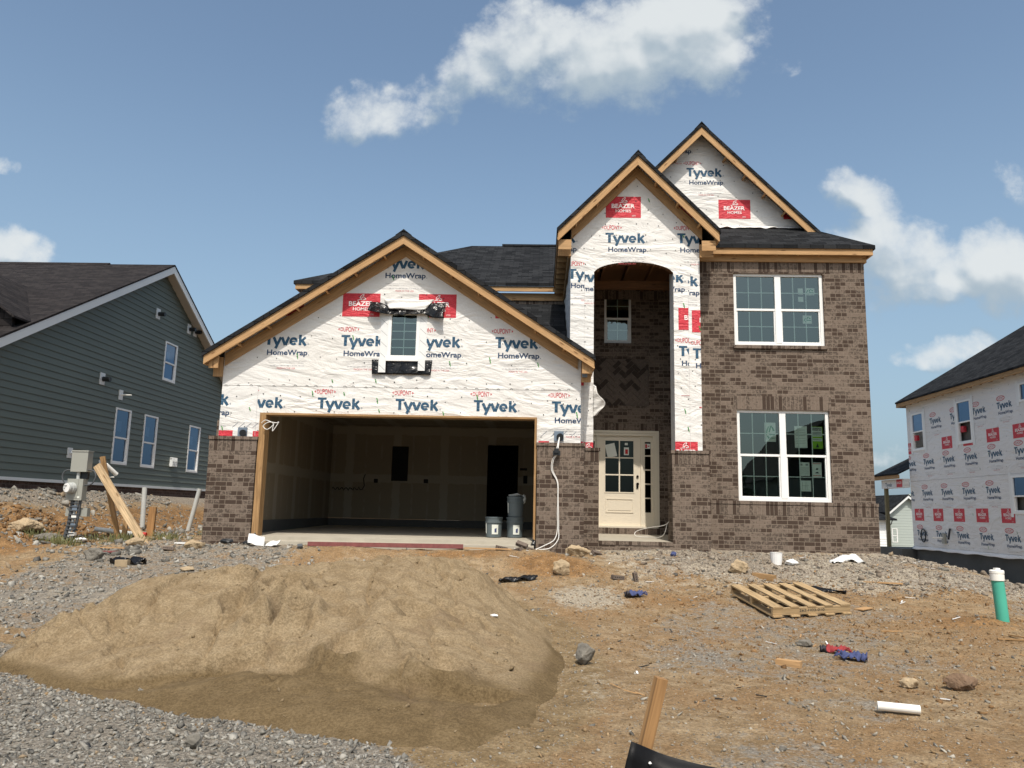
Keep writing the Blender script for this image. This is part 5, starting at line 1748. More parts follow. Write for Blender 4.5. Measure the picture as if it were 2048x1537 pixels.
# cross gable on the street side, seen at the picture's edge
xa, xb, xr_ = -16.6, -12.45, -14.5
B.slab([(-13.2, 15.3, 6.97), (-10.87, 15.3, 5.335), (-10.87, 15.86, 5.335), (-13.2, 18.92, 6.97)], 0.05)
B.slab([(-15.53, 15.3, 5.335), (-13.2, 15.3, 6.97), (-13.2, 18.92, 6.97), (-15.53, 15.86, 5.335)], 0.05)
B.prism([(-15.4, 4.9), (-11.0, 4.9), (-11.0, 5.37), (-13.2, 6.9), (-15.4, 5.37)], 15.45, 15.55)
B.build('roof_slope', 'shingle_brown', lr)
for y0, y1 in ((12.92, YR), (YR, 27.95)):
    B = MB()
    P = [(y0, top(y0) - .052), (y1, top(y1) - .052), (y1, top(y1) - .26), (y0, top(y0) - .26)]
    B.prism(P, rake - .045, rake - .010, 0, lambda a, o, b: (o, a, b))
    B.build('barge_board', 'trim', lr)
    B = MB()
    P = [(y0, top(y0) - .20), (y1, top(y1) - .20), (y1, top(y1) - .215), (y0, top(y0) - .215)]
    B.prism(P, LX - .01, rake - .046, 0, lambda a, o, b: (o, a, b))
    B.build('soffit', 'soffit', lr)
for i, w in enumerate(LWN):
    f = window(L, pe, *w, -0.025, fw=0.055, rail=0.47, glass='glass_blue')
    B = MB()
    a0, a1, b0, b1 = w
    B.box(a0 + .35, a0 + .55, 0.10, 0.102, b0 + (b1 - b0) * .60, b0 + (b1 - b0) * .78, 0, pe)
    B.build('sticker', 'paper', f)
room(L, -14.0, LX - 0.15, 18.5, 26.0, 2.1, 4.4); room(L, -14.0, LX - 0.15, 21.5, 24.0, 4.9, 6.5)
for y, z in ((21.60, 6.966), (23.62, 6.985), (24.05, 6.995), (19.11, 4.643)):
    B = MB(); B.box(y - .11, y + .11, -0.03, 0.0, z - .15, z + .15, 0, pe)
    v = B.build('vent_plate', 'trim', L)
    B = MB(); B.tube([pe(y + .02, -.03, z), pe(y + .02, -.22, z - .01)], .062, 12); B.build('vent_stub', 'black_rubber', v)
for y, z, d in ((20.05, 4.37, .30), (19.64, 2.20, .28)):
    B = MB(); B.box(y - .09, y + .09, -.03, 0.0, z - .13, z + .13, 0, pe)
    v = B.build('vent_plate', 'trim', L)
    B = MB(); B.tube([pe(y, -.03, z), pe(y + .02, -d, z)], .016, 8); B.build('vent_stub', 'pvc_white', v)
B = MB(); B.box(19.36, 19.56, -.03, 0.0, 2.36, 2.62, 0, pe)
v = B.build('vent_plate', 'trim', L)
B = MB(); B.tube([pe(19.46, -.03, 2.52), pe(19.47, -.14, 2.50), pe(19.72, -.30, 2.27)], .055, 12); B.build('vent_stub', 'pvc_white', v)
B = MB(); B.box(23.13, 23.43, -.03, 0.0, 2.66, 2.93, 0, pe)
for a in (23.17, 23.27, 23.37):
    B.box(a - .035, a + .035, -.10, -.03, 2.68, 2.72, 0, pe); B.box(a - .035, a + .035, -.085, -.03, 2.78, 2.80, 0, pe); B.box(a - .04, a + .04, -.07, -.03, 2.87, 2.90, 0, pe)
for a in (23.13, 23.22, 23.32, 23.41):
    B.box(a, a + .02, -.11, -.03, 2.66, 2.93, 0, pe)
B.build('louvre_vent', 'trim', L)
B = MB(); B.box(18.00, 18.18, -.03, 0.0, 2.58, 2.82, 0, pe); B.tube([pe(18.1, -.03, 2.70), pe(18.16, -.16, 2.68), pe(18.2, -.2, 2.62)], .03, 8)
B.build('hose_tap', 'trim', L)

# ------------------------------------------------------------------ east neighbour: wrapped house on a raw foundation
RXX = 14.4
E = thing('house', 'white wrapped unfinished house with a dark concrete foundation beyond the bare dirt', 'house', (18.5, 25.0, 0.0))
pw = plane_w(RXX)
EW = [(-30.70, -29.76, 4.145, 5.59), (-27.41, -26.475, 4.135, 5.62), (-24.53, -22.9, 1.80, 2.95), (-23.81, -23.0, 5.12, 5.69)]
B = MB()
wall_cells(B, pw, -31.1, -14.0, 0.50, 6.0, EW, 0.15, 0, 0.13)
full = rect(-31.1, -14.0, 0.52, 5.9)
HOLES[:] = EW
for k in range(9):
    a = -29.94 + 1.42 * k
    pr_box(B, pw, a - 1.42 if k == 0 else a, 4.06, full, 0.71, 0.43) if k else pr_box(B, pw, -31.36, 4.06, rect(-31.1, -30.75, 0.5, 5.9), 0.71, 0.43)
    pr_text(B, pw, a, 3.80, full, True, True)
    pr_text(B, pw, -30.69 + 1.425 * k + 0.0, 5.26, full if k else rect(-31.1, -29.0, 0.5, 5.9), True, True)
    pr_text(B, pw, -30.20 + 1.42 * k, 2.655, full, True, True)
    pr_text(B, pw, -30.87 + 1.42 * k + .12, 1.175, full, True, True)
    pr_box(B, pw, -30.87 + 1.42 * k, 1.52, full, 0.71, 0.445)
pr_text(B, pw, -31.36, 3.80, full, False, True); pr_text(B, pw, -31.62, 2.655, full, False, True)
flat(B, pw, [rect(-31.1, -14.0, 3.0, 3.012)], 5, IO * 3)
for w in EW:
    for a0, a1, b0, b1 in ((w[0] - .13, w[0], w[2] - .1, w[3] + .1), (w[1], w[1] + .13, w[2] - .1, w[3] + .1)):
        B.box(a0, a1, -0.012, -0.008, b0, b1, 9, pw)
staples(B, pw, -31, -20, 0.6, 5.8, lambda x, z: True, 0.5, 31, 0.1)
B.build('house_wrap', WRAP_FAR, E)
HOLES[:] = []
B = MB(); B.face([(RXX, 31.1, 0.5), (24, 31.1, 0.5), (24, 31.1, 6.0), (RXX, 31.1, 6.0)])
B.build('house_wrap', 'wrap_far', E)
def ehem(u, v):
    return (RXX - 0.02 - 0.05 * v - 0.02 * math.sin(u * 60) * v, 31.1 - u * 17.0, 0.56 - v * (0.10 + 0.012 * math.sin(u * 90) + 0.012 * math.sin(u * 41)))
sheet('wrap_hem', 'wrap_far', ehem, 90, 3, E)
B = MB(); B.box(-31.0, -14.0, 0.06, 0.3, -1.2, 0.50, 0, pw)
B.build('foundation', 'concrete_dark', E)
window(E, pw, *EW[0], -0.02, fw=0.075, open_low=True, glass='glass_blue'); window(E, pw, *EW[1], -0.02, fw=0.075, open_low=True, glass='glass_blue')
window(E, pw, *EW[2], -0.02, fw=0.08, open_low=True, rail=0.45, glass='glass_blue'); window(E, pw, *EW[3], -0.02, fw=0.07, hung=False, glass='glass_blue')
room(E, RXX + .16, 20, 22.0, 29.2, 3.3, 5.9); room(E, RXX + .16, 20, 21.0, 26, 0.6, 2.99)
for y0, z0 in ((30.70, 4.2), (27.36, 4.2)):
    B = MB(); B.box(RXX + .02, RXX + .12, y0 - .30, y0 - .11, z0 + .35, z0 + .55)
    B.build('wrap_tab', 'ink_red', E)
# hip roof
t0 = 3.47; sl = 0.742
EZ2 = 6.13
B = MB()
A0, A1 = (14.1, 31.36, EZ2), (14.1, 13.0, EZ2)
rz = EZ2 + 4.6 * sl
B.slab([A0, A1, (18.7, 17.6, rz), (18.7, 26.76, rz)], 0.06)
B.slab([(23.3, 31.36, EZ2), A0, (18.7, 26.76, rz)], 0.06)
er = B.build('roof', 'shingle', E)
B = MB(); B.box(14.125, 14.165, 13.0, 31.335, EZ2 - .215, EZ2 - .065)
B.build('eave_fascia', 'pine_old', er, 'grain')
B = MB(); B.box(14.166, 23, 31.295, 31.335, EZ2 - .215, EZ2 - .065)
B.build('eave_fascia', 'pine_old', er, 'grain')
for k in range(18):
    y = 30.6 - k * .61
    B = MB(); B.box(14.17, 14.395, y, y + .04, EZ2 - .17, EZ2 - .07)
    B.build('rafter_tail', 'pine_old', er, 'grain')
# rear porch
B = MB(); B.slab([(13.95, 33.4, 3.33), (13.95, 31.11, 3.33), (17.95, 31.11, 5.33), (17.95, 33.4, 5.33)], 0.06)
ep = B.build('porch_roof', 'shingle', E)
B = MB(); B.box(13.975, 14.01, 31.12, 33.36, 3.12, 3.275)
B.build('eave_fascia', 'pine_old', ep, 'grain')
B = MB(); B.box(14.16, 14.40, 31.13, 33.12, 2.78, 3.12, 0)
flat(B, plane_w(14.16), [rect(-31.75, -31.25, 2.80, 3.10)], 1, IO)
lettering(B, plane_w(14.16), 'BEAZER', -31.70, 2.93, .40, .09, 2, IO * 2, None, .01)
lettering(B, plane_w(14.16), 'Tyvek', -32.75, 2.84, .60, .16, 3, IO, None, .012)
B.build('porch_beam', ['wrap_far', 'ink_red', 'ink_white', 'ink_blue'], E)
B = MB(); B.box(14.20, 14.33, 32.88, 33.01, 0.42, 2.78)
B.build('porch_post', 'post', E, 'grain')
B = MB(); B.box(13.95, 19, 31.12, 33.2, -0.9, 0.44)
B.build('porch_slab', 'concrete_dark', E)
# services poking through the wrap
B = MB()
pts = [pw(-30.20 + .17 * math.cos(t), -.05, 0.98 + .24 * math.sin(t)) for t in [2 * math.pi * k / 18 for k in range(19)]]
B.tube(pts, .022, 6); B.build('cable_loop', 'black_rubber', E)
B = MB(); B.tube([pw(-28.72, -.03, 0.94), pw(-28.95, -.32, 0.93)], .025, 8); B.box(-28.80, -28.62, -.08, 0, .74, 1.10, 1, pw)
B.build('tap_block', ['pvc_white', 'grey_metal'], E)
B = MB(); B.tube([pw(-28.30, -.03, 1.26), pw(-28.06, -.22, 0.92)], .035, 8); B.build('drain_stub', 'black_rubber', E)

# ------------------------------------------------------------------ finished houses far behind
F = thing('house', 'small sage sided gable house far behind the porch post of the wrapped house', 'house', (28.5, 62, -1.2))
B = MB(); pl = S(60)
siding(B, pl, 26.1, 30.5, -1.2, 3.3, lambda z, a, b: (max(a, 27.42 - (3.25 - z) / 0.82), min(b, 27.42 + 5)), 0.20, 0.02)
B.build('siding_wall', 'siding_sage', F)
B = MB(); B.slab([(25.85, 59.6, 2.02), (27.42, 59.6, 3.36), (27.42, 70, 3.36), (25.85, 70, 2.02)], .08); B.slab([(27.42, 59.6, 3.36), (31, 59.6, 0.5), (31, 70, 0.5), (27.42, 70, 3.36)], .08)
fr_ = B.build('roof', 'shingle', F)
B = MB(); B.prism([(25.87, 1.95), (27.42, 3.275), (27.42, 3.09), (25.87, 1.77)], 59.62, 59.68); B.prism([(27.42, 3.275), (30.5, .82), (30.5, .64), (27.42, 3.09)], 59.62, 59.68)
B.build('barge_board', 'trim', fr_)
window(F, pl, 26.22, 26.63, -0.19, 0.83, -0.03, fw=0.06)
room(F, 26.15, 27.5, 60.1, 63, -0.5, 1.2)
F2 = thing('house', 'small white sided house far behind with a black hip roof', 'house', (23.8, 62, -1.3))
B = MB(); pl = S(59.0)
siding(B, pl, 20.5, 25.62, -1.3, 1.45, lambda z, a, b: (a, b), 0.20, 0.02)
B.build('siding_wall', 'siding_white', F2)
B = MB(); B.slab([(20, 58.5, 1.52), (26.0, 58.5, 1.52), (23.9, 62, 2.75), (20, 62, 2.75)], .1); B.slab([(26.0, 58.5, 1.52), (26.0, 66, 1.52), (23.9, 62, 2.75)], .1)
B.build('roof', 'shingle', F2)
B = MB(); B.tube([(25.75, 58.75, 1.42), (25.72, 58.9, 1.15), (25.58, 58.95, 1.0), (25.58, 58.96, -1.1)], .04, 6); B.build('downpipe', 'dark_metal', F2)
window(F2, pl, 24.3, 25.42, 0.06, 1.17, -0.03, fw=0.09)
room(F2, 23, 25.5, 59.1, 62, -0.4, 1.3)
# house across the street, the dark roof mirrored in the lower window
F3 = thing('house', 'grey sided gable roofed house across the street behind the photographer', 'house', (22.0, -30, -0.1))
B = MB(); B.box(17.6, 27.0, -40, -28, -0.3, 4.35)
B.build('wall', 'siding', F3)
B = MB(); B.slab([(17.2, -27.6, 4.2), (17.2, -40.4, 4.2), (20.9, -40.4, 8.6), (20.9, -27.6, 8.6)], .15); B.slab([(20.9, -27.6, 8.6), (20.9, -40.4, 8.6), (27.4, -40.4, 4.2), (27.4, -27.6, 4.2)], .15)
B.prism([(17.6, 4.3), (27.0, 4.3), (20.9, 8.4)], -39.9, -28.1)
B.build('roof', 'shingle', F3)

def tree(label, x, y, z, h, r, seed, n=900, leaf=0.30, group=None):
    t = thing('tree', label, 'tree', (x, y, z), group)
    q = random.Random(seed)
    B = MB(); B.tube([(x, y, z - .3), (x + .1, y, z + h * .35), (x + .05, y, z + h * .75)], .2, 7, 0, True, [h * .03, h * .02, h * .008])
    for k in range(5):
        a = q.uniform(0, 6.28); zz = z + h * q.uniform(.3, .6)
        B.tube([(x, y, zz), (x + r * .6 * math.cos(a), y + r * .6 * math.sin(a), zz + h * .2)], .05, 5, 0, True, [h * .012, h * .004])
    B.build('trunk', 'bark', t)
    B = MB()
    lobes = [(x + q.uniform(-.6, .6) * r, y + q.uniform(-.6, .6) * r, z + h * q.uniform(.45, .9), r * q.uniform(.35, .6)) for _ in range(9)]
    for _ in range(n):
        c = q.choice(lobes)
        d = Vector((q.gauss(0, 1), q.gauss(0, 1), q.gauss(0, 1))).normalized() * c[3] * q.uniform(.5, 1.05)
        p = Vector(c[:3]) + Vector((d.x, d.y, d.z * .8))
        a = Vector((q.gauss(0, 1), q.gauss(0, 1), q.gauss(0, 1))).normalized() * leaf * q.uniform(.5, 1.2); b = a.orthogonal().normalized() * leaf * .5
        B.face([p - a, p + b, p + a, p - b])
    B.build('crown', 'leaf', t)
tree('dark rounded tree behind the white far house, left of the porch post', 37.5, 92, -3.0, 6.6, 3.0, 5, 900, .4)
tree('dark low tree behind the sage far house, right of the porch post', 41.3, 95, -3.0, 6.4, 2.6, 6, 900, .4)
tree('leafy tree across the street behind the photographer', 16.0, -34, -0.1, 5.2, 1.6, 8, 1500, .22)
tree('dark tall tree behind the brick house corner', 35.0, 90, -3.0, 5.8, 2.6, 7, 800, .4)

# ------------------------------------------------------------------ power pedestal and timber braces
m = thing('meter_pedestal', 'grey electric meter post with round glass meter and black conduits on the bare lot', 'meter post', (-8.45, 14.15, 0.75))
g0 = gh(-8.45, 14.15) - 0.1
MX = -8.40
B = MB(); B.box(MX - .16, MX + .14, 14.05, 14.22, 2.115, 2.50); B.box(MX - .168, MX + .150, 14.04, 14.225, 2.480, 2.505)
B.build('disconnect_box', 'grey_metal', m)
B = MB(); B.box(MX - .19, MX + .10, 14.05, 14.20, 1.60, 1.985); B.box(MX - .183, MX + .02, 14.043, 14.05, 1.64, 1.975)
mb_ = B.build('meter_box', 'grey_metal', m)
B = MB(); B.box(MX - .09, MX + .01, 14.0465, 14.0485, 1.925, 1.95); B.box(MX - .01, MX + .06, 14.047, 14.0495, 1.64, 1.67)
B.build('sticker', 'paper', mb_)
B = MB(); B.tube([(MX - .085, 14.05, 1.82), (MX - .10, 13.985, 1.82)], .098, 22); B.tube([(MX - .10, 13.985, 1.82), (MX - .115, 13.93, 1.82)], .088, 22)
mt = B.build('meter', 'pvc_grey', m)
B = MB(); B.tube([(MX - .1155, 13.928, 1.82), (MX - .118, 13.922, 1.82)], .080, 22); B.build('meter_face', 'white_vinyl', mt)
B = MB(); f = lambda a, o, b: (a, 13.9195 + o, b)
for q in (rect(MX - .16, MX - .08, 1.845, 1.86), rect(MX - .165, MX - .145, 1.80, 1.815), rect(MX - .11, MX - .085, 1.79, 1.81), rect(MX - .17, MX - .155, 1.845, 1.856)):
    flat(B, f, [q], 0, 0)
B.build('dial', 'print_dark', mt)
for dx, r_, mtn in ((-.09, .032, 'dark_metal'), (.05, .026, 'dark_metal'), (-.025, .022, 'pvc_grey')):
    B = MB(); B.tube([(MX + dx - .10, 14.10, g0), (MX + dx - .03, 14.12, 1.20), (MX + dx, 14.12, 1.60)], r_, 10)
    B.build('conduit', mtn, m)
B = MB(); B.tube([(MX - .04, 14.12, 1.985), (MX - .04, 14.12, 2.115)], .03, 10); B.build('conduit', 'pvc_grey', m)
B = MB(); B.box(MX - .04, MX + .12, 14.14, 14.20, 1.985, 2.12); B.build('back_board', 'black_rubber', m)
for k in range(11):
    z = 0.86 + k * .068
    B = MB(); B.box(MX - .115 + (z - 1.6) * .05, MX + .055 + (z - 1.6) * .07, 14.075, 14.165, z, z + .020)
    B.build('strap', 'dark_metal', m)
for k in range(5):
    z = 0.80 + k * .15
    B = MB(); B.box(MX - .07, MX + .02, 14.083, 14.16, z + .02, z + .065 + .01 * k)
    B.build('block', 'blue_strap' if k % 2 == 0 else 'pvc_white', m)
B = MB(); B.box(MX - .23, MX - .12, 14.16, 14.26, 1.31, 1.46); B.box(MX + .03, MX + .17, 14.16, 14.26, 1.31, 1.465)
B.build('junction_box', 'grey_metal', m)
for s in (-1, 1):
    x0 = MX - .16 if s < 0 else MX + .14
    o = cable('lead', [(x0, 14.12, 2.15), (x0 + s * .12, 14.10, 2.13), (x0 + s * .16, 14.09, 2.02), (x0 + s * .10, 14.09, 1.90), (MX - .19 if s < 0 else MX + .10, 14.11, 1.87)], .013, m, 'dark_metal')
def board(name, label, cat, p0, p1, w, h, mat, up=(0, 0, 1), group=None):
    B = MB(); B.beam(p0, p1, w, h, 0, up)
    o = B.build(name, mat, None, 'grain')
    return tag(o, label, cat, group)
board('brace_board', 'pale stained board leaning from the meter post down to the ground', 'board', (-8.22, 14.30, 2.25), (-7.13, 14.25, 0.80), .14, .04, 'pine_pale', (0, -1, 0.05))
board('brace_board', 'darker board leaning behind the pale brace from the meter post', 'board', (-8.20, 14.42, 2.42), (-7.90, 14.75, 0.83), .09, .04, 'pine_old', (0, -1, 0.3))
board('wooden_stake', 'short weathered stake at the foot of the darker brace', 'stake', (-7.80, 14.72, 0.60), (-7.79, 14.72, 1.43), .09, .04, 'pine_old', (0, -1, 0))
board('wooden_stake', 'orange brown square stake behind the pale brace board', 'stake', (-7.55, 15.2, 0.60), (-7.53, 15.2, 1.50), .14, .05, 'stake', (0, -1, 0))
B = MB(); B.tube([(-9.12, 18.0, 0.72), (-9.16, 18.0, 1.93)], .055, 14); B.tube([(-9.12, 18.0, .78), (-9.12, 18.0, .88)], .07, 12, 1)
tag(B.build('standpipe', ['pvc_grey', 'rock_tan']), 'upright grey pipe standing in the dirt before the slate sided house', 'pipe')
B = MB(); B.tube([(-8.08, 18.0, 0.82), (-7.86, 18.0, 1.92)], .050, 14)
tag(B.build('standpipe', 'pvc_grey'), 'leaning grey pipe beside the brick garage corner', 'pipe')
z1, z2 = gh(-8.95, 15.2), gh(-7.95, 15.1)
B = MB(); B.tube([(-8.55, 15.05, z1 + .06), (-7.72, 15.12, z2 + .05)], .045, 12); B.tube([(-7.72, 15.12, z2 + .05), (-7.58, 15.13, z2 + .05)], .05, 12, 1)
tag(B.build('ground_pipe', ['pvc_grey', 'print_red']), 'grey pipe lying behind the meter post with a red end', 'pipe')

# ------------------------------------------------------------------ pallet
P0 = Vector((2.98, 10.36, 0.325)); U_ = Vector((1.085, 0.285, 0.035)).normalized(); V_ = Vector((-0.26, 1.08, 0.17)).normalized()
N_ = U_.cross(V_).normalized()
LW_, LD = 1.12, 1.13
pal = thing('pallet', 'empty slatted wooden pallet lying tilted on orange dirt', 'pallet', tuple(P0))
def pb_(name, u0, u1, v0, v1, n0, n1, mat='pallet_wood'):
    B = MB(); B.box(u0, u1, v0, v1, n0, n1, 0, lambda a, b, c: tuple(P0 + U_ * a + V_ * b + N_ * c))
    return B.build(name, mat, pal, 'grain')
for k, w in enumerate((.145, .115, .12, .115, .145)):
    u = (LW_ - .145) * k / 4 + (.145 - w) / 2
    pb_('deck_board', u, u + w, -.005, LD + .01, .107, .126)
for v in (0.0, LD / 2 - .02, LD - .04):
    st = pb_('stringer', 0.0, LW_, v, v + .04, .020, .106)
B = MB(); lettering(B, lambda a, o, b: tuple(P0 + U_ * a + V_ * (-.001 + o) + N_ * b), '262-H03-010', .38, .055, .36, .032, 0, -.001, None, .01)
B.build('stamp', 'print_dark', pal)
for k in range(5):
    u = (LW_ - .12) * k / 4
    pb_('base_board', u, u + .125, -.03, LD + .02, 0.0, .019)

# ------------------------------------------------------------------ pipes, fence stake, loose things
gx_, gy_ = 5.70, 10.15
zz = gh(gx_, gy_)
gp = thing('cleanout_pipe', 'sea green upright sewer pipe with a white screw cap in the orange dirt', 'pipe', (gx_, gy_, zz))
B = MB(); B.tube([(gx_ + .03, gy_, zz - .12), (gx_ - .01, gy_, 0.90)], .070, 28); B.build('pipe', 'pvc_green', gp)
B = MB(); B.lathe((gx_ - .01, gy_, 0.86), [(.071, 0), (.080, .004), (.080, .075), (.076, .078), (.076, .086), (.082, .09), (.082, .120), (.072, .130), (0.0, .132)], 28); B.box(gx_ - .036, gx_ + .02, gy_ - .030, gy_ + .027, 0.990, 1.014)
B.build('cap', 'pvc_white', gp)
zz = gh(2.80, 6.48)
B = MB()
a, b = Vector((2.665, 6.52, zz + .052)), Vector((2.955, 6.44, zz + .048))
B.tube([a, b], .034, 20, 0, False); B.tube([b, a], .029, 20, 0, False)
d_ = (b - a).normalized()
tag(B.build('pvc_offcut', 'pvc_white'), 'short dirty white pipe offcut lying on the tan soil', 'pipe')
sf = thing('silt_fence', 'black woven silt fence sheet stapled to a leaning wooden stake', 'silt fence', (0.10, 2.62, 0.0))
B = MB(); B.beam((0.098, 2.62, -0.12), (0.394, 2.60, 1.085), .037, .028, 0, (0.3, -1, 0.1)); B.build('stake', 'stake', sf, 'grain')
def fence(u, v):
    x = 0.292 + u * 1.9
    tz = 0.886 - 0.185 * u ** 0.75 + 0.05 * math.exp(-(u / 0.035) ** 2) * 0.5 - 0.012 * math.sin(u * 16) * u
    y = 2.565 - 0.20 * u + 0.03 * math.sin(u * 11 + v * 2) * (0.3 + v) + 0.012 * math.sin(u * 37 + v * 9)
    z = tz - v * (tz + 0.05)
    xb = x - 0.23 * v * max(0.0, 1 - u * 2.5)
    return (xb, y - 0.03 * math.exp(-(u / .03) ** 2), z)
sheet('fence_sheet', 'fabric', fence, 90, 18, sf, 0.002)
def wrapband(u, v):
    t = -2.2 + u * 4.4
    z = 0.868 - 0.83 * v
    cx = 0.098 + (z + .12) / 1.205 * 0.296
    return (cx + .030 * math.sin(t), 2.612 - .030 * math.cos(t), z - 0.01 * math.sin(u * 9))
sheet('stake_sleeve', 'fabric', wrapband, 12, 12, sf, 0.002)
B = MB(); B.lathe((0.352, 2.562, 0.842), [(0, -.006), (.006, 0), (0, .006)], 8); B.build('staple', 'cable', sf)

def hull(seed, sx, sy, sz, n=22):
    q = np.random.default_rng(seed)
    bm = bmesh.new()
    for p in q.normal(size=(n, 3)):
        p = p / np.linalg.norm(p) * q.uniform(.82, 1.08)
        bm.verts.new((p[0] * sx, p[1] * sy, p[2] * sz))
    r = bmesh.ops.convex_hull(bm, input=bm.verts)
    bmesh.ops.delete(bm, geom=[g for g in r['geom_interior'] if isinstance(g, bmesh.types.BMVert)], context='VERTS')
    bmesh.ops.recalc_face_normals(bm, faces=bm.faces)
    bm.verts.index_update()
    v = np.array([p.co[:] for p in bm.verts]); f = [[x.index for x in g.verts] for g in bm.faces]
    bm.free()
    return v, f

def rock(label, x, y, sx, sy, sz, seed, mat, sink=0.35, rz=0.0, detail=True):
    v, f = hull(seed, sx, sy, sz, 26)
    c, s = math.cos(rz), math.sin(rz)
    z = surf(x, y) + sz * (1 - sink)
    B = MB()
    P = [(x + a * c - b * s, y + a * s + b * c, z + d) for a, b, d in v]
    for q in f:
        B.face([P[k] for k in q])
    o = B.build('rock', mat, merge=True)
    if detail:
        md = o.modifiers.new('split', 'SUBSURF'); md.subdivision_type = 'SIMPLE'; md.levels = md.render_levels = 4
        tx = bpy.data.textures.new('rock_clouds', 'CLOUDS'); tx.noise_scale = 0.03 + sx * .28; tx.noise_depth = 4
        dm = o.modifiers.new('chips', 'DISPLACE'); dm.texture = tx; dm.strength = sx * 0.30; dm.mid_level = 0.5; dm.texture_coords = 'GLOBAL'
    return tag(o, label, 'rock')
rock('squarish grey rock at the right edge of the sand pile', 0.46, 7.86, .105, .10, .115, 101, 'rock', .22)
rock('rounded pale brown rock behind the white pipe offcut', 3.30, 7.33, .105, .08, .055, 102, 'rock_tan', .25)
rock('larger dark brown rock right of the pale brown rock', 3.72, 7.32, .17, .10, .085, 103, 'rock_brown', .30, .3)
rock('pale tan stone block on the orange mound beside the garage pier', 0.60, 13.40, .27, .14, .11, 104, 'rock_tan', .2)
rock('pointed tan stone in front of the orange mound', 0.37, 12.40, .15, .10, .13, 105, 'rock_tan', .25)
rock('pale yellow stone between the porch and the pallet', 3.18, 12.82, .17, .11, .12, 106, 'rock_tan', .3)
rock('flat tan slab of stone in the orange dirt left of the meter post', -9.25, 14.0, .36, .2, .13, 107, 'rock_tan', .35, .3)
rock('grey flat stone below the tan slab near the meter post', -8.72, 13.85, .22, .15, .09, 108, 'rock', .35)
rock('dark angular stone in the gravel below the meter post', -7.05, 12.45, .17, .12, .12, 109, 'rock', .3)
rock('small pale stone in the gravel under the pale brace board', -7.05, 13.7, .17, .1, .09, 110, 'rock_tan', .3)
rock('pale brown stone in the gravel before the left brick pier', -5.85, 13.35, .20, .12, .09, 111, 'rock_tan', .3)
rock('small grey stone beside the lumber offcut near the gloves', 2.92, 8.95, .09, .06, .05, 112, 'rock', .3)
rock('pale grey stone in the gravel heap near the lower left corner', -2.18, 5.20, .062, .05, .05, 113, 'rock', .2)

def bar(name, label, cat, x, y, l, w, h, rz, mat, lift=0.0, tilt=0.0, group=None):
    c, s = math.cos(rz), math.sin(rz)
    z = surf(x, y) + h / 2 + lift
    B = MB(); B.beam((x - c * l / 2, y - s * l / 2, z - tilt * l / 2), (x + c * l / 2, y + s * l / 2, z + tilt * l / 2), w, h)
    return tag(B.build(name, mat, None, 'grain'), label, cat, group)
bar('lumber_offcut', 'short square lumber offcut on the soil in front of the pallet', 'offcut', 2.45, 8.02, .235, .085, .06, -.55, 'pine', -.01)
bar('lumber_offcut', 'orange lumber offcut beside the pale yellow stone behind the pallet', 'offcut', 3.52, 12.62, .34, .13, .09, -.75, 'pine_old', -.02, -.05)
bar('wood_scrap', 'thin grey wood scrap right of the pallet', 'scrap', 4.36, 10.95, .24, .13, .012, .6, 'pine', .004, .06)
bar('wood_scrap', 'long pale lath in the rubble below the brick corner', 'scrap', 5.25, 12.42, .55, .05, .02, -.35, 'pine', .01)
bar('wood_scrap', 'thin pale stick on the soil left of the green pipe', 'scrap', 4.24, 9.85, .26, .022, .012, .1, 'pine', .004)
bar('wood_scrap', 'lower thin lath at the right edge of the lot', 'scrap', 5.42, 9.42, .34, .04, .015, -.2, 'pine_old', .006)
bar('wood_scrap', 'upper thin lath crossing another at the right edge', 'scrap', 5.52, 9.52, .22, .035, .015, -1.2, 'pine_old', .022)
bar('wood_scrap', 'splintered pale boards in the gravel before the left brick pier', 'scrap', -6.0, 14.1, .62, .10, .02, -.22, 'pine', .03, .02)
bar('wood_scrap', 'white painted board scrap under the splintered boards', 'scrap', -6.32, 14.05, .34, .14, .02, .25, 'white_vinyl', .012)
bar('wood_scrap', 'thin weathered strip lying right of the upright grey pipe', 'scrap', -7.1, 14.85, .5, .04, .02, .2, 'pine_old', .02)
bar('wood_scrap', 'white lath lying flat below the meter post', 'scrap', -7.3, 13.35, .62, .04, .018, .02, 'pine', .03)
bar('board_scrap', 'reddish board lying in the gravel below the white lath', 'board', -7.25, 13.05, .48, .16, .02, .02, 'steel_red', .01)
bar('survey_stake', 'small pale stake at the foot of the dark concrete foundation', 'stake', 9.95, 21.2, .05, .05, .5, 0, 'pine', -.1)
B = MB(); B.beam((-3.92, 13.46, 0.925), (-1.27, 13.48, 0.935), .09, .012); B.beam((-3.92, 13.415, 0.955), (-1.27, 13.435, 0.97), .012, .07)
tag(B.build('steel_lintel', 'steel_red'), 'long red primed steel angle lying along the garage slab edge', 'steel angle')
bar('wood_scrap', 'slim white trim strip on the ground below the steel angle', 'scrap', -0.85, 13.36, .80, .04, .02, -.07, 'pine', .02)

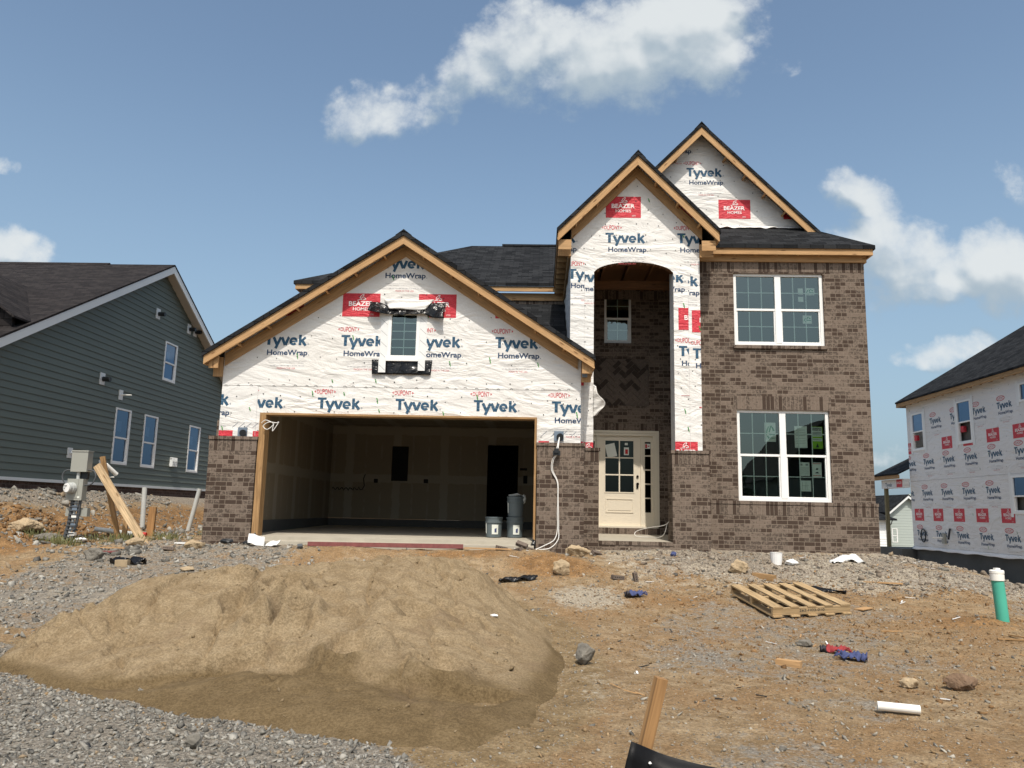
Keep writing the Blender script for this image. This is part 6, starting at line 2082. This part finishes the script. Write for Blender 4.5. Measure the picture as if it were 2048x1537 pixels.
def hollow_brick(label, x, y, rz, tilt, z=None, group=None):
    b = thing('brick', label, 'brick', (0, 0, 0), group)
    ORG[b.name] = Vector((0, 0, 0))
    B = MB(); B.box(-.097, .097, -.045, .045, -.029, .029)
    B.build('body', 'brick_face', b)
    B = MB()
    for k in range(5):
        B.tube([(-.066 + k * .033, -.0455, 0), (-.066 + k * .033, -.0465, 0)], .0095, 10)
    B.build('core_holes', 'black_void', b)
    b.location = (x, y, (surf(x, y) + .03) if z is None else z)
    b.rotation_euler = (tilt[0], tilt[1], rz)
    return b
hollow_brick('cored brick tilted on top of the brick scraps at the garage slab', -0.28, 13.45, -.25, (0.5, .32, 0)[0:2], 1.02)
hollow_brick('brick lying flat against the slab left of the cored brick', -0.62, 13.44, .25, (0, .2))
hollow_brick('brick half buried under the tilted cored brick', -0.36, 13.42, -.6, (.2, -.3), 0.93)
hollow_brick('broken brick beside the black jamb foot', -0.10, 13.46, .9, (.3, .2), 0.93)
hollow_brick('brick standing on end in the dirt right of the orange mound', 1.49, 12.30, .2, (0, 1.4))
hollow_brick('brick lying beside the standing brick in the dirt', 1.22, 12.32, .4, (0, .1))
hollow_brick('red brick in the rubble before the entry step', 1.02, 14.05, .7, (.5, .2))
hollow_brick('red cored brick in the gravel before the left pier', -6.28, 13.35, .1, (-.5, .05))

def bucket(label, x, y, z, full=False):
    b = thing('bucket', label, 'bucket', (x, y, z), 'buckets inside the garage')
    B = MB(); B.lathe((x, y, z), [(0, 0), (.142, 0), (.146, .01), (.158, .27), (.171, .272), (.172, .30), (.160, .302), (.163, .355), (.172, .357), (.172, .385), (.160, .385), (.150, .37), (.14, .10)], 28)
    B.build('body', 'bucket', b)
    return b
GZ = 1.072
b1 = bucket('grey bucket with a white label, left of the stacked pair', -0.86, 15.2, GZ)
b2 = bucket('grey bucket at the bottom of the stacked pair', -0.46, 15.3, GZ)
b3 = bucket('grey bucket stacked on top with crumpled plastic in its mouth', -0.455, 15.3, GZ + .392)
for b, x, y, z in ((b1, -0.86, 15.2, GZ), (b2, -0.46, 15.3, GZ)):
    B = MB()
    for k in range(6):
        t0, t1 = -1.75 + k * .13, -1.75 + (k + 1) * .13
        B.face([(x + .158 * math.cos(t0), y + .158 * math.sin(t0), z + .06), (x + .158 * math.cos(t1), y + .158 * math.sin(t1), z + .06), (x + .1635 * math.cos(t1), y + .1635 * math.sin(t1), z + .24), (x + .1635 * math.cos(t0), y + .1635 * math.sin(t0), z + .24)])
    B.build('label', 'paper', b)
    B = MB()
    for k in range(3):
        t0, t1 = -1.42 + k * .08, -1.42 + (k + 1) * .08
        B.face([(x + .1625 * math.cos(t0), y + .1625 * math.sin(t0), z + .10), (x + .1625 * math.cos(t1), y + .1625 * math.sin(t1), z + .10 - .01), (x + .165 * math.cos(t1), y + .165 * math.sin(t1), z + .17), (x + .165 * math.cos(t0), y + .165 * math.sin(t0), z + .16 + .01 * k)])
    B.build('label_mark', 'rag_blue', b)
for b, x, y, z in ((b1, -0.86, 15.2, GZ), (b3, -0.455, 15.3, GZ + .392)):
    B = MB(); t = -2.7
    B.face([(x + .16 * math.cos(t), y + .16 * math.sin(t), z + .08), (x + .16 * math.cos(t + .22), y + .16 * math.sin(t + .22), z + .07), (x + .166 * math.cos(t + .22), y + .166 * math.sin(t + .22), z + .26), (x + .166 * math.cos(t), y + .166 * math.sin(t), z + .27)])
    B.build('label', 'paper', b)
def crumple(name, mat, c, rx, ry, rz_, seed, parent=None):
    v, f = hull(seed, rx, ry, rz_, 60)
    q = random.Random(seed)
    B = MB(); P = [(c[0] + a * q.uniform(.7, 1.1), c[1] + b * q.uniform(.7, 1.1), c[2] + d * q.uniform(.5, 1.2)) for a, b, d in v]
    for k in f:
        B.face([P[i] for i in k])
    return B.build(name, mat, parent)
crumple('crumpled_plastic', 'pvc_grey', (-0.455, 15.3, GZ + .80), .16, .16, .05, 77, b3)
crumple('crumpled_plastic', 'pvc_grey', (-0.29, 15.27, GZ + .72), .045, .05, .09, 78, b3)

# gloves, paper and small litter one can point to
def glove(label, x, y, rz, mat, mat2):
    z = surf(x, y)
    c, s = math.cos(rz), math.sin(rz)
    t = lambda a, o, b: (x + a * .85 * c - o * 1.3 * s, y + a * .85 * s + o * 1.3 * c, z + max(.004, b * 2.1 + .014 * math.sin(a * 41 + o * 57) + .010 * math.sin(a * 90 - o * 70)))
    def palm(u, v):
        a = -.15 + .22 * u; w = .050 + .010 * math.sin(u * 5.1 - 1.2)
        o = (v - .5) * 2 * w
        return t(a, o, .016 + .016 * math.sin(v * math.pi) + .006 * math.sin(u * 17 + v * 9))
    g = sheet('glove', mat, palm, 12, 8, None, .010)
    tag(g, label, 'glove')
    for k in range(4):
        o = -.042 + k * .028
        B = MB(); l = (.072, .092, .086, .062)[k]
        B.tube([t(.06, o, .022), t(.06 + l * .6, o * 1.35, .030), t(.06 + l, o * 1.5, .016)], .010, 7, 0, True, [.011, .0105, .007]); B.build('finger', mat, g)
    B = MB(); B.tube([t(-.02, .045, .02), t(.02, .075, .026), t(.045, .088, .016)], .011, 7, 0, True, [.013, .012, .008]); B.build('thumb', mat2, g)
    def cuff(u, v):
        return t(-.215 + .07 * u, (v - .5) * (.115 - .02 * u), .014 + .012 * math.sin(v * 9 + u * 3) + .010 * math.sin(v * math.pi))
    sheet('cuff', mat2, cuff, 6, 10, g, .008)
    return g
glove('red and black work glove flat on the dirt', 3.17, 8.66, -.25, 'rag_red', 'glove_dark')
glove('blue work glove just in front of the red glove', 3.16, 8.40, 2.75, 'rag_blue', 'rag_blue')
glove('dark blue work glove in the dirt left of the pallet', 1.40, 11.32, .25, 'rag_blue', 'glove_dark')
zz = gh(3.93, 13.35)
B = MB(); B.lathe((3.93, 13.35, zz - .02), [(0, 0), (.085, 0), (.098, .19), (.102, .20), (.092, .20), (.085, .05)], 18)
tag(B.build('paper_tub', 'white_vinyl'), 'white tub standing in the rubble in front of the lower window', 'tub')
zz = gh(4.13, 13.25)
tag(crumple('paper_scrap', 'tape', (4.14, 13.25, zz + .05), .13, .07, .06, 91), 'crumpled white carton right of the white tub', 'scrap')
def bag(u, v):
    return (5.0 + u * .55, 13.70 + v * .25 + .04 * math.sin(u * 8), gh(5.0 + u * .55, 13.7 + v * .25) + .02 + .11 * math.sin(u * 3.1) * math.sin(v * 3.1) + .025 * math.sin(u * 15 + v * 7))
tag(sheet('plastic_bag', 'tape', bag, 14, 10, None, .003), 'crumpled white plastic sheet below the brick corner', 'plastic')
def tile(cx, cy, w, d, rz, tilt, lift):
    c, s = math.cos(rz), math.sin(rz)
    z0 = surf(cx, cy) + lift
    return lambda u, v: (cx + (u - .5) * w * c - (v - .5) * d * s, cy + (u - .5) * w * s + (v - .5) * d * c, z0 + (u - .5) * w * tilt[0] + (v - .5) * d * tilt[1] + .008 * math.sin(u * 9 + v * 5))
tag(sheet('board_scrap', 'tape', tile(-4.80, 13.40, .27, .20, .3, (-.25, .75), .09), 8, 8, None, .012), 'white foam sheet propped against the left foot of the garage jamb', 'sheet')
tag(sheet('board_scrap', 'tape', tile(-4.50, 13.36, .20, .16, -.1, (.1, .45), .05), 8, 8, None, .012), 'smaller white foam scrap right of the propped foam sheet', 'sheet')
B = MB(); B.tube([(-4.05, 13.28, gh(-4.05, 13.28) + .04), (-3.97, 13.30, gh(-3.97, 13.3) + .05)], .04, 12)
tag(B.build('pipe_coupling', 'dark_metal'), 'small dark pipe coupling at the foot of the garage slab', 'coupling')
for x, y, z, lab in ((-5.0, 13.86, .93, 'black foot wrap under the left garage jamb'), (-0.09, 13.82, .93, 'black foot wrap under the right garage jamb')):
    tag(crumple('film_scrap', 'black_film', (x, y, z), .06, .05, .14, 95), lab, 'film scrap')
tag(crumple('film_scrap', 'black_rubber', (-5.42, 13.70, gh(-5.42, 13.7) + .05), .13, .07, .05, 96), 'black plastic scrap before the left brick pier', 'film scrap')
tag(crumple('film_scrap', 'black_rubber', (-5.02, 13.55, gh(-5.02, 13.55) + .04), .08, .05, .04, 97), 'smaller black plastic scrap nearer the garage jamb', 'film scrap')
def rag(cx, cy, l, w, rz, amp, ph):
    c, s = math.cos(rz), math.sin(rz)
    def fn(u, v):
        a, o = (u - .5) * l, (v - .5) * w * (1 - .6 * abs(u - .5))
        x, y = cx + a * c - o * s, cy + a * s + o * c
        return (x, y, surf(x, y) + .012 + amp * (1 + math.sin(u * 13 + v * 5 + ph)) * .5)
    return fn
tag(sheet('film_scrap', 'black_film', rag(-.30, 12.1, .62, .12, .42, .06, 0), 24, 4, None, .003), 'twisted strip of black film in the pale gravel behind the sand pile', 'film scrap')
tag(sheet('film_scrap', 'black_film', rag(4.05, 12.05, .95, .10, -.42, .04, 2), 30, 4, None, .003), 'long strip of black film behind the pallet', 'film scrap')
tag(sheet('film_scrap', 'black_film', rag(-6.35, 12.18, .52, .14, .25, .10, 1), 16, 6, None, .004), 'curled black plastic strip around a pale block in the gravel', 'film scrap')
bar('stone_block', 'small pale stone block inside the curled black strip', 'block', -6.35, 12.02, .19, .1, .1, .05, 'rock_tan', 0)
tag(crumple('paper_scrap', 'tape', (-.46, 8.50, surf(-.46, 8.5) + .012), .055, .03, .014, 98), 'small white scrap on the right flank of the sand pile', 'scrap')
tag(crumple('paper_scrap', 'rock_tan', (-5.30, 11.9, gh(-5.3, 11.9) + .03), .15, .07, .04, 99), 'small pale clod behind the sand pile on the left', 'clod')
tag(crumple('paper_scrap', 'rag_blue', (2.33, 13.85, gh(2.33, 13.85) + .05), .06, .04, .05, 92), 'crushed blue can in the rubble in front of the right porch pier', 'can')
tag(crumple('paper_scrap', 'tape', (-8.15, 13.9, gh(-8.15, 13.9) + .04), .15, .08, .05, 93), 'white plastic scrap in the weeds at the meter post', 'scrap')

# ------------------------------------------------------------------ gravel, chips, weeds: countless
def scatter(name, mat, shapes, xs, ys, zs, sizes, seed, squash=(.45, .9)):
    q = np.random.default_rng(seed)
    V = []; F = []; T = []; base = 0
    loops = []; starts = []; tot = 0
    for x, y, z, s in zip(xs, ys, zs, sizes):
        v, f = shapes[q.integers(len(shapes))]
        a, t1, t2 = q.uniform(0, 6.283), q.normal(0, .35), q.normal(0, .35)
        ca, sa = math.cos(a), math.sin(a)
        w = v * np.array([s, s * q.uniform(.6, 1.0), s * q.uniform(*squash)])
        w = np.stack([w[:, 0] * ca - w[:, 1] * sa, w[:, 0] * sa + w[:, 1] * ca, w[:, 2] + w[:, 0] * t1 + w[:, 1] * t2], 1)
        V.append(w + np.array([x, y, z + s * 0.12]))
        T.append(np.tile(np.array([[q.beta(1.6, 1.9), q.uniform(), 0, 1]]), (len(v), 1)))
        for g in f:
            loops.extend([k + base for k in g]); starts.append(tot); tot += len(g)
        base += len(v)
    V = np.concatenate(V); T = np.concatenate(T)
    me = bpy.data.meshes.new(name)
    me.vertices.add(len(V)); me.vertices.foreach_set('co', V.ravel())
    me.loops.add(tot); me.loops.foreach_set('vertex_index', np.array(loops, dtype=np.int32))
    me.polygons.add(len(starts)); me.polygons.foreach_set('loop_start', np.array(starts, dtype=np.int32))
    me.update(calc_edges=True)
    at = me.attributes.new('tint', 'FLOAT_COLOR', 'POINT'); at.data.foreach_set('color', T.astype(np.float32).ravel())
    me.materials.append(MAT[mat])
    o = bpy.data.objects.new(name, me); COL.objects.link(o)
    return tag(o, kind='stuff')
SHP = [hull(200 + k, 1, .8, .8, 8) for k in range(14)]
q = np.random.default_rng(5)
def place(n, x0, x1, y0, y1, prob):
    x = q.uniform(x0, x1, n); y = q.uniform(y0, y1, n)
    k = q.uniform(0, 1, n) < prob(x, y)
    x, y = x[k], y[k]
    z = np.array([_bil(a, b) for a, b in zip(x, y)])
    return x, y, z
def on_bare(x, y):
    return pile_h(x, y) < 0.004
def gravel_p(x, y):
    g = zones(x, y)[0]
    return np.clip((g - .25) * 1.5, 0, 1) * on_bare(x, y)
x, y, z = place(15000, -4.6, .4, 4.6, 7.6, gravel_p)
scatter('gravel', 'stone', SHP, x, y, z, q.lognormal(math.log(.017), .42, len(x)).clip(.006, .05), 21)
x, y, z = place(9000, -8.6, -3.4, 7.0, 14.2, lambda a, b: np.clip(zones(a, b)[0] * 1.2, 0, 1) * on_bare(a, b))
scatter('gravel', 'stone', SHP, x, y, z, q.lognormal(math.log(.024), .5, len(x)).clip(.008, .10), 22)
x, y, z = place(18000, -.8, 7.8, 4.9, 12.5, lambda a, b: on_bare(a, b) * np.clip(.30 + 0.9 * zones(a, b)[0] + .5 * fbm(a, b, .8, 3, 91), 0.04, 1))
scatter('gravel', 'chip', SHP, x, y, z, q.lognormal(math.log(.0095), .62, len(x)).clip(.004, .042), 23)
x, y, z = place(6500, -6.6, 8.2, 11.6, 15.4, lambda a, b: on_bare(a, b) * np.clip(.25 + 1.2 * zones(a, b)[3] + .6 * zones(a, b)[2], 0, 1) * ~((a > -5) & (a < .78) & (b > 13.55)) * ~((b > 14.85) & (a > .3) & (a < 6.5)))
scatter('rubble', 'chip', SHP, x, y, z, q.lognormal(math.log(.014), .6, len(x)).clip(.005, .085), 24)
x, y, z = place(8000, -11.0, -6.6, 12.8, 22, lambda a, b: 0.5 + .5 * zones(a, b)[3])
scatter('rubble', 'stone', SHP, x, y, z, q.lognormal(math.log(.026), .6, len(x)).clip(.008, .15), 25)
x, y, z = place(16000, -.3, 8.0, 4.9, 12.6, lambda a, b: on_bare(a, b) * np.clip(.55 + 1.6 * fbm(a, b, .9, 4, 95), 0.05, 1))
scatter('clods', 'clod_tan', SHP, x, y, z, q.lognormal(math.log(.0085), .55, len(x)).clip(.004, .035), 28, (.6, 1))
x, y, z = place(9000, .8, 8.0, 6.4, 13.0, lambda a, b: on_bare(a, b) * np.clip(.35 + zones(a, b)[1] + 1.6 * fbm(a, b, .9, 4, 96), 0.02, 1))
scatter('clods', 'clod', SHP, x, y, z, q.lognormal(math.log(.010), .6, len(x)).clip(.004, .045), 29, (.6, 1))
x, y, z = place(1500, -5.0, .3, 5.3, 10.9, lambda a, b: (pile_h(a, b) > .05) * np.clip(.25 + 2.2 * fbm(a, b, 1.1, 3, 97), 0, 1))
z = np.array([surf(a, b) for a, b in zip(x, y)])
scatter('sand_clods', 'sand', SHP, x, y, z, q.lognormal(math.log(.012), .6, len(x)).clip(.005, .05), 30, (.6, 1))
x, y, z = place(9000, .4, 8.4, 11.4, 15.4, lambda a, b: on_bare(a, b) * np.clip(zones(a, b)[3] + .8 * fbm(a, b, 1.2, 4, 98), 0, 1) * ~((b > 14.85) & (a > .3) & (a < 6.5)))
scatter('clods', 'clod_spoil', SHP, x, y, z, q.lognormal(math.log(.017), .65, len(x)).clip(.005, .10), 32, (.5, 1))
x, y, z = place(5000, -5.4, 1.0, 4.9, 11.4, lambda a, b: sst(-0.13, -0.03, pile_h(a, b)) * (pile_h(a, b) < .01) * .8)
scatter('sand_clods', 'clod_tan', SHP, x, y, z, q.lognormal(math.log(.010), .5, len(x)).clip(.004, .035), 33, (.5, 1))
# splinters and shreds
B = MB()
rr = random.Random(9)
for k in range(420):
    x = rr.uniform(-1, 7.5); y = rr.uniform(6.5, 14.6)
    if rr.random() > (0.25 + 0.75 * min(1, max(0, (y - 10.5) / 2.5))) or pile_h(np.array([x]), np.array([y]))[0] > 0: continue
    a = rr.uniform(0, 3.14); l = rr.uniform(.03, .16); w = rr.uniform(.004, .018)
    z = _bil(x, y) + .012
    B.beam((x - math.cos(a) * l / 2, y - math.sin(a) * l / 2, z - rr.uniform(-.01, .01)), (x + math.cos(a) * l / 2, y + math.sin(a) * l / 2, z + rr.uniform(0, .02)), w, .006, rr.choice((0, 0, 1, 2)))
tag(B.build('litter', ['pine', 'tape', 'black_rubber'], None, 'grain'), kind='stuff')
# weeds round the meter post
B = MB()
for k in range(800):
    c = rr.choice(((-7.9, 14.3, .55, .35), (-7.5, 14.4, .4, .3), (-8.9, 13.9, .30, .22), (-8.3, 13.6, .3, .15), (-7.0, 14.7, .35, .3), (-6.5, 15.6, .2, .2)))
    x = rr.gauss(c[0], c[2] * .5); y = rr.gauss(c[1], c[3] * .5)
    z = _bil(x, y); h = rr.uniform(.05, .20); a = rr.uniform(0, 6.28); ln = rr.uniform(.02, .09)
    dx, dy = math.cos(a), math.sin(a); w = rr.uniform(.003, .008)
    B.face([(x - dy * w, y + dx * w, z - .01), (x + dy * w, y - dx * w, z - .01), (x + dx * ln * .5 + dy * w * .7, y + dy * ln * .5 - dx * w * .7, z + h * .7), (x + dx * ln, y + dy * ln, z + h)])
tag(B.build('weeds', 'weed'), kind='stuff')
# clods of orange spoil left of the meter post
x, y, z = place(1400, -10.4, -7.9, 13.6, 15.4, lambda a, b: zones(a, b)[1])
scatter('clods', 'clod', SHP, x, y, z, q.lognormal(math.log(.035), .5, len(x)).clip(.01, .12), 26, (.6, 1))
x, y, z = place(1500, .2, 7.0, 9.5, 13.2, lambda a, b: zones(a, b)[1] * .7)
scatter('clods', 'clod', SHP, x, y, z, q.lognormal(math.log(.017), .5, len(x)).clip(.006, .05), 27, (.6, 1))
